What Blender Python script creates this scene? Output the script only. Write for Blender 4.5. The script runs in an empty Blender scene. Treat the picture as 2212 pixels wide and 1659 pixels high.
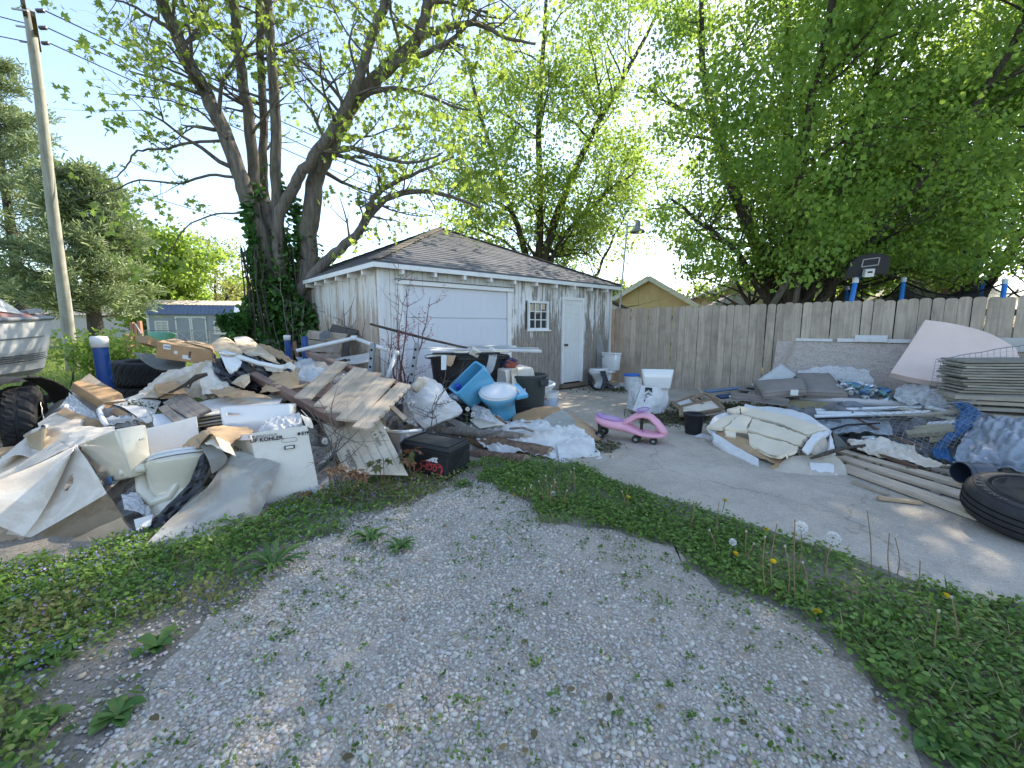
import bpy, bmesh, math, random
import numpy as np
from mathutils import Vector, Matrix, noise

# ---------------------------------------------------------------- camera, sky, sun, exposure
scene = bpy.context.scene
R = math.radians
CAM_H, CAM_F, CAM_P = 1.40, 918.0, R(7.7)          # eye height, focal length in pixels of a 2212 px wide picture, downward pitch
cam_data = bpy.data.cameras.new('camera')
cam = bpy.data.objects.new('camera', cam_data)
scene.collection.objects.link(cam)
cam.location = (0, 0, CAM_H)
cam.rotation_euler = (R(90) - CAM_P, 0, 0)
cam_data.sensor_width = 36.0
cam_data.lens = 36.0 * CAM_F / 2212.0
cam_data.clip_start = 0.05
cam_data.clip_end = 3000
scene.camera = cam

SUN_EL, SUN_AZ = R(38.5), R(42)                     # azimuth measured from +Y (view direction) towards +X (right)
world = bpy.data.worlds.new('World'); scene.world = world
world.use_nodes = True
wn = world.node_tree.nodes; wl = world.node_tree.links
bg = wn['Background']
sky = wn.new('ShaderNodeTexSky'); sky.sky_type = 'NISHITA'; sky.sun_disc = False
sky.sun_elevation = SUN_EL; sky.sun_rotation = SUN_AZ
sky.air_density = 1.0; sky.dust_density = 0.5; sky.ozone_density = 2.0
hs = wn.new('ShaderNodeHueSaturation'); hs.inputs['Saturation'].default_value = 0.9
wl.new(sky.outputs[0], hs.inputs['Color']); wl.new(hs.outputs[0], bg.inputs[0]); bg.inputs[1].default_value = 0.15

sun_data = bpy.data.lights.new('sun', 'SUN'); sun_data.energy = 4.4; sun_data.angle = R(0.53)
sun_data.color = (1.0, 0.90, 0.74)
sun = bpy.data.objects.new('sun', sun_data); scene.collection.objects.link(sun)
sd = Vector((math.sin(SUN_AZ)*math.cos(SUN_EL), math.cos(SUN_AZ)*math.cos(SUN_EL), math.sin(SUN_EL)))
sun.rotation_euler = sd.to_track_quat('Z', 'Y').to_euler()

vs = scene.view_settings
vs.view_transform = 'Standard'; vs.look = 'None'; vs.gamma = 1.0; vs.use_curve_mapping = False
vs.exposure = 1.5
scene.display_settings.display_device = 'sRGB'
scene.cycles.use_denoising = True
scene.cycles.max_bounces = 6; scene.cycles.diffuse_bounces = 3; scene.cycles.glossy_bounces = 2; scene.cycles.transmission_bounces = 4
scene.cycles.transparent_max_bounces = 16
scene.cycles.caustics_reflective = False; scene.cycles.caustics_refractive = False
scene.cycles.sample_clamp_indirect = 6.0

# ---------------------------------------------------------------- helpers
COL = scene.collection
_c, _s = math.cos(CAM_P), math.sin(CAM_P)
def _ray(u, v):
    x = (u-1106)/CAM_F; y = (829.5-v)/CAM_F
    return Vector((x, y*_s+_c, y*_c-_s))
def at(u, v, Y):                                   # the point seen at (u, v) that stands Y metres in front
    d = _ray(u, v); t = Y/d.y
    return Vector((d.x*t, Y, CAM_H+d.z*t))
def gr(u, v, z=0.0):                               # the point at height z seen at (u, v)
    d = _ray(u, v); t = (z-CAM_H)/d.z
    return Vector((d.x*t, d.y*t, z))
def rot(z=0, x=0, y=0):
    return Matrix.Rotation(R(z), 3, 'Z') @ Matrix.Rotation(R(y), 3, 'Y') @ Matrix.Rotation(R(x), 3, 'X')
def frame3(xa, up):                                # 3x3 with local x along xa and local z near up
    x = Vector(xa).normalized(); z = Vector(up); z = (z - x*z.dot(x)).normalized(); y = z.cross(x)
    return Matrix((x, y, z)).transposed()
I3 = Matrix.Identity(3)
Z3 = Vector((0, 0, 1))

WORLD = set()                                      # things whose parts are written in world coordinates
def adopt(o, parent):
    if parent is None: return o
    o.parent = parent
    if parent.name in WORLD: o.matrix_parent_inverse = Matrix.Translation(-parent.location)
    return o
def home(o):                                       # move a top-level mesh's origin to its base
    co = np.empty(len(o.data.vertices)*3, dtype=np.float32); o.data.vertices.foreach_get('co', co); co = co.reshape(-1, 3)
    b = np.array([(co[:, 0].min()+co[:, 0].max())/2, (co[:, 1].min()+co[:, 1].max())/2, co[:, 2].min()], dtype=np.float32)
    o.data.vertices.foreach_set('co', (co-b).ravel()); o.location = [float(x) for x in b]; o.data.update()
    return o
def wthing(name, label, cat, base, group=None):
    o = thing(name, label, cat, base, None, group); WORLD.add(o.name); return o
def fin(name, verts, faces, mat, parent=None, smooth=False, uvs=None, mi=None, bevel=0, col=None, sub=0):
    me = bpy.data.meshes.new(name)
    me.from_pydata([tuple(v) for v in verts], [], faces)
    for m in (mat if isinstance(mat, (list, tuple)) else [mat]): me.materials.append(m)
    if mi is not None: me.polygons.foreach_set('material_index', mi)
    if smooth: me.polygons.foreach_set('use_smooth', [True]*len(me.polygons))
    if uvs is not None:
        uv = me.uv_layers.new(name='UVMap')
        idx = np.empty(len(me.loops), dtype=np.int32); me.loops.foreach_get('vertex_index', idx)
        uv.data.foreach_set('uv', np.asarray(uvs, dtype=np.float32)[idx].ravel())
    o = bpy.data.objects.new(name, me); COL.objects.link(o)
    adopt(o, parent)
    if bevel:
        b = o.modifiers.new('bevel', 'BEVEL'); b.width = bevel; b.segments = 2; b.limit_method = 'ANGLE'; b.angle_limit = R(40)
    if sub:
        s = o.modifiers.new('sub', 'SUBSURF'); s.levels = sub; s.render_levels = sub
    return o
def tag(o, label=None, cat=None, group=None, kind=None):
    if label: o['label'] = label
    if cat: o['category'] = cat
    if group: o['group'] = group
    if kind or cat: o['kind'] = kind or 'thing'
    return o
def thing(name, label, cat, loc=(0, 0, 0), M=None, group=None, parent=None):
    o = bpy.data.objects.new(name, None); COL.objects.link(o)
    o.empty_display_size = 0.1
    if M is not None: o.matrix_world = Matrix.Translation(Vector(loc)) @ M.to_4x4()
    else: o.location = loc
    return tag(o, label, cat, group)
def put(o, loc, M=I3, sc=1):
    o.matrix_world = Matrix.Translation(Vector(loc)) @ M.to_4x4() @ Matrix.Scale(sc, 4)
    return o
def copy_tree(o, parent=None):
    c = o.copy(); COL.objects.link(c); c.parent = parent
    for ch in list(o.children): copy_tree(ch, c)
    return c

class MB:
    def __init__(s): s.v = []; s.f = []; s.uv = None
    def add(s, vs_, fs_):
        b = len(s.v); s.v += [Vector(v) for v in vs_]; s.f += [tuple(i+b for i in f) for f in fs_]; return s
    def box(s, c, size, M=I3, taper=1.0):
        hx, hy, hz = size[0]/2, size[1]/2, size[2]/2
        c = Vector(c)
        vs_ = [c + M @ Vector((sx*hx*(taper if sz > 0 else 1), sy*hy*(taper if sz > 0 else 1), sz*hz)) for sz in (-1, 1) for sy in (-1, 1) for sx in (-1, 1)]
        return s.add(vs_, [(0,2,3,1), (4,5,7,6), (0,1,5,4), (2,6,7,3), (0,4,6,2), (1,3,7,5)])
    def hexa(s, p):                                # eight corners: bottom ring of four, top ring of four
        return s.add(p, [(3,2,1,0), (4,5,6,7), (0,1,5,4), (1,2,6,5), (2,3,7,6), (3,0,4,7)])
    def bar(s, p, q, w, h, up=(0, 0, 1)):
        p, q = Vector(p), Vector(q); d = q-p
        if abs(d.normalized().dot(Vector(up))) > .98: up = (0, 1, 0)
        return s.box((p+q)/2, (d.length, w, h), frame3(d, up))
    def tube(s, pts, radii, n=8, cap=True, wob=0.0, rnd=None):
        pts = [Vector(p) for p in pts]
        if not isinstance(radii, (list, tuple)): radii = [radii]*len(pts)
        b = len(s.v); ref = None
        for i, p in enumerate(pts):
            d = (pts[min(i+1, len(pts)-1)]-pts[max(i-1, 0)]).normalized()
            if ref is None: ref = d.orthogonal().normalized()
            ref = (ref - d*ref.dot(d)); ref = ref.normalized() if ref.length > 1e-6 else d.orthogonal().normalized()
            q = d.cross(ref)
            for k in range(n):
                a = 2*math.pi*k/n; r = radii[i]*(1+(wob*(rnd.random()-.5) if wob else 0))
                s.v.append(p + (ref*math.cos(a)+q*math.sin(a))*r)
        for i in range(len(pts)-1):
            for k in range(n):
                a = b+i*n+k; c = b+i*n+(k+1) % n
                s.f.append((a, c, c+n, a+n))
        if cap:
            s.f.append(tuple(b+k for k in range(n))[::-1]); e = b+(len(pts)-1)*n
            s.f.append(tuple(e+k for k in range(n)))
        return s
    def lathe(s, prof, n=24, M=I3, c=(0, 0, 0), sx=1, sy=1, closed=False):
        b = len(s.v); c = Vector(c)
        for (r, z) in prof:
            for k in range(n):
                a = 2*math.pi*k/n
                s.v.append(c + M @ Vector((r*math.cos(a)*sx, r*math.sin(a)*sy, z)))
        m = len(prof)
        for i in range(m if closed else m-1):
            for k in range(n):
                k2 = (k+1) % n; i2 = (i+1) % m
                s.f.append((b+i*n+k, b+i*n+k2, b+i2*n+k2, b+i2*n+k))
        if not closed:
            if prof[0][0] > 1e-5: s.f.append(tuple(b+k for k in range(n))[::-1])
            if prof[-1][0] > 1e-5: s.f.append(tuple(b+(m-1)*n+k for k in range(n)))
        return s
    def prism(s, poly, z0, z1, M=I3, c=(0, 0, 0)):
        c = Vector(c); n = len(poly); b = len(s.v)
        for z in (z0, z1):
            for (x, y) in poly: s.v.append(c + M @ Vector((x, y, z)))
        s.f.append(tuple(b+k for k in range(n))[::-1]); s.f.append(tuple(b+n+k for k in range(n)))
        for k in range(n):
            k2 = (k+1) % n; s.f.append((b+k, b+k2, b+n+k2, b+n+k))
        return s
    def loft(s, rings, closed=True, cap=True):
        b = len(s.v); n = len(rings[0])
        for r in rings: s.v += [Vector(p) for p in r]
        for i in range(len(rings)-1):
            for k in range(n if closed else n-1):
                k2 = (k+1) % n
                s.f.append((b+i*n+k, b+i*n+k2, b+(i+1)*n+k2, b+(i+1)*n+k))
        if cap:
            s.f.append(tuple(b+k for k in range(n))[::-1]); e = b+(len(rings)-1)*n; s.f.append(tuple(e+k for k in range(n)))
        return s
    def build(s, name, mat, parent=None, **kw):
        return fin(name, s.v, s.f, mat, parent, **kw)

def cr(pts, n):                                    # Catmull-Rom through numpy rows, n+1 samples
    pts = np.asarray(pts, dtype=float); m = len(pts)
    if m == 2:
        t = np.linspace(0, 1, n+1).reshape((-1,)+(1,)*(pts.ndim-1)); return pts[0]*(1-t)+pts[1]*t
    P = np.concatenate([[2*pts[0]-pts[1]], pts, [2*pts[-1]-pts[-2]]])
    x = np.linspace(0, m-1, n+1); i = np.minimum(x.astype(int), m-2); t = (x-i).reshape((-1,)+(1,)*(pts.ndim-1))
    p0, p1, p2, p3 = P[i], P[i+1], P[i+2], P[i+3]
    return .5*((2*p1)+(-p0+p2)*t+(2*p0-5*p1+4*p2-p3)*t*t+(-p0+3*p1-3*p2+p3)*t**3)

def sheet(name, ctrl, mat, parent=None, nu=16, nv=16, crumple=.0, cs=5.0, thick=.004, seed=0, ragged=0.0, smooth=True, crease=0.0, hole=None, aniso=1.0):
    """a thin closed sheet through a grid of control points (rows of world points), crumpled along its normal"""
    A = np.array([[tuple(p) for p in row] for row in ctrl], dtype=float)
    S = cr(A, nv); S = np.swapaxes(cr(np.swapaxes(S, 0, 1), nu), 0, 1)      # (nv+1, nu+1, 3)
    du = np.gradient(S, axis=1); dv = np.gradient(S, axis=0)
    N = np.cross(du, dv); N /= (np.linalg.norm(N, axis=2, keepdims=True)+1e-9)
    off = Vector((seed*7.31, seed*3.17, seed*1.7))
    out = S.copy()
    lu = np.linalg.norm(A[0, -1]-A[0, 0]); lv = np.linalg.norm(A[-1, 0]-A[0, 0])
    for j in range(nv+1):
        for i in range(nu+1):
            a, b = i/nu*max(lu, .05), j/nv*max(lv, .05)
            if crumple:
                q = Vector((a*cs, b*cs*aniso, 0))+off
                h = noise.noise(q)*.9+(.5-abs(noise.noise(q*2.1)))*.9*crease+noise.noise(q*3.7)*.35
                out[j, i] += N[j, i]*h*crumple
            if ragged and (i in (0, nu) or j in (0, nv)):
                q = Vector((a*14, b*14, 5))+off
                out[j, i] += du[j, i]/max(1e-6, np.linalg.norm(du[j, i]))*noise.noise(q)*ragged+dv[j, i]/max(1e-6, np.linalg.norm(dv[j, i]))*noise.noise(q*1.3)*ragged
    top = out.reshape(-1, 3); bot = (out-N*thick).reshape(-1, 3)
    n = (nu+1)*(nv+1); vs_ = np.concatenate([top, bot])
    fs = []
    def ok(i, j):
        if hole is None: return True
        x, y = (i+.5)/nu, (j+.5)/nv
        return ((x-hole[0])/hole[2])**2+((y-hole[1])/hole[3])**2 > 1
    have = [[ok(i, j) for i in range(nu)] for j in range(nv)]
    idx = lambda i, j: j*(nu+1)+i
    for j in range(nv):
        for i in range(nu):
            if not have[j][i]: continue
            a, b, c, d = idx(i, j), idx(i+1, j), idx(i+1, j+1), idx(i, j+1)
            fs.append((a, b, c, d)); fs.append((d+n, c+n, b+n, a+n))
            for (p, q, di, dj) in ((a, b, 0, -1), (b, c, 1, 0), (c, d, 0, 1), (d, a, -1, 0)):
                ii, jj = i+di, j+dj
                if not (0 <= ii < nu and 0 <= jj < nv) or not have[jj][ii]: fs.append((q, p, p+n, q+n))
    g = np.stack(np.meshgrid(np.linspace(0, 1, nu+1), np.linspace(0, 1, nv+1)), axis=2).reshape(-1, 2)
    o = fin(name, vs_, fs, mat, parent, smooth=smooth, uvs=np.concatenate([g, g]))
    if smooth: o.data.set_sharp_from_angle(angle=R(48))
    return o

def quad_up(pts, **kw):                            # 4 picture corners with depth -> control grid
    a, b, c, d = [at(*p) if len(p) == 3 else Vector(p) for p in pts]
    return [[a, b], [d, c]]

def npmesh(name, V_, F_, mat, parent=None, col=None, smooth=False):
    """big meshes from numpy: V_ (n,3), F_ (m,k) with one k"""
    me = bpy.data.meshes.new(name)
    V_ = np.ascontiguousarray(V_, dtype=np.float32); F_ = np.ascontiguousarray(F_, dtype=np.int32)
    m, k = F_.shape
    me.vertices.add(len(V_)); me.vertices.foreach_set('co', V_.ravel())
    me.loops.add(m*k); me.loops.foreach_set('vertex_index', F_.ravel())
    me.polygons.add(m); me.polygons.foreach_set('loop_start', np.arange(0, m*k, k, dtype=np.int32))
    try: me.polygons.foreach_set('loop_total', np.full(m, k, dtype=np.int32))
    except Exception: pass
    if smooth: me.polygons.foreach_set('use_smooth', np.ones(m, dtype=bool))
    me.update(calc_edges=True)
    if col is not None:
        a = me.color_attributes.new('tint', 'FLOAT_COLOR', 'POINT')
        c4 = np.ones((len(V_), 4), dtype=np.float32); c4[:, :3] = col
        a.data.foreach_set('color', c4.ravel())
    me.materials.append(mat)
    o = bpy.data.objects.new(name, me); COL.objects.link(o)
    return adopt(o, parent)

# ---------------------------------------------------------------- materials
class NT:
    def __init__(s, name):
        s.m = bpy.data.materials.new(name); s.m.use_nodes = True
        s.n = s.m.node_tree.nodes; s.l = s.m.node_tree.links
        s.b = s.n['Principled BSDF']; s.out = s.n['Material Output']
        s._co = None
    def new(s, t, **kw):
        n = s.n.new(t)
        for k, v in kw.items(): setattr(n, k, v)
        return n
    def link(s, a, b): s.l.new(a, b)
    def co(s, which='Object', scale=None):
        tc = s.new('ShaderNodeTexCoord')
        if which == 'Object':
            a = s.new('ShaderNodeVectorMath', operation='ADD'); s.link(tc.outputs['Object'], a.inputs[0])
            s.link(s.new('ShaderNodeObjectInfo').outputs['Location'], a.inputs[1]); src = a.outputs[0]
        else: src = tc.outputs[which]
        if scale is None: return src
        mp = s.new('ShaderNodeMapping'); mp.inputs['Scale'].default_value = scale
        s.link(src, mp.inputs[0]); return mp.outputs[0]
    def noise(s, vec, scale, detail=4, rough=.6, dist=0):
        n = s.new('ShaderNodeTexNoise'); n.inputs['Scale'].default_value = scale; n.inputs['Detail'].default_value = detail
        n.inputs['Roughness'].default_value = rough; n.inputs['Distortion'].default_value = dist
        s.link(vec, n.inputs['Vector']); return n.outputs[0]
    def ramp(s, fac, stops):
        r = s.new('ShaderNodeValToRGB'); e = r.color_ramp.elements
        while len(e) < len(stops): e.new(.5)
        for k, (p, c) in enumerate(stops): e[k].position = p; e[k].color = (c, c, c, 1) if not isinstance(c, tuple) else c+(1,)
        s.link(fac, r.inputs[0]); return r.outputs[0]
    def mix(s, fac, a, b, mode='MIX'):
        m = s.new('ShaderNodeMixRGB', blend_type=mode)
        for k, x in ((0, fac), (1, a), (2, b)):
            if isinstance(x, (int, float)): m.inputs[k].default_value = x if k == 0 else (x, x, x, 1)
            elif isinstance(x, tuple): m.inputs[k].default_value = x+(1,)
            else: s.link(x, m.inputs[k])
        return m.outputs[0]
    def math(s, op, a, b=0.0):
        m = s.new('ShaderNodeMath', operation=op)
        for k, x in ((0, a), (1, b)):
            if isinstance(x, (int, float)): m.inputs[k].default_value = x
            else: s.link(x, m.inputs[k])
        return m.outputs[0]
    def bump(s, h, strength=.3, dist=.01):
        b = s.new('ShaderNodeBump'); b.inputs['Strength'].default_value = strength; b.inputs['Distance'].default_value = dist
        s.link(h, b.inputs['Height']); s.link(b.outputs[0], s.b.inputs['Normal']); return b
    def set(s, **kw):
        for k, v in kw.items():
            i = s.b.inputs[k]
            if hasattr(v, 'is_linked') or isinstance(v, bpy.types.NodeSocket): s.link(v, i)
            else: i.default_value = v if not isinstance(v, tuple) or len(v) == 4 else v+(1,)
        return s
    def rand(s): return s.new('ShaderNodeObjectInfo').outputs['Random']

def hsv_vary(t, col, amt=.25):                      # per object brightness
    h = t.new('ShaderNodeHueSaturation')
    v = t.math('ADD', t.math('MULTIPLY', t.rand(), amt), 1-amt/2); t.link(v, h.inputs['Value'])
    t.link(col, h.inputs['Color']); return h.outputs[0]

MATS = {}
def plain(name, c, rough=.5, spec=.5, var=.12, scale=9, bump=0, bs=40, metal=0, dirt=0, dirtc=(.16, .13, .10), coat=0, objv=0, trans=0):
    if name in MATS: return MATS[name]
    t = NT(name); v = t.co()
    n = t.noise(v, scale, 5)
    lo = tuple(max(0, x*(1-var)) for x in c); hi = tuple(min(1, x*(1+var)) for x in c)
    col = t.mix(t.ramp(n, [(.3, 0.0), (.7, 1.0)]), lo, hi)
    if dirt:
        d = t.noise(v, scale*.35+.7, 8, .72, .6)
        col = t.mix(t.ramp(d, [(.60-.25*dirt, 0.0), (.78-.12*dirt, min(.9, dirt))]), col, dirtc)
    if objv: col = hsv_vary(t, col, objv)
    t.set(**{'Base Color': col, 'Roughness': rough, 'Metallic': metal, 'Specular IOR Level': spec})
    if coat: t.set(**{'Coat Weight': coat})
    if bump: t.bump(t.noise(v, bs, 6, .7), bump)
    MATS[name] = t.m; return t.m

def cardboard(name, c=(.40, .27, .15), white=0.0, stain=.4, ribs=0, axis=0, stainc=(.30, .17, .07), face=(.62, .60, .57)):
    if name in MATS: return MATS[name]
    c = tuple(min(.8, x*1.14) for x in c); face = tuple(min(.82, x*y) for x, y in zip(face, (1.24, 1.16, 1.04)))
    t = NT(name); v = t.co(); uv = t.co('UV')
    n = t.noise(v, 6, 6, .65)
    col = t.mix(t.ramp(n, [(.3, 0.0), (.7, 1.0)]), tuple(x*.86 for x in c), tuple(x*1.1 for x in c))
    if white:
        w = t.noise(v, 2.2, 5, .6, .4)
        col = t.mix(t.ramp(w, [(.62-white*.45, 0.0), (.70-white*.35, 1.0)]), col, face)
    st = t.noise(v, 2.6, 7, .7, .8)
    col = t.mix(t.ramp(st, [(.50, 0.0), (.57, stain*.55), (.72, stain)]), col, stainc)
    gr_ = t.noise(v, 55, 3, .7)
    col = t.mix(.18, col, gr_, 'OVERLAY')
    t.set(**{'Base Color': col, 'Roughness': .85, 'Specular IOR Level': .2})
    if ribs:
        w = t.new('ShaderNodeTexWave', bands_direction='XY'[axis]); w.inputs['Scale'].default_value = ribs; w.inputs['Distortion'].default_value = .6
        t.link(uv, w.inputs[0])
        col2 = t.mix(t.math('MULTIPLY', w.outputs[1], .16 if white > .5 else .45), col, tuple(x*.5 for x in stainc))
        t.link(col2, t.b.inputs['Base Color'])
        t.bump(w.outputs[1], .9, .012)
    else: t.bump(t.noise(v, 14, 6, .7), .25, .01)
    MATS[name] = t.m; return t.m

def wood(name, c1, c2, axis='X', scale=1.0, rough=.8, objv=.25, dark=(.08, .06, .05), mott=.5, paint=None, coord='Object'):
    """weathered board, grain along the given axis of the object"""
    if name in MATS: return MATS[name]
    t = NT(name)
    sc = {'X': (1.2, 22, 22), 'Y': (22, 1.2, 22), 'Z': (22, 22, 1.2)}[axis]
    sc = tuple(a*scale for a in sc)
    oi = t.new('ShaderNodeObjectInfo'); tc = t.new('ShaderNodeTexCoord')
    add = t.new('ShaderNodeVectorMath', operation='ADD'); t.link(tc.outputs[coord], add.inputs[0])
    mul = t.new('ShaderNodeVectorMath', operation='SCALE'); t.link(oi.outputs['Location'], mul.inputs[0]); mul.inputs['Scale'].default_value = 3.7
    t.link(mul.outputs[0], add.inputs[1])
    mp = t.new('ShaderNodeMapping'); mp.inputs['Scale'].default_value = sc; t.link(add.outputs[0], mp.inputs[0])
    g = t.noise(mp.outputs[0], 1.6, 6, .65, .5)
    col = t.mix(t.ramp(g, [(.32, 0.0), (.68, 1.0)]), c1, c2)
    m = t.noise(add.outputs[0], 3.0, 5, .65)
    col = t.mix(t.ramp(m, [(.45, 0.0), (.75, mott)]), col, dark)
    if paint is not None:
        pc, amt = paint
        p = t.noise(mp.outputs[0], .8, 8, .75, .2)
        m2 = t.noise(add.outputs[0], .9, 3, .6)
        f = t.math('ADD', t.math('MULTIPLY', p, .6), t.math('MULTIPLY', m2, .4))
        col = t.mix(t.ramp(f, [(.55-.2*amt, 1.0), (.60-.2*amt, 0.0)]), col, pc) if amt < 1.5 else col
    if objv: col = hsv_vary(t, col, objv)
    t.set(**{'Base Color': col, 'Roughness': rough, 'Specular IOR Level': .25})
    t.bump(g, .35, .004)
    MATS[name] = t.m; return t.m

def text_mesh(name, body, size, mat, parent, loc, M, shear=0, bold=0.0, ext=.0008, align='CENTER', sx=1.0):
    cu = bpy.data.curves.new(name, 'FONT'); cu.body = body; cu.size = size; cu.align_x = align; cu.align_y = 'CENTER'
    cu.shear = shear; cu.offset = bold; cu.extrude = ext; cu.resolution_u = 3
    tmp = bpy.data.objects.new(name, cu); COL.objects.link(tmp)
    dg = bpy.context.evaluated_depsgraph_get()
    me = bpy.data.meshes.new_from_object(tmp.evaluated_get(dg))
    bpy.data.objects.remove(tmp); bpy.data.curves.remove(cu)
    me.materials.clear(); me.materials.append(mat)
    o = bpy.data.objects.new(name, me); COL.objects.link(o); adopt(o, parent)
    o.matrix_basis = Matrix.Translation(Vector(loc)) @ M.to_4x4() @ Matrix.Diagonal((sx, 1, 1, 1))
    return o
rng = random.Random(7)
def U(a, b): return rng.uniform(a, b)
# ---------------------------------------------------------------- outlines of the ground areas (picture points taken down to the ground)
def gpoly(pts): return [(gr(u, v).x, gr(u, v).y) for (u, v) in pts]
SLAB_EDGE = gpoly([(1246, 1008), (1310, 1038), (1420, 1076), (1500, 1102), (1640, 1146), (1750, 1186), (1850, 1216), (2000, 1276), (2080, 1302), (2212, 1316)])
GRAVEL_R = gpoly([(1062, 1046), (1100, 1085), (1180, 1120), (1290, 1145), (1400, 1166), (1480, 1210), (1560, 1270), (1640, 1294), (1720, 1350), (1800, 1382), (1850, 1430), (1900, 1500), (1960, 1560), (2030, 1659)])
GRAVEL_L = gpoly([(1062, 1046), (985, 1056), (900, 1084), (800, 1128), (720, 1160), (640, 1206), (570, 1260), (500, 1310), (430, 1390), (360, 1470), (300, 1560), (240, 1659)])
GRAVEL = GRAVEL_R + [(1.9, -3.0), (-2.2, -3.0)] + GRAVEL_L[::-1][:-1]
def warp(x, y, s=0):                                # ragged edges: the same wobble for stones and weeds
    a = Vector((x*2.6, y*2.6, s)); b = Vector((x*8.5, y*8.5, s+5)); c = Vector((x*24, y*24, s+9))
    return (x+.16*noise.noise(a)+.07*noise.noise(b)+.035*noise.noise(c), y+.16*noise.noise(a+Vector((9, 3, 7)))+.07*noise.noise(b+Vector((2, 8, 1)))+.035*noise.noise(c+Vector((5, 1, 4))))
def fine(poly, step=.04):
    out = []
    for i, (x, y) in enumerate(poly):
        x2, y2 = poly[(i+1) % len(poly)]; k = max(1, int(math.hypot(x2-x, y2-y)/step)) if y > .5 else 1
        for j in range(k): out.append((x+(x2-x)*j/k, y+(y2-y)*j/k))
    return out
def inside(P2, poly):
    x, y = P2[:, 0], P2[:, 1]; r = np.zeros(len(P2), dtype=bool); n = len(poly)
    for i in range(n):
        x1, y1 = poly[i]; x2, y2 = poly[(i+1) % n]
        c = ((y1 > y) != (y2 > y)) & (x < (x2-x1)*(y-y1)/(y2-y1+1e-12)+x1); r ^= c
    return r

# ground: soil and lawn
t = NT('lawn_soil'); v = t.co()
n1 = t.noise(v, .35, 6, .6); n2 = t.noise(v, 3.5, 6, .7); n3 = t.noise(v, 38, 5, .7)
col = t.mix(t.ramp(n2, [(.35, 0.0), (.65, 1.0)]), (.10, .15, .035), (.19, .22, .06))
col = t.mix(t.ramp(n1, [(.45, 0.0), (.70, .8)]), col, (.20, .17, .10))
col = t.mix(t.ramp(n3, [(.42, .8), (.62, 0.0)]), col, (.05, .055, .02))
t.set(**{'Base Color': col, 'Roughness': .95, 'Specular IOR Level': .1}); t.bump(n3, .9, .05)
M_LAWN = t.m
g = fin('ground', [(-900, -300, 0), (900, -300, 0), (900, 1500, 0), (-900, 1500, 0)], [(0, 1, 2, 3)], M_LAWN); tag(g, kind='structure')

# bare soil under the weeds near the camera and under the pile
t = NT('soil'); v = t.co()
n2 = t.noise(v, 5, 7, .7); n3 = t.noise(v, 60, 5, .7)
col = t.mix(t.ramp(n2, [(.35, 0.0), (.65, 1.0)]), (.27, .235, .19), (.40, .355, .30))
col = t.mix(t.ramp(n3, [(.38, .6), (.56, 0.0)]), col, (.15, .13, .10))
t.set(**{'Base Color': col, 'Roughness': .95, 'Specular IOR Level': .1}); t.bump(n3, .8, .02)
M_SOIL = t.m
soil = fin('soil_patch', [(-6.2, -2, .004), (4.2, -2, .004), (4.2, 4.3, .004), (-1.2, 7.0, .004), (-6.2, 7.6, .004)], [(0, 1, 2, 3, 4)], M_SOIL); tag(soil, kind='structure')

# gravel bed
t = NT('gravel_bed'); v = t.co()
vo = t.new('ShaderNodeTexVoronoi'); vo.inputs['Scale'].default_value = 62; t.link(v, vo.inputs['Vector'])
n2 = t.noise(v, 2.2, 5, .65); n3 = t.noise(v, 120, 3, .7)
col = t.mix(t.ramp(vo.outputs['Distance'], [(.15, 0.0), (.6, 1.0)]), (.50, .435, .36), (.31, .265, .215))
col = t.mix(t.ramp(n2, [(.45, 0.0), (.65, .75)]), col, (.50, .43, .355))
col = t.mix(.35, col, n3, 'OVERLAY')
t.set(**{'Base Color': col, 'Roughness': .9, 'Specular IOR Level': .2}); t.bump(vo.outputs['Distance'], .5, .01)
M_GRAVEL = t.m
GF = [(2*x-warp(x, y)[0], 2*y-warp(x, y)[1]) for x, y in fine(GRAVEL)]
gb = fin('gravel_drive', [(x, y, .008) for x, y in GF], [tuple(range(len(GF)))], M_GRAVEL); tag(gb, kind='structure')

# concrete drive with exposed aggregate, cracks and stains
t = NT('old_concrete'); v = t.co()
n1 = t.noise(v, .8, 6, .65); n2 = t.noise(v, 6, 6, .7); n3 = t.noise(v, 90, 3, .6)
vo = t.new('ShaderNodeTexVoronoi'); vo.inputs['Scale'].default_value = 75; t.link(v, vo.inputs['Vector'])
vs2 = t.new('ShaderNodeTexVoronoi'); vs2.inputs['Scale'].default_value = 34; vs2.inputs['Randomness'].default_value = 1; t.link(v, vs2.inputs['Vector'])
col = t.mix(t.ramp(n1, [(.35, 0.0), (.65, 1.0)]), (.37, .32, .26), (.53, .46, .38))
col = t.mix(t.ramp(n2, [(.5, 0.0), (.8, .5)]), col, (.20, .19, .17))
col = t.mix(t.ramp(vs2.outputs['Distance'], [(.14, .85), (.22, 0.0)]), col, (.60, .57, .52))
col = t.mix(t.ramp(n3, [(.30, .6), (.45, 0.0)]), col, (.17, .16, .15))
wv = t.new('ShaderNodeTexVoronoi', feature='DISTANCE_TO_EDGE'); wv.inputs['Scale'].default_value = .42
dd = t.new('ShaderNodeVectorMath', operation='ADD'); nn = t.new('ShaderNodeTexNoise'); nn.inputs['Scale'].default_value = 2.5; nn.inputs['Detail'].default_value = 6
t.link(v, nn.inputs['Vector']); sc_ = t.new('ShaderNodeVectorMath', operation='SCALE'); t.link(nn.outputs['Color'], sc_.inputs[0]); sc_.inputs['Scale'].default_value = .5
t.link(v, dd.inputs[0]); t.link(sc_.outputs[0], dd.inputs[1]); t.link(dd.outputs[0], wv.inputs['Vector'])
crk = t.ramp(wv.outputs['Distance'], [(.0, .45), (.003, 0.0)])
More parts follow.
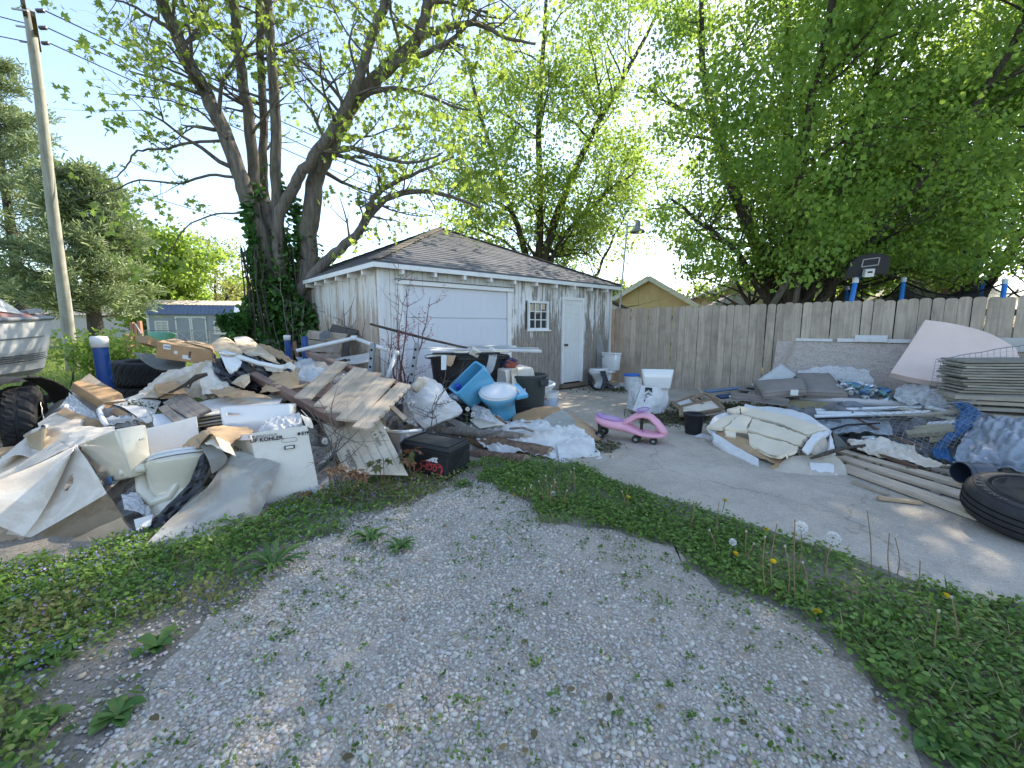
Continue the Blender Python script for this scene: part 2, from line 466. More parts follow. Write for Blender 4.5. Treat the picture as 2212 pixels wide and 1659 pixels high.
col = t.mix(crk, col, (.09, .085, .075))
t.set(**{'Base Color': col, 'Roughness': .9, 'Specular IOR Level': .25})
t.bump(t.mix(.5, n3, vo.outputs['Distance']), .35, .006)
M_CONC = t.m
slab_poly = SLAB_EDGE + [(9.0, 1.2), (14.0, 3.0), (9.0, 8.0), (2.9, 10.9), (2.35, 10.45), (-1.95, 6.62), (-1.3, 5.6), (.1, 5.0)]
SE2 = []
for i_ in range(len(SLAB_EDGE)-1):
    (xa_, ya_), (xb_, yb_) = SLAB_EDGE[i_], SLAB_EDGE[i_+1]
    for j_ in range(8): f_ = j_/8; SE2.append((xa_+(xb_-xa_)*f_, ya_+(yb_-ya_)*f_+.03*noise.noise(Vector(((xa_+(xb_-xa_)*f_)*9, 1, 2)))))
mb = MB().prism(SE2+slab_poly[len(SLAB_EDGE)-1:], -.1, .03)
sl = mb.build('concrete_driveway', M_CONC); tag(sl, kind='structure')

# ---------------------------------------------------------------- garage
GA = Vector((-1.984, 6.591, 0)); GTH = .72099; GW = 5.77; GH = 2.33; GAP = 3.74; GO = .19
def peel(name, white, woodc, amt, lo=0.0, streak=1.0, warm=0.0):
    """white paint peeling off vertical boards, bare wood more towards the ground and in streaks"""
    t = NT(name); tc = t.new('ShaderNodeTexCoord'); geo = t.new('ShaderNodeNewGeometry')
    mp = t.new('ShaderNodeMapping'); mp.inputs['Scale'].default_value = (26, 26, 2.2*streak); t.link(geo.outputs['Position'], mp.inputs[0])
    n1 = t.noise(mp.outputs[0], 1.0, 8, .75, .3)
    mp2 = t.new('ShaderNodeMapping'); mp2.inputs['Scale'].default_value = (4.5, 4.5, .55); t.link(geo.outputs['Position'], mp2.inputs[0])
    n2 = t.noise(mp2.outputs[0], 1.0, 5, .6)
    sx = t.new('ShaderNodeSeparateXYZ'); t.link(geo.outputs['Position'], sx.inputs[0])
    h = t.math('MULTIPLY', t.math('MAXIMUM', t.math('SUBTRACT', 1.0+lo, sx.outputs[2]), 0.0), .16)
    f = t.math('ADD', t.math('ADD', t.math('MULTIPLY', n1, .55), t.math('MULTIPLY', n2, .55)), h)
    mask = t.ramp(f, [(.66-amt*.2, 0.0), (.70-amt*.2, 1.0)])
    n3 = t.noise(mp.outputs[0], 2.2, 5, .7)
    wc = t.mix(t.ramp(n3, [(.35, 0.0), (.65, 1.0)]), woodc, tuple(min(1, x*2.4) for x in woodc))
    d = t.noise(geo.outputs['Position'], 1.4, 6, .65)
    pc = t.mix(t.ramp(d, [(.4, 0.0), (.75, .6)]), white, tuple(x*.72 for x in white))
    pc = t.mix(t.ramp(n1, [(.52, 0.0), (.64, .35)]), pc, (.42, .42, .42))
    col = t.mix(mask, pc, wc)
    t.set(**{'Base Color': col, 'Roughness': .75, 'Specular IOR Level': .3}); t.bump(mask, -.4, .004)
    return t.m
M_PEEL_F = peel('peeling_white_front', (.78, .775, .765), (.17, .15, .13), .62, .75)
M_PEEL_D = peel('peeling_white_door_jamb', (.76, .755, .745), (.2, .18, .16), .05)
M_PEEL_L = peel('peeling_white_side', (.72, .69, .64), (.27, .21, .16), .5, .85)
M_WHITE = plain('white_trim_paint', (.78, .775, .76), .6, .3, .06, 5, .15, 30, dirt=.25, dirtc=(.35, .33, .30))
M_GDOOR = plain('garage_door_paint', (.64, .66, .71), .45, .4, .03, 2, .05, 60)
M_DOORP = plain('entry_door_paint', (.72, .72, .70), .45, .4, .03, 3, dirt=.12, dirtc=(.4, .39, .36))
M_DARK = plain('dark_void', (.012, .012, .012), .9, .1)
t = NT('window_pane'); t.set(**{'Base Color': (.03, .035, .04), 'Roughness': .04, 'Specular IOR Level': .9}); M_PANE = t.m
garage = thing('garage', 'white peeling wooden garage with grey hip shingle roof beside the fence', 'garage', GA, Matrix.Rotation(GTH, 3, 'Z'))
def gpart(name, mb, mat, par=None, **kw): return mb.build(name, mat, garage if par is None else par, **kw)
# inner walls (a closed box shell that the boards stand on)
core = MB()
core.box((GW/2, .07, GH/2), (GW-.02, .08, GH-.02)); core.box((.07, GW/2, GH/2), (.08, GW-.2, GH-.02))
core.box((GW-.07, GW/2, GH/2), (.08, GW-.2, GH-.02)); core.box((GW/2, GW-.07, GH/2), (GW-.02, .08, GH-.02))
gpart('wall_sheathing', core, M_DARK)
# openings in local x, z on the front
GD = (.34, 2.50, .02, 2.05); GWIN = (3.04, 3.62, 1.33, 1.91); GDR = (4.06, 4.74, .14, 2.0)
r_ = random.Random(3)
def board_front(x0, x1, z0, z1, mat=M_PEEL_F):
    j = r_.uniform(-.004, .004)
    gpart('siding_board', MB().box(((x0+x1)/2, -.012+j, (z0+z1)/2), (x1-x0-.006, .022, z1-z0)), mat)
x = 0.03; bw = .095
while x < GW-.03:
    x1 = min(x+bw, GW-.03); segs = [(.05+r_.uniform(-.02, .02), GH)]
    for (a, b, lo, hi) in (GD, GWIN, GDR):
        if x1 > a-.01 and x < b+.01:
            segs = ([(.08, lo)] if lo > .2 else []) + [(hi, GH)]
    for (a, b) in segs:
        if b-a > .05: board_front(x, x1, a, b, M_PEEL_D if (x1 < 2.75 and a > 1) or x < .34 else M_PEEL_F)
    x = x1
y = 0.03
while y < GW-.03:
    y1 = min(y+.10, GW-.03); j = r_.uniform(-.004, .004)
    gpart('siding_board', MB().box((-.012+j, (y+y1)/2, (GH+.05)/2), (.022, y1-y-.006, GH-.05)), M_PEEL_L)
    y = y1
gpart('siding_panel', MB().box((GW+.012, GW/2, GH/2), (.022, GW-.06, GH)), M_PEEL_L)
gpart('siding_panel', MB().box((GW/2, GW+.012, GH/2), (GW-.06, .022, GH)), M_PEEL_L)
gpart('corner_trim', MB().box((-.012, -.02, GH/2), (.09, .05, GH)), M_PEEL_D)
gpart('corner_trim', MB().box((GW+.012, -.02, GH/2), (.05, .05, GH)), M_PEEL_D)
# sectional overhead door: four sections with two rows... of raised panels
gd = gpart('overhead_door', MB().box(((GD[0]+GD[1])/2, .02, (GD[2]+GD[3])/2), (GD[1]-GD[0], .03, GD[3]-GD[2])), M_GDOOR)
sec = (GD[3]-GD[2])/4
for k in range(4):
    z0 = GD[2]+k*sec
    s_ = MB().box(((GD[0]+GD[1])/2, -.002, z0+sec/2), (GD[1]-GD[0]-.01, .03, sec-.012)).build('door_section', M_GDOOR, gd, bevel=.005)
    for q in range(4):
        m = MB(); pw = (GD[1]-GD[0])/4; cx = GD[0]+(q+.5)*pw
        for (c, sz) in (((cx, -.0175, z0+sec-.14), (pw-.16, .004, .01)), ((cx, -.0175, z0+.14), (pw-.16, .004, .01)), ((cx-pw/2+.08, -.0175, z0+sec/2), (.01, .004, sec-.28)), ((cx+pw/2-.08, -.0175, z0+sec/2), (.01, .004, sec-.28))): m.box(c, sz)
        m.build('raised_panel', M_GDOOR, gd)
for xx in (GD[0]-.045, GD[1]+.045): gpart('door_jamb', MB().box((xx, -.032, (GD[3]+.02)/2), (.09, .03, GD[3]-.02)), M_WHITE)
gpart('door_header', MB().box(((GD[0]+GD[1])/2, -.05, GD[3]+.035), (GD[1]-GD[0]+.24, .07, .07)), M_WHITE, bevel=.006)
gpart('header_flashing', MB().box(((GD[0]+GD[1])/2, -.055, GD[3]+.078), (GD[1]-GD[0]+.28, .10, .008)), plain('dark_flashing', (.12, .12, .12), .5))
# window: frame, nine panes, muntins
a, b, lo, hi = GWIN
w = gpart('window', MB().box(((a+b)/2, .01, (lo+hi)/2), (b-a, .02, hi-lo)), M_DARK)
fr = MB()
for (c, sz) in ((((a+b)/2, -.022, hi-.02), (b-a+.02, .05, .045)), (((a+b)/2, -.022, lo+.02), (b-a+.02, .05, .045)), ((a+.02, -.022, (lo+hi)/2), (.045, .049, hi-lo-.05)), ((b-.02, -.022, (lo+hi)/2), (.045, .049, hi-lo-.05))): fr.box(c, sz)
fr.build('window_frame', M_WHITE, w)
for i in (1, 2):
    MB().box((a+.04+(b-a-.08)*i/3, -.02, (lo+hi)/2), (.018, .022, hi-lo-.08)).build('muntin', M_WHITE, w)
    MB().box(((a+b)/2, -.021, lo+.04+(hi-lo-.08)*i/3), (b-a-.08, .022, .018)).build('muntin', M_WHITE, w)
for i in range(3):
    for k in range(3):
        pw, ph = (b-a-.08)/3, (hi-lo-.08)/3
        MB().box((a+.04+(i+.5)*pw, -.006, lo+.04+(k+.5)*ph), (pw-.02, .006, ph-.02), rot(r_.uniform(-.8, .8), r_.uniform(-.8, .8))).build('pane', M_PANE, w)
gpart('window_sill', MB().box(((a+b)/2, -.04, lo-.012), (b-a+.08, .08, .025)), M_WHITE)
# entry door, six panels
a, b, lo, hi = GDR
d = gpart('entry_door', MB().box(((a+b)/2, -.005, (lo+hi)/2), (b-a-.08, .04, hi-lo-.06)), M_DOORP)
m = MB()
cx = (a+b)/2
for (zz, hh) in ((hi-.22, .20), (hi-.66, .50), (lo+.42, .56)):
    for sx_ in (-1, 1):
        c0 = cx+sx_*.135; pw = .19
        for (c, sz) in (((c0, -.028, zz+hh/2), (pw, .012, .014)), ((c0, -.028, zz-hh/2), (pw, .012, .014)), ((c0-pw/2, -.028, zz), (.014, .011, hh)), ((c0+pw/2, -.028, zz), (.014, .011, hh))): m.box(c, sz)
        m.box((c0, -.027, zz), (pw-.06, .008, hh-.06))
m.build('door_panels', M_DOORP, d, bevel=.004)
MB().lathe([(.0, 0), (.024, 0), (.026, .012), (.012, .02), (.012, .05), (.028, .055), (.030, .07), (.018, .085), (0, .088)], 14, rot(0, 90), (a+.09, -.03, lo+.86)).build('door_knob', plain('dark_brass', (.10, .08, .05), .35, metal=.8), d)
fr = MB()
for (c, sz) in (((cx, -.03, hi+.0), (b-a+.05, .05, .06)), ((a+.01, -.03, (lo+hi)/2), (.055, .048, hi-lo-.02)), ((b-.01, -.03, (lo+hi)/2), (.055, .048, hi-lo-.02))): fr.box(c, sz)
fr.build('door_frame', M_WHITE, d)
gpart('threshold', MB().box((cx, -.05, lo-.04), (b-a+.12, .14, .07)), plain('weathered_sill', (.2, .14, .10), .8, dirt=.5))
# roof: four hips
ez = GH+.02
apx = Vector((GW/2, GW/2, GAP))
cs_ = [Vector((-GO, -GO, ez)), Vector((GW+GO, -GO, ez)), Vector((GW+GO, GW+GO, ez)), Vector((-GO, GW+GO, ez))]
t = NT('asphalt_shingle'); v = t.co()
g1 = t.noise(v, 130, 3, .7); g2 = t.noise(v, 1.8, 5, .6)
col = t.mix(t.ramp(g1, [(.35, 0.0), (.65, 1.0)]), (.095, .10, .115), (.165, .17, .185))
col = t.mix(t.ramp(g2, [(.45, 0.0), (.75, .55)]), col, (.17, .17, .18))
col = hsv_vary(t, col, .16)
t.set(**{'Base Color': col, 'Roughness': .95, 'Specular IOR Level': .15}); t.bump(g1, .4, .004); M_SHING = t.m
deck = MB()
lo4 = [c-Vector((0, 0, .03)) for c in cs_]
deck.add(cs_+lo4+[apx, apx-Vector((0, 0, .03))], [(0, 1, 8), (1, 2, 8), (2, 3, 8), (3, 0, 8), (5, 4, 9), (6, 5, 9), (7, 6, 9), (4, 7, 9), (0, 4, 5, 1), (1, 5, 6, 2), (2, 6, 7, 3), (3, 7, 4, 0)])
roof = gpart('roof', deck, M_SHING)
def roof_face(p, q, parts):
    """courses of shingle tabs on the hip between eave corners p and q"""
    ax = (q-p).normalized(); mid = (p+q)/2; up = (apx-mid); L = up.length; up = up.normalized(); nrm = ax.cross(up)
    n = int(L/.135); rest = MB()
    for k in range(n):
        s0 = k*.135; half0 = (q-p).length/2*(1-(s0+.03)/L); x = -half0-r_.random()*.0
        off = (k % 2)*.15+r_.uniform(0, .04); xs = [-half0]+[i*.3+off for i in range(-12, 13) if -half0+.04 < i*.3+off < half0-.04]+[half0]
        for i in range(len(xs)-1):
            a_, b_ = xs[i]+.003, xs[i+1]-.003; lift = .012+r_.uniform(0, .004); d0 = r_.uniform(-.006, .006)
            def pt(xx, ss, hh): return mid+ax*xx+up*ss+nrm*hh
            s1 = min(s0+.15, L-.01); hl = (q-p).length/2*(1-s1/L)
            a2, b2 = max(a_, -hl), min(b_, hl)
            if b2 <= a2: a2 = b2 = (a2+b2)/2
            ring = [pt(a_, s0+d0, lift), pt(b_, s0+d0, lift), pt(b2, s1, .004), pt(a2, s1, .004)]
            low = [pt(a_, s0+d0, .001), pt(b_, s0+d0, .001), pt(b2, s1, .001), pt(a2, s1, .001)]
            if parts: MB().hexa(low+ring).build('shingle', M_SHING, roof)
            else: rest.hexa(low+ring)
    if not parts: tag(rest.build('shingle_courses', M_SHING, roof), kind='stuff')
roof_face(cs_[0], cs_[1], True)
for i in (1, 2, 3): roof_face(cs_[i], cs_[(i+1) % 4], False)
M_RIDGE = plain('ridge_cap', (.20, .17, .14), .9, .2, .3, 12, .4, 60)
for c in cs_:
    d_ = apx-c; nseg = 16
    for k in range(nseg):
        p0, p1 = c+d_*(k/nseg), c+d_*((k+1.12)/nseg if k < nseg-1 else 1)
        MB().bar(p0+Vector((0, 0, .028)), p1+Vector((0, 0, .018)), .17, .014).build('ridge_cap', M_RIDGE, roof)
# fascia and rafter tails
for i, (p, q) in enumerate(((cs_[0], cs_[1]), (cs_[3], cs_[0]), (cs_[1], cs_[2]))):
    dn = Vector((0, 0, -.055)); gpart('fascia', MB().bar(p+dn, q+dn, .022, .07), M_WHITE)
for k in range(10):
    xx = .28+k*(GW-.5)/9.2
    gpart('rafter_tail', MB().box((xx, -GO/2-.005, GH-.075), (.05, GO-.03, .13)), M_WHITE)
    gpart('rafter_tail', MB().box((-GO/2-.005, xx, GH-.075), (GO-.03, .05, .13)), M_WHITE)
# ---------------------------------------------------------------- wooden fence
FA = Vector((2.40, 10.72, 0)); FD = (Vector((7.26, 6.18, 0))-FA).normalized(); FN = Vector((FD.y, -FD.x, 0))   # FN points to the camera side
if FN.y > 0: FN = -FN
M_PICK = wood('weathered_picket', (.36, .29, .22), (.54, .45, .36), 'Z', 1.0, .85, .28, (.15, .125, .10), .5)

fence = thing('wooden_fence', 'tall weathered grey wooden picket fence behind the junk', 'fence', FA, frame3(FD, Z3))
FL = 10.6
def picket_mesh(h, w):
    c = .028; p = [(-w/2, 0), (w/2, 0), (w/2, h-c*1.2), (w/2-c*.5, h-c*.35), (w/2-c*1.5, h), (-w/2+c*1.5, h), (-w/2+c*.5, h-c*.35), (-w/2, h-c*1.2)]
    return MB().prism(p, 0, .017, Matrix(((1, 0, 0), (0, 0, -1), (0, 1, 0))))
x = .06; k = 0
while x < FL:
    w_ = .136+rng.uniform(-.004, .005); h_ = 1.80+rng.uniform(-.012, .015)
    o = picket_mesh(h_, w_).build('picket', M_PICK, fence)
    o.location = (x+w_/2, .01 if k % 9 else .0, .035); o.rotation_euler = (rng.uniform(-.008, .004), rng.uniform(-.006, .006), rng.uniform(-.015, .015))
    x += w_+rng.choice([.003, .005, .006, .012]); k += 1
M_RAIL = wood('fence_rail', (.16, .14, .12), (.28, .26, .23), 'X', 1, .85)
for z in (.35, 1.0, 1.6): MB().box((FL/2, .065, z), (FL, .04, .09)).build('rail', M_RAIL, fence)
for i in range(5): MB().box((.1+i*2.44, .13, .92), (.09, .09, 1.8)).build('post', M_RAIL, fence)

# ---------------------------------------------------------------- utility pole and wires
M_POLE = wood('pole_wood', (.26, .25, .20), (.42, .41, .34), 'Z', .6, .9, 0, (.16, .14, .11), .4)
PB = Vector((-13.5, 13.0, 0)); PT = at(62, 22, 12.7)
pole = wthing('utility_pole', 'tall grey wooden utility pole leaning left above the boat', 'pole', PB)
pd = (PT-PB)
rr = random.Random(5)
MB().tube([PB+pd*(i/10)+Vector((math.sin(i)*.015, 0, 0)) for i in range(11)], [.155-.005*i for i in range(11)], 14).build('shaft', M_POLE, pole, smooth=True)
M_XARM = plain('cross_arm_wood', (.16, .12, .10), .9, .2, .3, 8)
ctop = PB+pd*.965
for q_, l_ in ((.985, .75), (.945, 1.0)):
    c_ = PB+pd*q_+Vector((.13 if l_ == 1 else -.1, 0, 0)); dr_ = Vector((-.70, .71, 0))*l_; MB().bar(c_-dr_, c_+dr_, .09, .12).build('cross_arm', M_XARM, pole)
M_STEEL = plain('galvanised_steel', (.32, .33, .34), .45, .5, .15, 20, metal=.7)
M_INS = plain('insulator_porcelain', (.10, .09, .10), .3, .6)
ends = []
for k, (f, tx) in enumerate(((-1.0, .02), (0.0, .0), (1.0, .02))):
    b = PB+pd*.945+Vector((.16-.62*f, .63*f, .12))
    ins = MB()
    for j in range(4): ins.lathe([(.0, -.02), (.045, -.02), (.055, 0), (.03, .02), (0, .02)], 10, rot(0, 0, 90), b+Vector((.10+j*.05, 0, 0)))
    ins.build('insulator', M_INS, pole, smooth=True); ends.append(b+Vector((.3, 0, 0)))
    MB().tube([b+Vector((-.15, 0, 0)), b+Vector((-.5, -.05, .02))], .025, 6).build('dead_end_clamp', M_STEEL, pole)
M_WIRE = plain('wire_dark', (.03, .03, .035), .6)
def wire(name, p, q, sag, r, label, grp=None):
    pts = [p.lerp(q, i/24)-Vector((0, 0, sag*4*(i/24)*(1-i/24))) for i in range(25)]
    return tag(home(MB().tube(pts, r, 5).build(name, M_WIRE)), label, 'wire', grp)
far = Vector((30, 52, 6.5))
wire('power_line', ends[0], Vector((24, 50, 7.2)), 1.6, .016, 'highest thin power line from the pole behind the big maple')
wire('power_line', ends[1], Vector((25, 52, 6.0)), 1.6, .016, 'middle thin power line from the pole behind the big maple')
wire('power_line', ends[2], Vector((26, 54, 4.8)), 1.6, .016, 'lowest of three thin power lines leaving the pole top')
wire('service_line', PB+pd*.60, Vector((20, 45, 3.6)), 1.5, .012, 'faint sagging service line low on the pole')
wire('power_line', PB+pd*.965, Vector((-30, 4, 12.2)), .5, .014, 'upper power line running left from the pole top')
wire('power_line', PB+pd*.92, Vector((-30, 4, 10.6)), .5, .014, 'lower power line running left from the pole')

# ---------------------------------------------------------------- blue garden shed far behind
SB = Vector(((420-1106)/918*29, 29, 0))
shed = thing('garden_shed', 'grey blue garden shed with white double doors and tan metal roof', 'shed', SB, rot(14))
M_SHW = plain('shed_siding', (.33, .355, .40), .7, .3, .06, 3)
M_SHT = plain('shed_trim', (.75, .75, .74), .6, .3, .04, 3)
M_SHR = plain('shed_metal_navy', (.14, .18, .29), .45, .5, .1, 2)
M_SHT2 = plain('shed_metal_tan', (.52, .44, .36), .45, .5, .08, 2)
SW, SDp, SH = 5.1, 2.6, 2.05
m = MB().box((0, SDp/2, SH/2+.2), (SW, SDp, SH)).build('wall', M_SHW, shed)
m = MB(); m.hexa([(-SW/2-.08, -.14, SH+.16), (SW/2+.08, -.14, SH+.16), (SW/2+.08, SDp+.14, SH+.16), (-SW/2-.08, SDp+.14, SH+.16), (-SW/2-.08, .22, SH+.80), (SW/2+.08, .22, SH+.80), (SW/2+.08, SDp-.22, SH+.80), (-SW/2-.08, SDp-.22, SH+.80)]); m.build('lower_roof', M_SHR, shed)
m = MB(); m.hexa([(-SW/2-.1, .18, SH+.80), (SW/2+.1, .18, SH+.80), (SW/2+.1, SDp-.18, SH+.80), (-SW/2-.1, SDp-.18, SH+.80), (-SW/2-.1, SDp/2-.05, SH+1.15), (SW/2+.1, SDp/2-.05, SH+1.15), (SW/2+.1, SDp/2+.05, SH+1.15), (-SW/2-.1, SDp/2+.05, SH+1.15)]); m.build('upper_roof', M_SHT2, shed)
for k in range(22):
    xx = -SW/2-.05+k*(SW+.1)/21
    MB().bar((xx, -.145, SH+.15), (xx, .215, SH+.80), .03, .03).build('roof_seam', M_SHR, shed)
    MB().bar((xx, .17, SH+.81), (xx, SDp/2-.05, SH+1.16), .03, .03).build('roof_seam', M_SHT2, shed)
for sx_ in (-1, 1):
    MB().box((sx_*(SW/2-.07), -.012, SH/2+.2), (.14, .03, SH)).build('corner_trim', M_SHT, shed)
    wd = MB().box((sx_*1.72, -.02, 1.35), (.78, .02, .86)).build('window', M_SHT, shed)
    MB().box((sx_*1.72, -.035, 1.36), (.6, .02, .70)).build('pane', plain('shed_blind', (.45, .45, .40), .5), wd)
    for zz in (.0, .17, -.17): MB().box((sx_*1.72, -.05, 1.36+zz), (.6, .012, .025)).build('muntin', M_SHT, wd)
    MB().box((sx_*1.72, -.05, 1.361), (.025, .012, .7)).build('muntin', M_SHT, wd)
    MB().box((sx_*1.72, -.05, .9), (.92, .06, .06)).build('sill', M_SHT, wd)
    dr = MB().box((sx_*.46, -.03, 1.18), (.9, .03, 1.78)).build('door', M_SHW, shed)
    cx = sx_*.46; fr = MB()
    for (c, sz) in (((cx-.41, -.055, 1.18), (.08, .02, 1.78)), ((cx+.41, -.055, 1.18), (.08, .02, 1.78)), ((cx, -.056, 2.03), (.9, .02, .08)), ((cx, -.056, .33), (.9, .02, .08)), ((cx, -.056, 1.13), (.9, .02, .08))): fr.box(c, sz)
    fr.bar((cx-.38, -.057, .36), (cx+.38, -.057, 1.10), .015, .05, (0, 1, 0)).bar((cx-.38, -.059, 1.10), (cx+.38, -.059, .36), .015, .05, (0, 1, 0))
    fr.bar((cx-.38, -.057, 1.8), (cx-.2, -.057, 2.0), .015, .05, (0, 1, 0)).bar((cx+.38, -.058, 1.8), (cx+.2, -.058, 2.0), .015, .05, (0, 1, 0))
    fr.build('door_brace', M_SHT, dr)
    for zz in (.5, 1.15, 1.85): MB().box((cx+sx_*.36, -.075, zz), (.2, .012, .035)).build('strap_hinge', M_DARK, dr)
# low white outbuilding to its right and red play thing by its side
nb = thing('white_outbuilding', 'low pale outbuilding with shallow grey roof behind the blue shed', 'outbuilding', (-17.6, 33, 0), rot(10))
MB().box((0, 1.5, 1.1), (5.2, 3, 2.2)).build('wall', plain('pale_siding', (.5, .5, .47), .7, var=.1), nb)
MB().hexa([(-2.8, -.2, 2.2), (2.8, -.2, 2.2), (2.8, 3.2, 2.2), (-2.8, 3.2, 2.2), (-2.8, 1.4, 2.9), (2.8, 1.4, 2.5), (2.8, 1.6, 2.5), (-2.8, 1.6, 2.9)]).build('roof', plain('pale_roof', (.36, .36, .34), .8), nb)
# far chain of pale houses/fence across the road
fh = thing('far_house', 'distant low pale house glimpsed behind the pine tree', 'house', (-52, 58, 0), rot(20))
MB().box((0, 0, 1.4), (14, 7, 2.8)).build('wall', plain('far_siding', (.45, .42, .38), .8), fh)
MB().add([(-7.4, -3.9, 2.8), (7.4, -3.9, 2.8), (7.4, 3.9, 2.8), (-7.4, 3.9, 2.8), (-7.4, 0, 4.8), (7.4, 0, 4.8)], [(0, 1, 5, 4), (2, 3, 4, 5), (0, 4, 3), (1, 2, 5), (3, 2, 1, 0)]).build('roof', plain('far_roof', (.2, .19, .18), .9), fh)
for xx in (-4.5, -1.5, 2, 5): MB().box((xx, -3.52, 1.5), (1, .05, 1.1)).build('window', M_PANE, fh)
cl = thing('chain_link_fence', 'distant low chain link fence across the sunlit lawn', 'fence', (-30, 27, 0), rot(8))
for i in range(12): MB().tube([(i*2-4, 0, 0), (i*2-4, 0, 1.15)], .03, 6).build('post', M_STEEL, cl)
MB().tube([(-4, 0, 1.15), (18, 0, 1.15)], .022, 6).build('top_rail', M_STEEL, cl)
mb = MB()
for i in range(150):
    x0 = -4+i*.147; mb.bar((x0, .01, .03), (min(x0+1.1, 18), .01, 1.13), .006, .006); mb.bar((min(x0+1.1, 18), -.01, .03), (x0, -.01, 1.13), .006, .006)
tag(mb.build('wire_mesh', M_STEEL, cl), kind='stuff')

# swing frame / broken climbing bench with wood posts at the shed's left
M_RED = wood('reddish_timber', (.36, .17, .10), (.52, .28, .18), 'Z', .7, .8)
bt = wthing('timber_posts', 'row of short reddish timber posts standing left of the blue shed', 'posts', at(300, 745, 17))
for (u, v0, v1, Y) in ((274, 752, 722, 16.5), (281, 752, 724, 16.4), (288, 735, 696, 18), (296, 735, 698, 18), (304, 735, 693, 18)):
    p = at(u, v0, Y); q = at(u-1, v1, Y); p.z = 0
    MB().box((p+q)/2, (.12, .12, q.z-p.z)).build('post', M_RED, bt)
wh = wthing('garden_wagon', 'pale turquoise plastic wagon tub lying before the blue shed', 'wagon', at(345, 742, 16))
p = at(348, 738, 16); MB().lathe([(0, .0), (.28, .0), (.36, .3), (.38, .32), (.33, .31), (.26, .05), (0, .04)], 14, rot(0, -14), p, 1.35, .8).build('tub', plain('turquoise_plastic', (.16, .42, .40), .4), wh, smooth=True)
for (du) in (-30, 24):
    q = at(348+du, 744, 15.9); MB().lathe([(.05, -.04), (.17, -.04), (.17, .04), (.05, .04)], 12, rot(90, 90), Vector((q.x, q.y, .17)), closed=True).build('wheel', M_DARK, wh)
for (a_, b_) in (((318, 742), (292, 700)), ((316, 745), (300, 712))): MB().tube([at(*a_, 16.1), at(*b_, 16.6)], .02, 6).build('handle', M_STEEL, wh)

# ---------------------------------------------------------------- houses behind the fence
def gable_house(name, label, base, M, w, d, h, rise, mat, roofm, oh=.4, boards=0):
    t_ = thing(name, label, 'house', base, M)
    MB().add([(-w/2, 0, 0), (w/2, 0, 0), (w/2, d, 0), (-w/2, d, 0), (-w/2, 0, h), (w/2, 0, h), (w/2, d, h), (-w/2, d, h), (0, 0, h+rise), (0, d, h+rise)],
             [(0, 1, 5, 8, 4), (2, 3, 7, 9, 6), (1, 2, 6, 5), (3, 0, 4, 7), (4, 8, 9, 7), (5, 6, 9, 8), (3, 2, 1, 0)]).build('wall', mat, t_)
    for s in (-1, 1):
        e = Vector((s*(w/2+oh), 0, h-rise*oh/(w/2))); a = Vector((0, 0, h+rise))
        n = Vector((s*rise, 0, w/2)).normalized()*.09
        q = [e+Vector((0, -oh, 0)), a+Vector((0, -oh, 0)), a+Vector((0, d+oh, 0)), e+Vector((0, d+oh, 0))]
        MB().hexa([p+n*.05 for p in q]+[p+n for p in q]).build('roof', roofm, t_)
        MB().bar(q[0]+Vector((0, -.012, -.03)), q[1]+Vector((0, -.012, -.03)), .025, .2).build('barge_board', M_SHT, t_)
    if boards:                                       # lap siding on the gable end
        z = .1
        while z < h+rise-.1:
            hw = w/2 if z < h else w/2*(1-(z-h)/rise)
            if z > 1.1: MB().box((0, -.012, z+boards/2), (hw*2-.05, .02+.008, boards-.006), rot(0, 3)).build('siding_board', mat, t_)
            z += boards
    return t_
M_YEL = plain('yellow_siding', (.72, .57, .34), .7, .2, .06, 3)
M_BRN = plain('brown_shingle', (.22, .16, .13), .95, .1, .25, 6, .3, 60)
gable_house('yellow_house', 'small yellow sided house with brown gable roof right of the garage', Vector((at(1395, 700, 20).x, 20, 0)), rot(-10), 4.2, 9, 2.35, 1.25, M_YEL, M_BRN, .35, .19)
M_CRM = plain('cream_siding', (.50, .49, .36), .7, .2, .05, 3)
ch_ = gable_house('cream_house', 'pale cream sided house half hidden behind the largest maple', Vector((at(1790, 700, 19).x, 19, 0)), rot(-14), 9.6, 8, 3.0, 2.3, M_CRM, plain('dark_shingle', (.09, .10, .10), .95, .1, .2, 6), .4, .2)
M_BRICK = plain('chimney_brick', (.20, .10, .075), .9, .2, .35, 14, .4, 20)
chm = MB().box((4.15, -.35, 2.6), (.75, .7, 5.2)).build('chimney', M_BRICK, ch_)
for r0 in range(16):
    for c0 in range(3):
        MB().box((3.9+c0*.25+(.06 if r0 % 2 else -.06), -.705, 2.6+r0*.16), (.235, .03, .145)).build('brick', M_BRICK, ch_)
MB().box((-.6, -.045, 1.45), (1.4, .06, 1.1)).build('window', M_PANE, ch_)
pr = gable_house('porch_gable', 'low tan gabled porch of the cream house with rounded trim', Vector((at(1935, 700, 15.5).x, 15.5, 0)), rot(-14), 3.0, 3.0, 1.95, .75, plain('porch_cream', (.52, .47, .36), .7), plain('porch_roof', (.34, .31, .27), .9), .25)
sm = gable_house('little_shed', 'small tan gable shed with dark trim just above the fence', Vector((at(1580, 700, 14).x, 14, 0)), rot(-16), 1.5, 1.8, 1.93, .42, plain('tan_siding', (.46, .35, .22), .8), plain('dark_brown_roof', (.06, .045, .04), .8), .16)
lh = gable_house('long_low_house', 'distant house with low brown roof between the yellow house and maple', Vector((at(1500, 700, 30).x, 30, 0)), rot(70), 7, 14, 2.4, .9, plain('beige_siding', (.45, .38, .30), .8), M_BRN, .3)
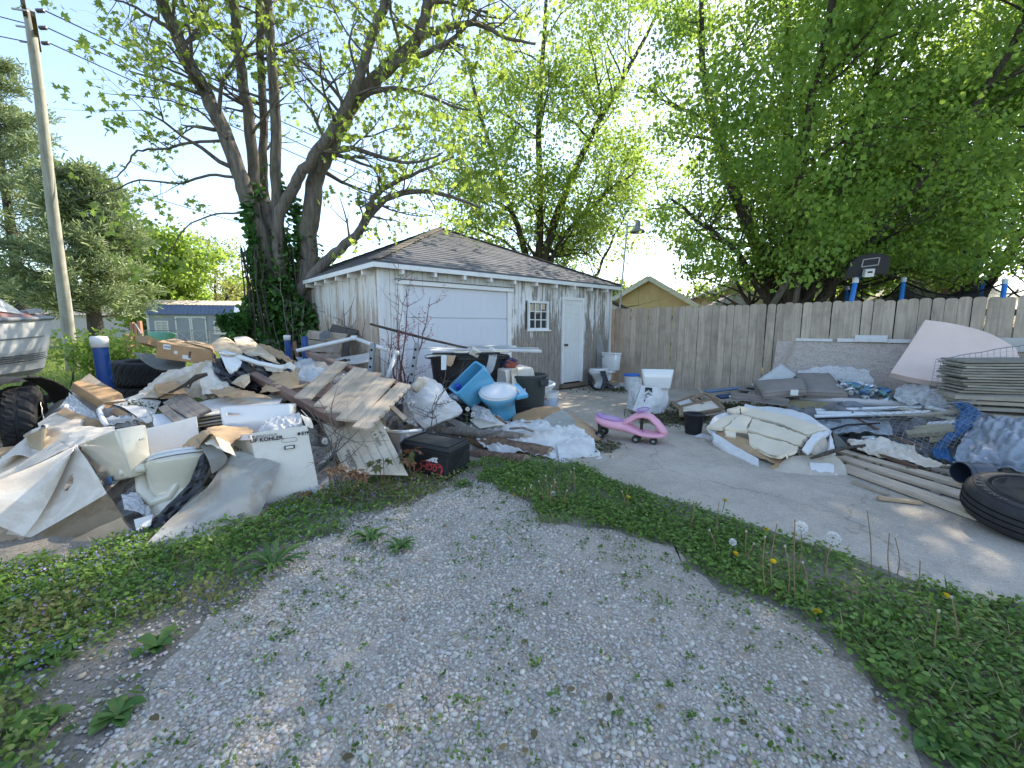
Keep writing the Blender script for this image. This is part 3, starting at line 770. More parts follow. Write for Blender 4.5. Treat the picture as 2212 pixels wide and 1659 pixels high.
# lean-to behind the garage's right corner
lt = thing('lean_to', 'white lean-to shed roof attached right of the garage above the fence', 'shed', GA, Matrix.Rotation(GTH, 3, 'Z'))
MB().add([(GW+.05, .9, 1.3), (GW+2.6, .9, 1.3), (GW+2.6, .9, 1.72), (GW+.05, .9, 2.3), (GW+.05, 1.0, 1.3), (GW+2.6, 1.0, 1.3), (GW+2.6, 1.0, 1.72), (GW+.05, 1.0, 2.3)], [(0, 1, 2, 3), (7, 6, 5, 4), (0, 4, 5, 1), (1, 5, 6, 2), (2, 6, 7, 3), (3, 7, 4, 0)]).build('gable_wall', M_PEEL_D, lt)
MB().hexa([(GW+.03, .75, 2.3), (GW+2.8, .75, 1.68), (GW+2.8, 4.5, 1.68), (GW+.03, 4.5, 2.3), (GW+.03, .75, 2.36), (GW+2.8, .75, 1.74), (GW+2.8, 4.5, 1.74), (GW+.03, 4.5, 2.36)]).build('roof', plain('leanto_roof', (.10, .09, .085), .9), lt)
MB().bar((GW+.05, .87, 2.24), (GW+2.8, .87, 1.62), .03, .12).build('fascia', M_WHITE, lt)
# yard lamp on a thin pole
LB = Vector((2.62, 10.95, 0)); LT = at(1356, 478, 11.0)
lamp = wthing('yard_lamp', 'grey bell shaped yard lamp on thin leaning pole by the garage corner', 'lamp', LB)
M_LAMP = plain('grey_enamel', (.20, .22, .22), .4, .5, .1, 6)
MB().tube([LB, LB.lerp(LT, .5), LT], [.028, .025, .02], 8).build('pole', M_STEEL, lamp)
hp = at(1378, 488, 11.0)
MB().tube([LT-Vector((0, 0, .12)), hp+Vector((-.12, 0, .0)), hp], .016, 6).build('arm', M_STEEL, lamp)
MB().lathe([(0, .14), (.05, .14), (.065, .10), (.07, .0), (.10, -.06), (.17, -.12), (.18, -.16), (.17, -.155), (.09, -.06), (0, -.03)], 20, I3, hp).build('lamp_shade', M_LAMP, lamp, smooth=True)
MB().lathe([(0, -.05), (.05, -.06), (.055, -.14), (0, -.19)], 12, I3, hp).build('bulb', plain('frosted_glass', (.6, .6, .58), .3), lamp, smooth=True)

# ---------------------------------------------------------------- trampoline and basketball hoop behind the fence
TC = Vector((at(2050, 690, 11).x, 11.2, 0)); TR = 2.1
tr = wthing('trampoline', 'blue poled trampoline with sagging black safety net behind the fence', 'trampoline', TC)
M_BLUE = plain('blue_foam_sleeve', (.03, .20, .60), .5, .4, .1, 5)
t = NT('black_netting'); 
tb = t.new('ShaderNodeBsdfTransparent'); mx = t.new('ShaderNodeMixShader'); t.set(**{'Base Color': (.012, .012, .013), 'Roughness': .8})
nz = t.noise(t.co(), 1.3, 3); rp = t.ramp(nz, [(.35, .2), (.65, .6)])
t.link(rp, mx.inputs[0]); t.link(tb.outputs[0], mx.inputs[1]); t.link(t.b.outputs[0], mx.inputs[2]); t.link(mx.outputs[0], t.out.inputs[0]); M_NET = t.m
angs = [R(a) for a in (250, 205, 160, 115, 70, 25, -20, 295)]
pp = [TC+Vector((math.cos(a)*TR, math.sin(a)*TR, 0)) for a in angs]
hts = [2.35, 2.5, 2.45, 2.6, 2.6, 2.75, 2.95, 2.45]
for p, h in zip(pp, hts):
    MB().tube([p, p+Vector((0, 0, h))], .045, 10).build('pole', M_BLUE, tr, smooth=True)
    MB().lathe([(0, .05), (.05, .05), (.055, -.05), (.04, -.06), (0, -.06)], 10, I3, p+Vector((0, 0, h))).build('pole_cap', plain('pale_cap', (.5, .6, .7), .4), tr)
MB().lathe([(TR-.3, .80), (TR+.05, .80), (TR+.05, .86), (TR-.3, .86)], 40, I3, TC, closed=True).build('pad_ring', M_BLUE, tr)
MB().lathe([(0, .79), (TR-.3, .81), (TR-.3, .79), (0, .77)], 40, I3, TC).build('jump_mat', M_DARK, tr)
for i in range(len(pp)):
    p, q = pp[i], pp[(i+1) % len(pp)]; h0, h1 = hts[i]-.05, hts[(i+1) % len(pp)]-.05
    rows = []
    for j, f in enumerate((0, .5, 1)):
        rows.append([p.lerp(q, s)+Vector((0, 0, .85*(1-f)+f*((h0*(1-s)+h1*s)-.28*math.sin(math.pi*s)*(1+.5*(i % 3)))))+(TC-p.lerp(q, s)).normalized()*.06*math.sin(math.pi*s) for s in (0, .25, .5, .75, 1)])
    sheet('net_panel', rows, M_NET, tr, 8, 6, .05, 3, .002, i)
    MB().tube([r+Vector((0, 0, .01)) for r in [Vector(x) for x in cr([tuple(c) for c in rows[2]], 10)]], .018, 6).build('net_edge', M_DARK, tr)
HB = Vector((at(1838, 690, 8.9).x, 8.9, 0))
hoop = wthing('basketball_hoop', 'black arched basketball backboard with white box on blue pole', 'hoop', HB)
p1, p2, p3 = at(1838, 655, 8.9), at(1848, 606, 8.9), at(1868, 576, 8.85)
MB().tube([HB, p1, p2], .045, 10).build('pole', M_BLUE, hoop, smooth=True)
MB().tube([p2, (p2+p3)/2+Vector((.0, 0, .0)), p3], .045, 10).build('bent_arm', M_BLUE, hoop, smooth=True)
MB().tube([p2-Vector((0, 0, .05)), p2+Vector((0, 0, .06))], .055, 10).build('joint_sleeve', plain('white_plastic', (.72, .72, .72), .4), hoop)
bc = at(1878, 575, 8.75); Mb = frame3((1, -.12, .06), (0, -.25, 1))
arch = [(-.40, -.26), (-.36, -.20), (-.30, -.19), (.28, -.17), (.33, -.19), (.34, -.24), (.36, .0), (.33, .14), (.22, .22), (0, .25), (-.22, .22), (-.34, .12), (-.40, -.05)]
Mp = Mb @ Matrix(((1, 0, 0), (0, 0, -1), (0, 1, 0)))
MB().prism(arch, -.02, .02, Mp, bc).build('backboard', plain('black_board', (.016, .02, .03), .45), hoop)
fr = MB()
for (a_, b_) in (((-.16, .0), (.14, .02)), ((.14, .02), (.14, .16)), ((.14, .16), (-.15, .14)), ((-.15, .14), (-.16, .0))): fr.bar(bc+Mp @ Vector((a_[0], a_[1], .026)), bc+Mp @ Vector((b_[0], b_[1], .026)), .02, .008, Mp @ Vector((0, 0, 1)))
fr.build('target_outline', plain('grey_line', (.32, .33, .34), .5), hoop)
MB().box(bc+Mp @ Vector((-.03, -.12, .06)), (.17, .15, .08), Mp).build('rim_mount', plain('white_plastic', (.72, .72, .72), .4), hoop)
MB().box(bc+Mp @ Vector((-.03, -.10, .105)), (.08, .03, .012), Mp).build('mount_slot', M_DARK, hoop)

# ---------------------------------------------------------------- boat on its trailer at the left edge
boat = wthing('motor_boat', 'white motor boat with dark red deck band at the left edge', 'boat', Vector((-6.3, 3.2, 0)))
BXC, BY0, BY1 = -6.66, 1.0, 6.05
t = NT('boat_gelcoat'); v = t.co(); n = t.noise(v, 2, 5); st = t.noise(t.co('Object', (5, 5, .7)), 1.2, 6, .7)
col = t.mix(t.ramp(n, [(.3, 0.0), (.7, 1.0)]), (.62, .62, .62), (.70, .70, .69)); col = t.mix(t.ramp(st, [(.5, 0.0), (.75, .5)]), col, (.36, .34, .30))
t.set(**{'Base Color': col, 'Roughness': .55, 'Specular IOR Level': .3}); M_GEL = t.m
M_MAROON = plain('faded_red_deck', (.22, .11, .10), .45, .4, .25, 4, dirt=.4, dirtc=(.34, .28, .26))
def hw(f, top):                                     # half breadth along the length, f = 0 stern .. 1 bow
    b = .92*(1-max(0, (f-.45)/.55)**2.2*.82)
    return b*(1 if top else .78)
rings = []
NB = 22
for i in range(NB+1):
    f = i/NB; y = BY0+(BY1-BY0)*f; sh = .12*f*f
    rk = -.16*max(0, f-.8)/.2
    top, ch = hw(f, True), hw(f, False)
    pts = [(-top, 0, 1.40+sh), (-top*1.0, 0, 1.34+sh), (-top*.985, 0, 1.18+sh), (-top*.95, 0, 1.02+sh*.8), (-ch, 0, .80+sh*.3), (-ch*.5, 0, .70+sh*.5), (0, 0, .60+sh*1.2)]
    prof = pts+[(-x, yy, z) for (x, yy, z) in pts[-2::-1]]
    rings.append([(BXC+x, y+rk*(1.4-z)/.8*1.2, z) for (x, yy, z) in prof])
MB().loft(rings, closed=True, cap=True).build('hull', M_GEL, boat, smooth=False, bevel=0)
mb = MB()
for s in (-1, 1): mb.tube([(BXC+s*(hw(i/NB, True)+.015), BY0+(BY1-BY0)*i/NB, 1.40+.12*(i/NB)**2) for i in range(NB+1)], .028, 8)
mb.build('rub_rail', plain('grey_rubber', (.22, .23, .24), .5), boat)
for zz, r0 in ((1.17, .006), (.97, .007), (.945, .007), (.92, .007), (.895, .007)):
    mb = MB()
    for s in (-1, 1): mb.tube([(BXC+s*((hw(i/NB, True)*(.985 if zz > 1.1 else .92 if zz > .96 else .905-.0*i))+.004), BY0+(BY1-BY0)*i/NB, zz+.12*(i/NB)**2*(.95 if zz > 1.1 else .78)) for i in range(0, NB)], r0, 5)
    mb.build('pinstripe', plain('stripe_dark', (.05, .05, .055), .5), boat)
rr_ = []
for i in range(NB+1):
    f = i/NB; y = BY0+(BY1-BY0)*f; top = hw(f, True)-.01; z0 = 1.41+.12*f*f; dz = .19*(1-f**3)+.02
    rr_.append([(BXC-top, y, z0), (BXC-top*.95, y-.0, z0+dz*.55), (BXC-top*.86, y, z0+dz), (BXC+top*.86, y, z0+dz), (BXC+top*.95, y, z0+dz*.55), (BXC+top, y, z0)])
MB().loft(rr_).build('deck', [M_MAROON], boat)
mb = MB(); rr_ = []
for (y, hwid, z0, z1) in ((1.2, .80, 1.6, 2.35), (3.4, .80, 1.6, 2.35), (4.4, .74, 1.6, 2.15), (5.15, .56, 1.58, 1.80), (5.5, .42, 1.55, 1.62)):
    rr_.append([(BXC-hwid, y, z0), (BXC-hwid*.82, y, z1), (BXC+hwid*.82, y, z1), (BXC+hwid, y, z0)])
MB().loft(rr_).build('cabin', M_GEL, boat)
for s in (-1, 1):
    MB().hexa([(BXC+s*.66, 4.75, 1.70), (BXC+s*.575, 5.1, 1.66), (BXC+s*.57, 5.1, 1.70), (BXC+s*.65, 4.75, 1.86), (BXC+s*.68, 4.75, 1.70), (BXC+s*.595, 5.1, 1.66), (BXC+s*.585, 5.1, 1.70), (BXC+s*.67, 4.75, 1.86)]).build('side_window', M_PANE, boat)
MB().box((BXC+.28, 5.72, 1.60), (.18, .14, .05), rot(-20, 12)).build('bow_light', M_STEEL, boat)
M_RUB = plain('tyre_rubber', (.017, .017, .018), .75, .35, .3, 14, .2, 60, dirt=.12, dirtc=(.07, .065, .055))
def tyre_parts(par, rad, width, M, c, bead=None, tread=24, name='tyre_casing'):
    """a tyre of revolution about local z with a blocky tread as real grooves"""
    bead = bead or rad*.58; w = width/2; n = tread*4
    prof = [(bead, -w*.75), (bead+.02, -w*.92), ((rad+bead)/2, -w*1.0), (rad*.94, -w*.9), (rad*.985, -w*.72), (rad, -w*.5), (rad, -w*.12), (rad*.985, -w*.10), (rad*.985, w*.10), (rad, w*.12), (rad, w*.5), (rad*.985, w*.72), (rad*.94, w*.9), ((rad+bead)/2, w*1.0), (bead+.02, w*.92), (bead, w*.75), (bead+.03, w*.6), (rad*.90, w*.6), (rad*.93, 0), (rad*.90, -w*.6), (bead+.03, -w*.6)]
    mb = MB(); b = 0; m = len(prof); C = Vector(c)
    for i, (r, z) in enumerate(prof):
        for k in range(n):
            a = 2*math.pi*k/n; rr2 = r
            if 3 <= i <= 6 and (k+i) % 4 == 0: rr2 = r-.012
            if 9 <= i <= 12 and (k-i) % 4 == 0: rr2 = r-.012
            mb.v.append(C+M @ Vector((rr2*math.cos(a), rr2*math.sin(a), z)))
    for i in range(m):
        for k in range(n):
            k2 = (k+1) % n; i2 = (i+1) % m
            mb.f.append((i*n+k, i*n+k2, i2*n+k2, i2*n+k))
    return mb.build(name, M_RUB, par)
trl = wthing('boat_trailer', 'black boat trailer with worn black wheel under the white boat', 'trailer', Vector((-5.6, 4.2, 0)))
wc_ = Vector((-5.2, 4.45, .39))
wh_ = tyre_parts(trl, .39, .27, rot(40, 0, 90), wc_, .2, 20, 'wheel')
MB().lathe([(0, -.02), (.08, -.03), (.2, .02), (.21, .09), (.2, .09), (.15, .0), (0, .03)], 20, rot(40, 0, 90), wc_).build('rim', M_DARK, wh_, smooth=True)
M_BLK = plain('black_frame_paint', (.02, .02, .02), .5, .4)
MB().bar((-5.5, .5, .50), (-5.75, 5.6, .52), .06, .10).build('frame_rail', M_BLK, trl); MB().bar((-6.9, .5, .50), (-6.8, 5.6, .52), .06, .10).build('frame_rail', M_BLK, trl)
MB().bar((-7.0, 4.45, .40), (-5.1, 4.4, .38), .07, .07).build('axle', M_BLK, trl)
fd = [[Vector((-5.36+dx, 4.42-.5*math.cos(a), .42+.46*math.sin(a))) for dx in (0, .13, .27)] for a in [R(x) for x in (5, 40, 75, 110, 145, 175)]]
sheet('fender', fd, M_BLK, trl, 6, 12, .0, 1, .01)
for yy in (3.6, 4.9): MB().bar((-5.75, yy, .55), (-5.55, yy, .82), .06, .09).build('bunk_bracket', M_BLK, trl)
for s in (-5.62, -6.85): MB().bar((s, 1.5, .80), (s, 5.0, .80), .09, .05).build('bunk', wood('bunk_wood', (.1, .09, .08), (.2, .18, .16), 'X'), trl)
# ---------------------------------------------------------------- trees
def bark(name, c1, c2, sc=1.0, moss=0):
    t = NT(name); v = t.co('Object', (9*sc, 9*sc, 1.6*sc)); v2 = t.co()
    n = t.noise(v, 1.5, 8, .7, .5); n2 = t.noise(v2, 1.2, 4)
    col = t.mix(t.ramp(n, [(.35, 0.0), (.65, 1.0)]), c1, c2)
    if moss: col = t.mix(t.ramp(n2, [(.5, 0.0), (.7, moss)]), col, (.09, .10, .05))
    t.set(**{'Base Color': col, 'Roughness': .95, 'Specular IOR Level': .1}); t.bump(n, .9, .03); return t.m
def leafmat(name, tr=.6, rough=.5, tcol=(.46, .64, .10)):
    t = NT(name)
    a = t.new('ShaderNodeAttribute', attribute_name='tint')
    t.set(**{'Base Color': a.outputs['Color'], 'Roughness': rough, 'Specular IOR Level': .35})
    tl = t.new('ShaderNodeBsdfTranslucent'); mx = t.new('ShaderNodeMixShader'); mx.inputs[0].default_value = tr
    tc = t.mix(.55, a.outputs['Color'], tcol); t.link(tc, tl.inputs[0])
    t.link(t.b.outputs[0], mx.inputs[1]); t.link(tl.outputs[0], mx.inputs[2]); t.link(mx.outputs[0], t.out.inputs[0])
    return t.m
M_BARK = bark('maple_bark', (.085, .073, .062), (.22, .195, .17), 1.0, .35)
M_BARK2 = bark('dark_bark', (.045, .038, .032), (.12, .10, .085), 1.0)
M_LEAF = leafmat('maple_leaf')
M_LEAF2 = leafmat('ivy_leaf', .2, .35, (.15, .3, .04))
M_NEED = leafmat('pine_needle', .25, .55, (.2, .3, .08))
M_WEED = leafmat('weed_leaf', .35, .5, (.25, .42, .05))

def basis(D, rs):
    """random frames with local axis along D (n,3)"""
    D = D/np.linalg.norm(D, axis=1, keepdims=True)
    r = rs.normal(size=D.shape); S = np.cross(D, r); S /= np.linalg.norm(S, axis=1, keepdims=True)+1e-9
    N = np.cross(S, D); return D, S, N
LEAF_SHAPES = {
    'diamond': np.array([(0, 0, 0), (.42, .45, .10), (0, 1, -.05), (-.42, .45, .10)]),
    'oval': np.array([(0, 0, 0), (.34, .25, .06), (.30, .68, .04), (0, 1, -.08), (-.30, .68, .04), (-.34, .25, .06)]),
    'maple': np.array([(0, 0, 0), (.46, .12, .02), (.22, .34, .05), (.60, .62, -.06), (.20, .66, .03), (0, 1.05, -.12), (-.20, .66, .03), (-.60, .62, -.06), (-.22, .34, .05), (-.46, .12, .02)]),
    'blade': np.array([(.07, 0, 0), (.05, .6, .02), (0, 1, .12), (-.05, .6, .02)]),
    'straw': np.array([(.022, 0, 0), (.018, .6, .03), (0, 1, .06), (-.018, .6, .03)]),
    'needle': np.array([(.09, 0, 0), (.09, .9, 0), (0, 1, 0), (-.09, .9, 0)]),
}
def leaves(name, P_, D_, size, col, mat, shape='diamond', parent=None, rs=None, flat=None):
    rs = rs or np.random.default_rng(1)
    n = len(P_); sh = LEAF_SHAPES[shape]; k = len(sh)
    D, S, N = basis(D_, rs)
    if flat is not None:                              # turn blades towards the sky
        up = np.tile(np.array([[0, 0, 1.0]]), (n, 1))+rs.normal(size=(n, 3))*flat
        S = np.cross(D, up); S /= np.linalg.norm(S, axis=1, keepdims=True)+1e-9; N = np.cross(S, D)
    sz = np.asarray(size).reshape(-1, 1, 1) if np.ndim(size) else size
    V_ = P_[:, None, :]+sz*(sh[None, :, 0:1]*S[:, None, :]+sh[None, :, 1:2]*D[:, None, :]+sh[None, :, 2:3]*N[:, None, :])
    F_ = np.arange(n*k).reshape(n, k)
    c = np.repeat(np.asarray(col), k, axis=0) if np.ndim(col) == 2 else np.tile(np.asarray(col), (n*k, 1))
    return npmesh(name, V_.reshape(-1, 3), F_, mat, parent, c)
def tints(n, rs, a, b, var=.25, w=None):
    w = rs.random((n, 1)) if w is None else w.reshape(-1, 1)
    c = np.array(a)*(1-w)+np.array(b)*w
    return np.clip(c*(1+var*(rs.random((n, 1))-.5)*2), 0, 1)

class Tree:
    def __init__(s, seed): s.r = random.Random(seed); s.br = []; s.tips = []
    def limb(s, pts, r0, r1, n=8, wig=0):
        P = cr([tuple(p) for p in pts], max(4, (len(pts)-1)*4))
        k = len(P); P = [Vector(p)+Vector((s.r.gauss(0, wig), s.r.gauss(0, wig), s.r.gauss(0, wig)))*(0 if i in (0,) else 1) for i, p in enumerate(P)]
        rad = [r0+(r1-r0)*(i/(k-1))**.9 for i in range(k)]
        s.br.append((P, rad, n)); return P, rad
    def twig(s, p, d, L, r, lvl, spread=.7, up=.15, droop=0.0, kids=4, seg=5):
        pts = [p]; q = p.copy(); dd = d.normalized()
        for i in range(seg):
            dd = (dd+Vector((s.r.gauss(0, .16), s.r.gauss(0, .16), s.r.gauss(0, .16)+up*.3-droop*(i/seg))))
            dd.normalize(); q = q+dd*(L/seg); pts.append(q)
        rad = [r*(1-.75*i/seg) for i in range(seg+1)]
        s.br.append((pts, rad, 6 if r > .03 else 4 if r > .008 else 3))
        if lvl <= 0: s.tips.append((pts[-1], dd)); s.tips.append((pts[-3], dd)); return
        for c in range(kids):
            f = s.r.uniform(.3, 1.0) if c < kids-1 else 1.0
            i = min(seg, max(1, int(round(f*seg))))
            side = Vector((s.r.gauss(0, 1), s.r.gauss(0, 1), s.r.gauss(0, .7)+up)); side -= dd*side.dot(dd)
            nd = (dd*(1-spread*.5)+side.normalized()*spread*s.r.uniform(.6, 1.2))
            s.twig(pts[i], nd, L*s.r.uniform(.5, .72), rad[i]*.62, lvl-1, spread, up, droop, kids, seg)
    def sprout(s, limb, f0, f1, cnt, L, lvl, r=.4, **kw):
        P, rad = limb
        for c in range(cnt):
            f = s.r.uniform(f0, f1); i = min(len(P)-2, int(f*(len(P)-1))); d = (P[i+1]-P[i]).normalized()
            side = Vector((s.r.gauss(0, 1), s.r.gauss(0, 1), s.r.gauss(0, .6)+.2)); side -= d*side.dot(d)
            s.twig(P[i], d*.45+side.normalized()*.9, L*s.r.uniform(.6, 1.15), max(.006, rad[i]*r), lvl, **kw)
    def wood(s, par, mat, thr=.05):
        big = MB(); small = MB()
        for (P, rad, n) in s.br: (big if rad[0] > thr else small).tube(P, list(rad), n, cap=False)
        if big.v: big.build('trunk', mat, par, smooth=True)
        if small.v: small.build('branches', mat, par, smooth=True)

# --- the multi stemmed maple with sparse spring leaves, left of the garage
TB = Vector((-4.95, 9.15, 0))
maple = wthing('silver_maple', 'tall multi stemmed maple with sparse spring leaves left of the garage', 'tree', TB)
T = Tree(11)
def L_(pts, Y0, Y1): n = len(pts); return [at(u, v, Y0+(Y1-Y0)*i/(n-1)) for i, (u, v) in enumerate(pts)]
base = TB
stems = []  # upper ends are added out of view, spreading right to shade the pile
stems.append(T.limb([base+Vector((-.25, 0, 0))]+L_([(590, 640), (570, 520), (540, 445), (521, 390), (482, 282), (447, 208), (408, 139), (378, 65), (347, 0), (318, -70), (290, -150), (250, -300)], 9.1, 8.6), .185, .075, 12, .012))
stems.append(T.limb(L_([(598, 560), (575, 450), (551, 390), (538, 260), (521, 152), (508, 43), (497, -60), (485, -160), (520, -380)], 9.2, 9.6), .13, .07, 10, .01))
stems.append(T.limb(L_([(600, 520), (575, 430), (569, 380), (569, 260), (564, 130), (560, 0), (552, -140), (600, -340)], 9.5, 10.0), .10, .06, 10, .01))
stems.append(T.limb(L_([(606, 520), (596, 412), (595, 260), (586, 130), (577, 0), (572, -150), (640, -420)], 9.2, 9.0), .12, .07, 10, .01))
stems.append(T.limb(L_([(606, 600), (600, 480), (629, 417), (648, 379), (687, 324), (738, 250), (777, 164), (804, 78), (832, 0), (860, -110), (960, -330), (1060, -520)], 8.9, 8.4), .125, .06, 10, .012))
stems.append(T.limb([base+Vector((.45, .1, 0))]+L_([(664, 644), (664, 527), (675, 449), (683, 383), (714, 312), (765, 219), (835, 148), (898, 90), (921, 23), (945, -60), (1040, -220), (1160, -400)], 9.2, 8.8), .22, .06, 12, .012))
stems.append(T.limb(L_([(640, 640), (691, 578), (734, 539), (777, 500), (796, 465), (851, 422), (921, 414), (985, 428), (1040, 450)], 9.0, 9.4), .13, .025, 10, .01))
stems.append(T.limb(L_([(780, 498), (796, 455), (812, 422), (850, 395), (905, 372), (980, 340)], 9.2, 9.0), .09, .02, 8, .01))
stems.append(T.limb(L_([(905, 80), (960, 62), (1023, 49), (1062, 66), (1097, 84), (1156, 94)], 8.8, 8.6), .075, .02, 8, .01))
stems.append(T.limb(L_([(835, 148), (905, 120), (970, 90), (1040, 20)], 8.8, 8.5), .07, .03, 8, .01))
stems.append(T.limb(L_([(687, 330), (760, 320), (840, 345), (900, 350), (960, 330)], 9.0, 8.6), .06, .015, 8, .01))
stems.append(T.limb(L_([(765, 219), (840, 190), (930, 210), (1010, 240)], 8.8, 8.3), .06, .015, 8, .01))
left = []
left.append(T.limb(L_([(499, 304), (412, 308), (347, 321), (295, 325), (278, 356), (243, 386), (195, 390)], 8.9, 8.2), .03, .006, 6, .01))
left.append(T.limb(L_([(521, 385), (450, 378), (390, 395), (304, 390), (239, 412), (143, 438)], 9.0, 8.0), .03, .006, 6, .01))
left.append(T.limb(L_([(455, 200), (390, 160), (340, 140), (300, 126)], 8.8, 8.2), .03, .006, 6, .01))
left.append(T.limb(L_([(490, 300), (430, 240), (370, 220), (290, 205), (225, 204)], 8.8, 8.3), .025, .005, 6, .01))
left.append(T.limb(L_([(560, 470), (500, 460), (440, 470), (395, 500), (360, 560), (340, 580)], 9.0, 8.2), .022, .005, 6, .01))
left.append(T.limb(L_([(378, 70), (330, 40), (280, 10), (220, -10)], 8.7, 8.4), .04, .01, 6, .01))
for l in stems[:6]: T.sprout(l, .35, .78, 12, 1.5, 2, .33, kids=4, up=.1); T.sprout(l, .78, 1.0, 14, 2.0, 2, .4, kids=5, up=.1)
for l in stems[6:]: T.sprout(l, .25, 1.0, 10, 1.0, 2, .4, kids=3, up=.1)
for l in left: T.sprout(l, .2, 1.0, 8, .6, 1, .5, kids=4, up=0)
# shoots hanging low over the roof
for l in stems[6:8]: T.sprout(l, .3, .95, 9, .9, 1, .3, kids=3, up=-.3)
T.wood(maple, M_BARK)
rs = np.random.default_rng(5)
tp = np.array([tuple(p) for p, d in T.tips]); td = np.array([tuple(d) for p, d in T.tips])
hi_ = tp[:, 2] > CAM_H+.78*tp[:, 1]  # tips above the view, kept leafier to cast shade on the ground
sel = rs.random(len(tp)) < np.where(hi_, .8, .31); tp, td = tp[sel], td[sel]
k = 5
P_ = np.repeat(tp, k, 0)+rs.normal(size=(len(tp)*k, 3))*.07
D_ = np.repeat(td, k, 0)*.3+rs.normal(size=P_.shape)*.7+np.array([0, 0, -.55])
c = tints(len(P_), rs, (.16, .22, .045), (.33, .37, .085), .25)
leaves('crown', P_, D_, rs.uniform(.07, .13, len(P_)), c, M_LEAF, 'maple', maple, rs)

# ivy thick round the trunk foot
ivy = wthing('ivy', 'dark green ivy smothering the foot of the big maple', 'ivy', TB+Vector((0, -.4, 0)))
n = 11000
th = rs.uniform(0, 2*math.pi, n); z = rs.random(n)**.9*(3.0+.7*np.sin(th*2+1)+.5*np.sin(th*5)+rs.exponential(.25, n))
rad = (.58+.40*np.sin(z*1.3+.4)**2+.26*np.sin(th*3+z*2.3)+.16*np.sin(z*5+th*2)+rs.normal(size=n)*.16)*(.95-.15*z)
rad = np.where(np.cos(th) < 0, rad*.8, rad)
P_ = np.stack([TB.x+.02+rad*np.cos(th)*1.15, TB.y+rad*np.sin(th)*.85, z+.05], 1)
D_ = np.stack([np.cos(th), np.sin(th), -.6+0*z], 1)+rs.normal(size=(n, 3))*.45
leaves('foliage', P_, D_, rs.uniform(.07, .15, n), tints(n, rs, (.03, .09, .02), (.08, .18, .04), .3), M_LEAF2, 'oval', ivy, rs)
mb = MB()
for i in range(16):
    a = rng.uniform(0, 6.28); mb.tube([TB+Vector((math.cos(a)*.6, math.sin(a)*.5, zz)) + Vector((rng.uniform(-.1, .1), rng.uniform(-.1, .1), 0)) for zz in (0, .7, 1.4, 2.2, 3.0)], [.025, .02, .018, .015, .01], 5)
mb.build('stems', M_BARK2, ivy)
# a spray of ivy reaching out to the left
n = 420; f = rs.random(n)
P_ = np.array([tuple(at(470+70*x, 690+rs.normal()*9+18*x*(1-x), 8.6)) for x in f]); D_ = rs.normal(size=(n, 3))+np.array([0, -.3, -.5])
leaves('spray', P_, D_, rs.uniform(.06, .12, n), tints(n, rs, (.02, .07, .015), (.06, .15, .03), .3), M_LEAF2, 'oval', ivy, rs)

# --- full crowned maples behind
def full_tree(name, label, base, stems_, seed, cnt, L, lvl, nleaf, lsize, ca, cb, tipk, spreadr, mat=M_BARK2, kids=5, f0=.3, shape='maple', cat='tree', up=.12, zmin=0, clear=()):
    t_ = wthing(name, label, cat, base); T = Tree(seed)
    ls = [T.limb(pts, r0, r1, 9, .03) for (pts, r0, r1) in stems_]
    for l in ls: T.sprout(l, f0, 1.0, cnt, L, lvl, .42, kids=kids, up=up, spread=.75)
    T.wood(t_, mat)
    rs = np.random.default_rng(seed)
    tp = np.array([tuple(p) for p, d in T.tips]); tp = tp[(tp[:, 2] > zmin) | (tp[:, 0] < base.x-2.2)]; tp = tp[tp[:, 2] > zmin*.72]
    dz_ = tp[:, 2]-CAM_H; dp_ = tp[:, 1]*_c-dz_*_s; uu = 1106+CAM_F*tp[:, 0]/dp_; vv = 829.5-CAM_F*(tp[:, 1]*_s+dz_*_c)/dp_      # prune boughs that would hang across an open view
    for (a0, a1, c0, c1) in clear: ok_ = ~((uu > a0) & (uu < a1) & (vv > c0) & (vv < c1)); tp, uu, vv = tp[ok_], uu[ok_], vv[ok_]
    k = max(1, int(nleaf/len(tp)))
    P_ = np.repeat(tp, k, 0)+rs.normal(size=(len(tp)*k, 3))*spreadr*np.array([1, 1, .6])
    D_ = rs.normal(size=P_.shape)*.8+np.array([0, 0, -.45])
    w = np.clip(np.repeat(rs.random(len(tp)), k)*.7+rs.random(len(P_))*.3, 0, 1)
    leaves('crown', P_, D_, rs.uniform(.7, 1.25, len(P_))*lsize, tints(len(P_), rs, ca, cb, .2, w), M_LEAF, shape, t_, rs)
    return t_
RB = Vector((7.9, 12.4, 0))
def up_stem(b, pts): return [b]+[b+Vector(p) for p in pts]
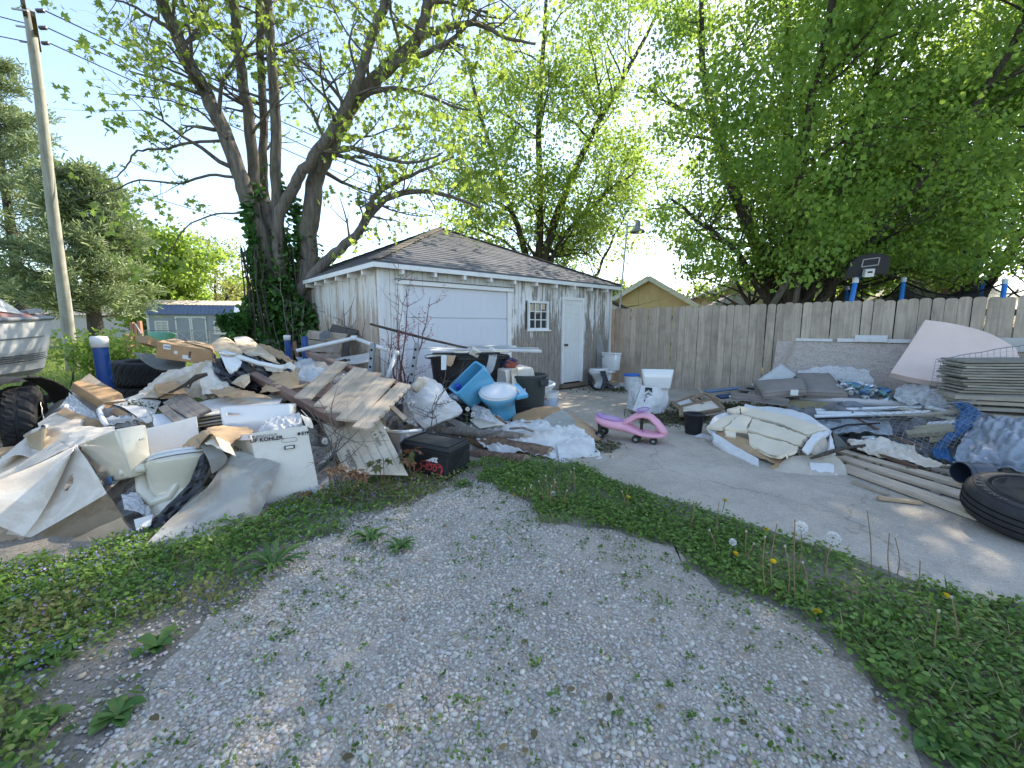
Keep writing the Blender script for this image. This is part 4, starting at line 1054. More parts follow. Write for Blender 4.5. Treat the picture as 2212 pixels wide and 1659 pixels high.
full_tree('leafy_maple', 'large dense green maple with many stems behind the right fence', RB, [
    (up_stem(RB+Vector((-.2, 0, 0)), [(-.15, 0, 1.6), (-.5, .1, 3.2), (-1.6, 0, 5.2), (-2.6, -.4, 7.4), (-3.0, -.6, 9.6)]), .30, .05),
    (up_stem(RB, [(.0, -.1, 1.8), (-.1, 0, 4.0), (-.3, .2, 7.0), (-.5, .4, 10.5)]), .30, .06),
    (up_stem(RB+Vector((.2, 0, 0)), [(.25, .0, 1.8), (.6, 0, 4.0), (1.2, -.3, 7.0), (1.6, -.6, 10.5)]), .28, .06),
    (up_stem(RB+Vector((.45, .1, 0)), [(1.0, .1, 1.6), (2.0, .1, 3.4), (3.4, -.2, 5.6), (4.6, -.8, 8.0)]), .24, .05),
    (up_stem(RB, [(-.9, -.4, 2.2), (-2.4, -.9, 3.6), (-3.9, -1.2, 4.5)]), .14, .03),
    (up_stem(RB, [(.5, -.9, 2.4), (1.2, -2.0, 4.2), (1.8, -3.0, 6.2), (2.2, -3.6, 8.6)]), .16, .04),
    (up_stem(RB, [(-.6, -.9, 2.8), (-1.4, -2.2, 5.0), (-1.8, -3.4, 7.5), (-2.0, -4.2, 9.8)]), .16, .04),
    (up_stem(RB, [(.8, .3, 4), (2.4, .2, 8), (4.0, 0, 11.5)]), .16, .05),
    (up_stem(RB, [(.4, .6, 5), (.8, 1.4, 9), (1.0, 1.8, 13)]), .16, .05),
    (up_stem(RB, [(1.4, .2, 2.6), (3.2, .4, 3.4), (4.8, .2, 4.2)]), .12, .03),
], 21, 13, 2.2, 2, 125000, .098, (.065, .155, .035), (.22, .33, .06), 40, .20, f0=.22, zmin=2.75, shape='diamond', clear=((1200, 1400, 0, 700), (1400, 1475, 520, 700), (1475, 1530, 600, 700)))
# two bare forked limbs in front of its trunk
MBx = MB()
MBx.tube([at(1668, 662, 11.2), at(1690, 625, 11.2), at(1722, 570, 11.3), at(1735, 520, 11.6), at(1748, 470, 12)], [.09, .085, .08, .085, .09], 8).tube([at(1716, 660, 11.1), at(1724, 620, 11.1), at(1722, 575, 11.3)], [.07, .065, .07], 8)
tag(home(MBx.build('forked_bare_limb', M_BARK, smooth=True)), 'pale bare forked limb propped before the dense maple trunk', 'limb')
CB = Vector((1.25, 20.5, 0))
full_tree('airy_maple', 'tall airy yellow green tree rising behind the garage roof', CB, [
    (up_stem(CB, [(.1, 0, 3.0), (.5, 0, 5.5), (1.8, -.2, 8.8), (3.6, -.2, 12.2), (5.2, 0, 15)]), .30, .06),
    (up_stem(CB, [(-.1, 0, 3.0), (.1, 0, 6), (.0, .3, 10), (.2, .3, 14), (.3, .3, 17)]), .26, .06),
    (up_stem(CB, [(-.4, 0, 4.2), (-1.6, 0, 7.5), (-2.6, -.3, 10.5), (-3.4, -.4, 13.5)]), .20, .05),
    (up_stem(CB, [(.6, 0, 4.6), (2.6, -.2, 7.0), (4.4, -.4, 8.4)]), .15, .04),
    (up_stem(CB+Vector((1.9, .3, 0)), [(.4, 0, 2.6), (1.2, 0, 4.6), (2.2, 0, 6.6)]), .13, .03),
    (up_stem(CB, [(-.8, -.2, 4.4), (-2.4, -.4, 5.6), (-3.4, -.6, 6.0)]), .10, .03),
], 33, 15, 2.7, 2, 48000, .135, (.13, .21, .04), (.31, .38, .08), 40, .26, f0=.25, shape='diamond', clear=((1290, 1600, 560, 720), (1400, 1480, 300, 560)))
EB = Vector((15.2, 14.5, 0))
full_tree('edge_maple', 'tall dark trunked leafy tree cut by the right edge', EB, [
    (up_stem(EB, [(0, 0, 3), (-.1, 0, 6), (-.5, 0, 10), (-.8, 0, 14)]), .34, .08),
    (up_stem(EB, [(-.5, -.2, 3.5), (-2.2, -.6, 6.5), (-3.6, -1, 9.5)]), .18, .05),
    (up_stem(EB, [(-.9, -.5, 2.6), (-2.6, -1.4, 4.0), (-4.2, -2.0, 4.9)]), .13, .03),
    (up_stem(EB, [(.5, -.4, 3.4), (1.8, -1.6, 6.5), (2.4, -2.4, 9.5)]), .18, .05),
    (up_stem(EB, [(-1.0, -.3, 4.5), (-3.0, -.6, 9), (-4.6, -.8, 13)]), .18, .05),
    (up_stem(EB, [(-.6, -.9, 4), (-1.2, -2.6, 7.5), (-1.6, -4.0, 11)]), .18, .05),
], 44, 13, 2.5, 2, 50000, .12, (.085, .17, .035), (.24, .34, .06), 40, .26, f0=.22, zmin=3.4, shape='diamond')
# --- background at the left
GB = Vector((at(345, 700, 32).x, 32, 0))
full_tree('green_tree', 'fresh green tree between the pine and the blue shed', GB, [
    (up_stem(GB, [(0, 0, 2), (.2, 0, 4.5), (.3, 0, 8.2)]), .2, .05), (up_stem(GB, [(-.3, 0, 2), (-1.2, 0, 4.5), (-1.9, 0, 7)]), .16, .04), (up_stem(GB, [(.4, 0, 2), (1.6, 0, 4.5), (2.6, 0, 6.6)]), .16, .04)],
    55, 14, 2.0, 2, 16000, .26, (.12, .20, .03), (.22, .30, .05), 14, .35, kids=4, f0=.15, shape='diamond')
OB = Vector((at(470, 700, 46).x, 46, 0))
full_tree('budding_tree', 'distant bare tree with rusty buds behind the blue shed', OB, [
    (up_stem(OB, [(0, 0, 3), (.2, 0, 6), (.3, 0, 9.5)]), .24, .05), (up_stem(OB, [(-.4, 0, 3), (-2, 0, 5.5), (-3.4, 0, 8)]), .18, .04), (up_stem(OB, [(.4, 0, 3), (2.0, 0, 5.5), (3.6, 0, 7.6)]), .18, .04)],
    66, 15, 2.6, 2, 7000, .2, (.24, .15, .07), (.34, .22, .09), 6, .3, kids=5, f0=.15, shape='diamond')
# far band of trees
for i, (u, Y, h, ca, cb) in enumerate(((40, 60, 8, (.06, .10, .03), (.13, .17, .05)), (230, 64, 7, (.08, .12, .03), (.16, .2, .06)), (545, 62, 7.5, (.12, .13, .05), (.2, .2, .08)), (1480, 55, 6, (.10, .14, .05), (.18, .2, .07)), (1300, 60, 7, (.09, .13, .04), (.17, .2, .06)))):
    B = Vector((at(u, 700, Y).x, Y, 0))
    full_tree('distant_tree', ['hazy far tree behind the boat', 'hazy far tree behind the pine trunk', 'hazy far tree just right of the blue shed', 'far tree between the yellow house and dense maple', 'far tree behind the garage right corner'][i], B,
        [(up_stem(B, [(0, 0, h*.3), (.1, 0, h*.6), (.2, 0, h)]), .25, .05), (up_stem(B, [(-.5, 0, h*.3), (-2.2, 0, h*.55), (-3.2, 0, h*.75)]), .16, .04), (up_stem(B, [(.5, 0, h*.3), (2.2, 0, h*.55), (3.2, 0, h*.75)]), .16, .04)],
        70+i, 9, 2.4, 1, 3500, .42, ca, cb, 14, .5, kids=5, f0=.1, shape='diamond')

# --- white pine: whorled boughs with needle tufts
def pine(base, h, rmax, seed, name, label, n_b=70, lean=(0, 0), f0=.13):
    t_ = wthing(name, label, 'tree', base); r = random.Random(seed); rs = np.random.default_rng(seed)
    tr_ = MB(); top = base+Vector((lean[0], lean[1], h))
    tr_.tube([base.lerp(top, i/8)+Vector((0, 0, 0)) for i in range(9)], [.32*(1-.9*i/8)+.02 for i in range(9)], 9, cap=False); tr_.build('trunk', M_BARK2, t_, smooth=True)
    br = MB(); PP = []; DD = []
    for k in range(n_b):
        f = f0+(.98-f0)*(k/n_b)**.9; z = h*f; a = r.uniform(0, 6.28); L = rmax*(1-f)**.62*r.uniform(.7, 1.1)+.4
        p = base.lerp(top, f); d = Vector((math.cos(a), math.sin(a), .12+.25*f)); pts = [p]
        for i in range(7):
            d = d+Vector((r.gauss(0, .06), r.gauss(0, .06), -.02+.02*i)); d.normalize(); p = p+d*(L/7); pts.append(p)
        br.tube(pts, [.06*(1-.85*i/7)*(1-f*.6) for i in range(8)], 4, cap=False)
        for i in range(2, 8):
            for s in (-1, 0, 1):
                sd_ = Vector((-d.y, d.x, 0))*s*(8-i)*.11*L/2.5; c = pts[i]+sd_+Vector((0, 0, r.uniform(-.05, .12)))
                for _ in range(10):
                    PP.append(tuple(c+Vector((r.gauss(0, .26), r.gauss(0, .26), r.gauss(0, .10))))); DD.append((d.x*.6+r.gauss(0, .6), d.y*.6+r.gauss(0, .6), .35+r.gauss(0, .35)))
    br.build('branches', M_BARK2, t_)
    P_ = np.array(PP); w = np.clip(np.repeat(rs.random(len(P_)//10+1), 10)[:len(P_)], 0, 1); w = np.where(rs.random(len(P_)) < .05, 1.6, w)
    c = tints(len(P_), rs, (.15, .20, .11), (.33, .38, .18), .25, w)
    m = 3
    leaves('needles', np.repeat(P_, m, 0)+rs.normal(size=(len(P_)*m, 3))*.05, np.repeat(np.array(DD), m, 0)+rs.normal(size=(len(P_)*m, 3))*.4, rs.uniform(.22, .42, len(P_)*m), np.repeat(c, m, 0), M_NEED, 'needle', t_, rs)
    return t_
pine(Vector((at(205, 700, 20).x, 20, 0)), 8.2, 3.2, 3, 'white_pine', 'wide layered pine behind the utility pole', 56, (0, 0), .22)
pine(Vector((at(55, 700, 24).x, 24, 0)), 15.0, 4.6, 4, 'white_pine', 'tall loose pine rising at the upper left corner', 60)

# leafy bush in front of the pole
BB = Vector((at(225, 800, 9.2).x, 9.2, 0)); bush = wthing('leafy_bush', 'sunlit light green bush at the foot of the utility pole', 'bush', BB); rs = np.random.default_rng(8); T = Tree(91)
for k in range(26): T.twig(BB+Vector((rng.uniform(-.75, .75), rng.uniform(-.3, .3), 0)), Vector((rng.gauss(0, .35), rng.gauss(0, .3), 1)), rng.uniform(.6, 1.0), .012, 1, .7, .2, 0, 4)
T.wood(bush, M_BARK2, .5); tp = np.array([tuple(p) for p, d in T.tips]); P_ = np.repeat(tp, 14, 0)+rs.normal(size=(len(tp)*14, 3))*.07
leaves('foliage', P_, rs.normal(size=P_.shape)+np.array([0, 0, .2]), rs.uniform(.05, .10, len(P_)), tints(len(P_), rs, (.13, .20, .04), (.28, .34, .08), .25), M_LEAF, 'oval', bush, rs)
# ---------------------------------------------------------------- the left hand pile
C_TAN = cardboard('tan_cardboard', (.40, .28, .17), 0, .35)
C_BRN = cardboard('brown_carton', (.36, .235, .13), 0, .15)
C_PALE = cardboard('pale_cardboard', (.48, .39, .28), .25, .4)
C_WHITE = cardboard('white_faced_cardboard', (.50, .45, .38), .75, .45, stainc=(.36, .27, .18), face=(.57, .55, .52))
C_CLEAN = cardboard('white_carton', (.58, .56, .53), .9, .28, stainc=(.44, .37, .29), face=(.62, .615, .61))
C_RIB = cardboard('ribbed_stained_cardboard', (.52, .40, .26), .12, .75, 26, 1, (.30, .165, .06), (.60, .55, .48))
C_RIBW = cardboard('ribbed_white_cardboard', (.60, .57, .53), 1.0, .5, 40, 1, (.46, .28, .13), (.80, .77, .74))
t = NT('crinkled_plastic'); v = t.co(); n = t.noise(v, 9, 6, .7, 1.0)
t.set(**{'Base Color': t.mix(t.ramp(n, [(.35, 0.0), (.7, 1.0)]), (.54, .53, .50), (.74, .735, .72)), 'Roughness': .3, 'Specular IOR Level': .5, 'Transmission Weight': .0}); t.bump(n, .2, .02); M_PLAS = t.m
t = NT('clear_plastic'); v = t.co(); n = t.noise(v, 10, 6, .7, 1.2)
t.set(**{'Base Color': (.66, .66, .66), 'Roughness': .2, 'Specular IOR Level': .6}); tb_ = t.new('ShaderNodeBsdfTransparent'); mx_ = t.new('ShaderNodeMixShader')
t.link(t.ramp(n, [(.3, .35), (.7, .85)]), mx_.inputs[0]); t.link(tb_.outputs[0], mx_.inputs[1]); t.link(t.b.outputs[0], mx_.inputs[2]); t.link(mx_.outputs[0], t.out.inputs[0]); t.bump(n, .2, .02); M_CLEAR = t.m
M_BAG = plain('black_bag_plastic', (.014, .014, .017), .28, .6, .3, 8, .35, 22)
M_BISC = plain('biscuit_porcelain', (.60, .55, .44), .12, .6, .03, 3, dirt=.10, dirtc=(.42, .36, .27), coat=.4)
M_PORC = plain('white_porcelain', (.72, .72, .71), .12, .6, .02, 3, dirt=.08, dirtc=(.5, .48, .45), coat=.4)
M_SEAT = plain('seat_plastic', (.66, .67, .68), .3, .5, .02, 3, dirt=.12, dirtc=(.42, .41, .40))
M_BPORC = plain('sky_blue_porcelain', (.10, .36, .56), .12, .6, .04, 3, dirt=.06, coat=.5)
M_FOAMW = plain('white_packing', (.68, .68, .68), .7, .3, .05, 20, .2, 50, dirt=.3, dirtc=(.40, .38, .35))
M_INK = plain('black_ink', (.03, .03, .035), .7, .2)
M_CHROME = plain('chrome', (.5, .5, .52), .15, metal=1)
W_GREY = wood('grey_plank', (.22, .18, .15), (.38, .33, .28), 'X', 1.0)
W_RED = wood('red_brown_timber', (.20, .125, .10), (.33, .23, .19), 'X', 1.0)
W_TAN = wood('tan_weathered_board', (.38, .30, .22), (.58, .48, .37), 'X', .8, mott=.4, dark=(.17, .15, .13))
W_OLD = wood('old_pale_board', (.34, .28, .22), (.52, .45, .36), 'X', 1.0, mott=.4, dark=(.16, .13, .11))

def gpts(grid): return [[at(*p) for p in row] for row in grid]
def S(name, label, cat, grid, mat, nu=14, nv=14, crumple=.012, cs=5, thick=.005, seed=None, ragged=.0, crease=.6, smooth=True, hole=None, group=None, parent=None, aniso=1.0):
    S.k += 1
    o = sheet(name, gpts(grid), mat, parent, nu, nv, crumple, cs, thick, S.k if seed is None else seed, ragged, smooth, crease, hole, aniso)
    if parent is None: home(o); tag(o, label, cat, group)
    return o
S.k = 0
def para(e0, r0, l0, e1, r1, l1):                   # six picture points of a box's near corner, its right and left bottom neighbours, and their tops
    e0, r0, l0, e1, r1, l1 = [at(*p) for p in (e0, r0, l0, e1, r1, l1)]
    return [e0, r0, r0+l0-e0, l0, e1, r1, r1+l1-e1, l1]
def plane_frame(x, up):
    x = Vector(x).normalized(); n = x.cross(Vector(up)).normalized(); y = n.cross(x); return Matrix((x, y, n)).transposed()
def write(par, body, p, x, up, size, mat=None, bold=0, shear=0, off=.004, flip=False, sx=1.0, name='printed_text'):
    M = plane_frame(x, up); n = M @ Vector((0, 0, 1))
    return text_mesh(name, body, size, mat or M_INK, par, p+n*off, M, shear, bold, .0004, 'CENTER', sx)
def open_carton(t_, p8, mat, th=.006, crumple=.006, floor=True, names='carton_wall'):
    e0, r0, b0, l0, e1, r1, b1, l1 = p8
    for (a, b, c, d) in ((e0, r0, r1, e1), (r0, b0, b1, r1), (b0, l0, l1, b1), (l0, e0, e1, l1)):
        S.k += 1; sheet(names, [[a, b], [d, c]], mat, t_, 12, 12, crumple, 4, th, S.k, 0, True, .4)
    if floor: sheet('carton_floor', [[e0+Z3*.01, r0+Z3*.01], [l0+Z3*.01, b0+Z3*.01]], mat, t_, 2, 2, 0, 1, th)
def board(name, label, cat, p, q, w, th, mat, up=(0, 0, 1), group=None, parent=None, rag=0):
    """one plank from p to q with its grain along local x"""
    p, q = Vector(p), Vector(q); d = q-p; M = frame3(d, up); L = d.length
    mb = MB(); n = 5
    rings = []
    for i in range(n+1):
        x = -L/2+L*i/n; jx = (rng.uniform(-rag, rag) if i in (0, n) else 0); b = rng.uniform(-.003, .003)
        rings.append([(x+jx, -w/2, -th/2+b), (x-jx, w/2, -th/2+b), (x-jx*.6, w/2, th/2+b), (x+jx, -w/2, th/2+b)])
    mb.loft(rings); o = mb.build(name, mat, parent)
    if parent is None: put(o, (p+q)/2, M); tag(o, label, cat, group)
    else:
        o.matrix_basis = Matrix.Translation((p+q)/2) @ M.to_4x4()
    return o
def tank(parent, w, d, h, mat, th=.02, taper=.88, lid=False, lever=True, rim=True):
    """toilet tank, open at the top, walls inwards; local origin at the bottom centre"""
    def rr(wx, dy, z, r=.04, k=4):
        pts = []
        for (cx, cy, a0) in ((wx/2-r, dy/2-r, 0), (-wx/2+r, dy/2-r, 90), (-wx/2+r, -dy/2+r, 180), (wx/2-r, -dy/2+r, 270)):
            for i in range(k+1): a = R(a0+90*i/k); pts.append((cx+r*math.cos(a), cy+r*math.sin(a), z))
        return pts
    rings = [rr(w*taper*.96, d*taper*.94, 0), rr(w*taper, d*taper, .012), rr(w*(taper+1)/2, d*(taper+1)/2, h*.5), rr(w, d, h-.01), rr(w-.01, d-.01, h), rr(w-2*th, d-2*th, h), rr(w-2*th-.005, d-2*th-.005, h*.55), rr(w*taper-2*th, d*taper-2*th, .03)]
    o = MB().loft(rings).build('tank_body', mat, parent, smooth=True)
    o.data.set_sharp_from_angle(angle=R(50))
    if lid:
        MB().loft([rr(w+.02, d+.02, h+.001), rr(w+.025, d+.025, h+.012), rr(w+.015, d+.015, h+.034), rr(w-.03, d-.03, h+.04)]).build('tank_lid', mat, parent, smooth=True)
    if lever:
        MB().tube([(-w*.36, -d/2-.004, h*.84), (-w*.36, -d/2-.03, h*.84)], .012, 8).tube([(-w*.36, -d/2-.03, h*.84), (-w*.36+.09, -d/2-.035, h*.825)], .007, 6).build('flush_lever', M_CHROME, parent)
    return o
def bowl(parent, mat, seatm=None, trap=True):
    """toilet bowl: foot, pedestal with trapway bulge, rim, seat and lid; x is forward"""
    N = 28
    def el(a, b, cx, z, sq=1.0): return [(cx+a*math.cos(6.2832*k/N)*(1.0 if math.cos(6.2832*k/N) > 0 else sq), b*math.sin(6.2832*k/N), z) for k in range(N)]
    rings = [el(.235, .115, -.03, 0), el(.23, .11, -.03, .02), el(.19, .085, -.05, .10), el(.185, .085, -.04, .17), el(.205, .12, -.01, .24), el(.235, .165, .02, .31), el(.255, .185, .03, .36), el(.26, .19, .03, .385), el(.25, .18, .03, .395), el(.19, .13, .05, .395), el(.18, .12, .05, .36), el(.14, .09, .05, .27), el(.06, .05, .03, .2)]
    MB().loft(rings).build('bowl', mat, parent, smooth=True)
    MB().box((-.235, 0, .36), (.18, .30, .06)).build('rear_shelf', mat, parent, bevel=.02)
    tw = MB()
    for s in (-1, 1):
        tw.tube([(-.24, s*.04, .33), (-.22, s*.055, .20), (-.14, s*.06, .11), (-.03, s*.055, .13), (.03, s*.06, .22), (.08, s*.08, .28)], [.045, .045, .045, .045, .04, .03], 12)
    if trap: tw.build('trapway', mat, parent, smooth=True)
    if seatm:
        prof = lambda a, b, cx, z: el(a, b, cx, z, .92)
        MB().loft([prof(.255, .185, .035, .398), prof(.262, .192, .035, .41), prof(.25, .18, .035, .42), prof(.17, .11, .05, .42), prof(.165, .105, .05, .40)], cap=False).build('seat', seatm, parent, smooth=True)
        MB().loft([prof(.24, .175, .03, .421), prof(.252, .185, .03, .43), prof(.245, .178, .03, .44), prof(.15, .11, .03, .447), prof(.02, .02, .03, .449)]).build('seat_lid', seatm, parent, smooth=True)
        MB().tube([(-.215, -.09, .415), (-.215, .09, .415)], .012, 8).build('hinge', seatm, parent)

# mixed small debris that fills the heap
def heap(name, label, cx, cy, bumps, mat, seed, nx=70, ny=60, hx=2.6, hy=2.2, rough=.12):
    vs_ = []; fs = []; r = random.Random(seed)
    for j in range(ny+1):
        for i in range(nx+1):
            x = cx-hx+2*hx*i/nx; y = cy-hy+2*hy*j/ny
            h = max(b[4]*math.exp(-((x-b[0])/b[2])**2-((y-b[1])/b[3])**2) for b in bumps)
            q = Vector((x*3.2, y*3.2, seed)); nz = abs(noise.noise(q))+.6*abs(noise.noise(q*2.3))+.5*noise.noise(q*5)
            h2 = h*(.75+.7*nz)+(rough*(nz-.4) if h > .08 else -.05) if h > .03 else -.05
            vs_.append((x+r.uniform(-.02, .02), y+r.uniform(-.02, .02), h2))
    for j in range(ny):
        for i in range(nx):
            a = j*(nx+1)+i; fs.append((a, a+1, a+nx+2, a+nx+1))
    o = fin(name, vs_, fs, mat); tag(o, label, 'debris', kind='stuff'); return o
t = NT('mixed_debris'); v = t.co(); vo = t.new('ShaderNodeTexVoronoi'); vo.inputs['Scale'].default_value = 7; vo.inputs['Randomness'].default_value = 1; t.link(v, vo.inputs['Vector'])
sp_ = t.new('ShaderNodeSeparateColor'); t.link(vo.outputs['Color'], sp_.inputs[0])
col = t.ramp(sp_.outputs[0], [(.0, (.50, .48, .46)), (.3, (.36, .27, .18)), (.45, (.58, .57, .56)), (.62, (.10, .09, .085)), (.8, (.44, .38, .30)), (1.0, (.62, .62, .63))]); n = t.noise(v, 20, 6, .7)
col = t.mix(t.ramp(n, [(.35, .7), (.55, 0.0)]), col, (.10, .085, .07))
t.set(**{'Base Color': col, 'Roughness': .8}); t.bump(n, .6, .03); M_DEB = t.m
heap('debris_heap', 'mixed torn packaging filling the left pile', -2.7, 4.9, [(-2.9, 5.2, 1.25, .85, .62), (-3.6, 4.0, .9, .8, .36), (-2.0, 4.4, .9, .7, .34), (-1.5, 5.6, 1.0, .8, .42), (-2.9, 3.5, .8, .5, .16)], M_DEB, 4)

# --- big folded cardboard at the near left
fc = wthing('folded_cardboard', 'large folded sheet of grey cardboard with oval hand hole and ribbed brown edge', 'cardboard', gr(120, 1200))
S('plain_face', '', '', [[(150, 988, 3.16), (167, 963, 3.2)], [(62, 1100, 2.86), (202, 1015, 3.06)], [(-60, 1234, 2.5), (232, 1067, 2.95)]], C_WHITE, 40, 36, .012, 3, .006, 3, 0, .3, True, (.60, .47, .075, .11), parent=fc)
S('ribbed_band', '', '', [[(-60, 1233, 2.5), (80, 1150, 2.72), (232, 1066, 2.95)], [(-60, 1258, 2.38), (100, 1188, 2.6), (264, 1112, 2.84)], [(-60, 1292, 2.2), (112, 1218, 2.43), (293, 1153, 2.74)]], C_RIB, 24, 16, .012, 4, .008, 4, .006, .5, parent=fc)
S('inner_ply', '', '', [[(-60, 1272, 2.34), (100, 1192, 2.56), (262, 1118, 2.80)], [(-60, 1310, 2.12), (112, 1230, 2.40), (290, 1160, 2.70)]], C_TAN, 16, 8, .012, 4, .004, 5, .012, .5, parent=fc)
S('curled_cardboard', 'white carton flap curled over at the near left edge', 'cardboard', [[(160, 966, 3.22), (60, 1012, 3.02), (-60, 1062, 2.85)], [(157, 974, 3.12), (74, 1050, 2.84), (-60, 1106, 2.60)], [(150, 990, 3.10), (96, 1098, 2.80), (52, 1160, 2.62)]], C_WHITE, 20, 16, .010, 4, .008)
S('tan_cardboard', 'tan cardboard lying under the curled flap at the left edge', 'cardboard', [[(-60, 1112, 2.9), (30, 1122, 2.85), (88, 1118, 2.9)], [(-60, 1240, 2.35), (0, 1205, 2.5), (50, 1165, 2.65)]], C_PALE, 12, 12, .012, 4)
S('grey_cardboard', 'long grey cardboard panel above the curled flap', 'cardboard', [[(-60, 1010, 3.6), (40, 975, 3.7), (125, 950, 3.6)], [(-60, 1060, 3.2), (40, 1018, 3.25), (150, 968, 3.3)]], C_WHITE, 12, 10, .02, 4)
# --- tank and bowl at the front
tk = wthing('toilet_tank', 'biscuit porcelain toilet tank lying at the front of the left pile', 'toilet tank', gr(250, 1060))
p8 = para((281, 1033, 2.98), (332, 1019, 3.14), (222, 1047, 3.16), (248, 927, 2.98), (318, 915, 3.14), (168, 959, 3.20))
mb = MB().hexa(p8); mb.build('tank_body', M_BISC, tk, bevel=.022, smooth=True)
nx_ = (p8[1]-p8[0]); MB().box(at(306, 949, 3.0), (.03, .012, .012), frame3(nx_, Z3)).build('lever_mount', M_BISC, tk)
S('blue_tape', '', '', [[(224, 1036, 3.12), (240, 1028, 3.06)], [(228, 1050, 3.12), (244, 1046, 3.06)]], plain('blue_tape', (.08, .22, .42), .5), 3, 3, .003, parent=tk)
b_ = thing('toilet_bowl', 'biscuit toilet bowl with seat under the tilted tank', 'toilet bowl', (-2.50, 3.06, .0), frame3((.96, .12, .17), (-.12, .36, .92)) @ Matrix.Scale(1.04, 3)); bowl(b_, M_BISC, M_SEAT)
S('black_plastic', 'black plastic sheet trailing from the biscuit bowl to the ground', 'plastic sheet', [[(438, 978, 3.1), (456, 1000, 3.15)], [(405, 1042, 2.98), (432, 1050, 3.0)], [(345, 1108, 2.86), (372, 1120, 2.86)], [(306, 1140, 2.80), (352, 1146, 2.72)]], M_BAG, 12, 24, .03, 9, .003, crease=1, smooth=False, ragged=.01)
S('clear_wrap', 'crumpled clear plastic wrap below the biscuit toilet bowl', 'plastic wrap', [[(262, 1066, 2.95), (300, 1068, 3.0), (320, 1092, 2.98)], [(268, 1100, 2.85), (300, 1104, 2.88), (330, 1124, 2.86)]], M_CLEAR, 26, 24, .03, 12, .002, crease=1)
S('scrap_cardboard', 'little white card scrap on the ground beneath the biscuit bowl', 'cardboard', [[(290, 1124, 2.80), (330, 1112, 2.86)], [(294, 1146, 2.72), (326, 1136, 2.76)]], C_CLEAN, 6, 6, .008, 6)
# --- box side behind
S('grey_carton', 'smooth grey carton side behind the biscuit tank', 'carton', [[(316, 926, 3.45), (370, 914, 3.5), (425, 900, 3.55)], [(332, 1014, 3.30), (380, 996, 3.38), (436, 976, 3.45)]], C_CLEAN, 10, 10, .008, 3, .01)
S('torn_cardboard', 'torn brown cardboard crown with ragged folds left of the lettered carton', 'cardboard', [[(395, 962, 3.3), (425, 940, 3.36), (470, 922, 3.5), (530, 920, 3.5)], [(412, 968, 3.14), (446, 928, 3.16), (478, 940, 3.2), (545, 935, 3.42)], [(420, 965, 3.06), (460, 938, 3.04), (486, 976, 3.06), (500, 952, 3.2)]], C_TAN, 22, 16, .03, 8, .006, ragged=.03, crease=1)
S('torn_cardboard', 'second ragged layer hanging below the torn brown crown', 'cardboard', [[(430, 944, 3.16), (462, 940, 3.1), (492, 952, 3.14)], [(444, 960, 3.06), (470, 968, 3.02), (508, 984, 3.06)]], C_PALE, 14, 10, .02, 8, .005, ragged=.03, crease=1)
S('cardboard_strip', 'upright strip of grey cardboard under the torn brown crown', 'cardboard', [[(422, 946, 3.12), (468, 966, 3.10)], [(448, 990, 3.02), (492, 990, 3.04)], [(458, 1024, 2.95), (470, 1015, 3.0)]], C_RIBW, 10, 14, .008, 4, .006)
S('stained_flap', 'large ribbed cardboard flap with brown water stains reaching the ground', 'cardboard', [[(486, 996, 3.12), (512, 976, 3.16), (560, 986, 3.22), (606, 1002, 3.26)], [(448, 1052, 2.90), (490, 1036, 3.0), (552, 1048, 3.06), (586, 1056, 3.12)], [(372, 1118, 2.74), (420, 1120, 2.78), (500, 1110, 2.86), (560, 1112, 2.95)], [(296, 1199, 2.46), (372, 1192, 2.49), (452, 1172, 2.58), (552, 1122, 2.86)]], C_RIBW, 30, 30, .018, 4, .006, crease=.6)
# --- the lettered white carton
kb = wthing('lettered_carton', 'tall white carton with black maker lettering holding a tank', 'carton', gr(640, 1085))
p8 = para((570, 1094, 3.2), (692, 1071, 3.42), (512, 1058, 3.5), (541, 937, 3.2), (663, 919, 3.42), (492, 942, 3.55))
open_carton(kb, p8, C_CLEAN, .007, .003)
fx, fu = p8[1]-p8[0], p8[4]-p8[0]
S('top_flap', '', '', [[(663, 919, 3.42), (676, 925, 3.5), (672, 905, 3.75)], [(650, 895, 3.46), (664, 900, 3.54), (650, 885, 3.8)]], C_CLEAN, 10, 8, .01, 4, parent=kb)
S('side_flap', '', '', [[(492, 942, 3.55), (541, 937, 3.22)], [(498, 952, 3.35), (545, 950, 3.14)]], C_CLEAN, 6, 6, .008, 4, parent=kb)
def onf(fx_, fy): return p8[0]+fx*fx_+fu*fy
write(kb, 'THE BOLD LOOK', onf(.19, .955), fx, fu, .026, bold=0, off=.012); write(kb, 'OF KOHLER.', onf(.25, .905), fx, fu, .042, bold=.0012, off=.012)
ic = MB()
Mf = plane_frame(fx, fu); nf = Mf @ Vector((0, 0, 1))
for (a, b, w_, h_) in ((.80, .93, .018, .022), (.855, .93, .006, .03), (.875, .93, .006, .03), (.915, .945, .022, .006), (.915, .925, .005, .03), (.955, .94, .016, .014), (.955, .915, .004, .02)): ic.box(onf(a, b)+nf*.012, (w_, h_, .001), Mf)
ic.build('handling_symbols', M_INK, kb)
hs = MB()
for k in range(24):
    a0, a1 = 6.283*k/24, 6.283*(k+1)/24
    f = lambda a: onf(.62, .86)+nf*.012+Mf @ Vector((.055*math.copysign(abs(math.cos(a))**.5, math.cos(a)), .016*math.copysign(abs(math.sin(a))**.5, math.sin(a)), 0))
    hs.bar(f(a0), f(a1), .0022, .001, nf)
hs.build('handle_outline', M_INK, kb)
for k, s_ in enumerate((.022, .016)): MB().box(onf(.60, .76-.0*k)+nf*(.012+.0006*k), (.075-.02*k, .03-.012*k, .0008), Mf).build('certification_mark', M_INK if k == 0 else C_CLEAN, kb)
write(kb, 'M22117-0', onf(.10, .03), fx, fu, .024, off=.012)
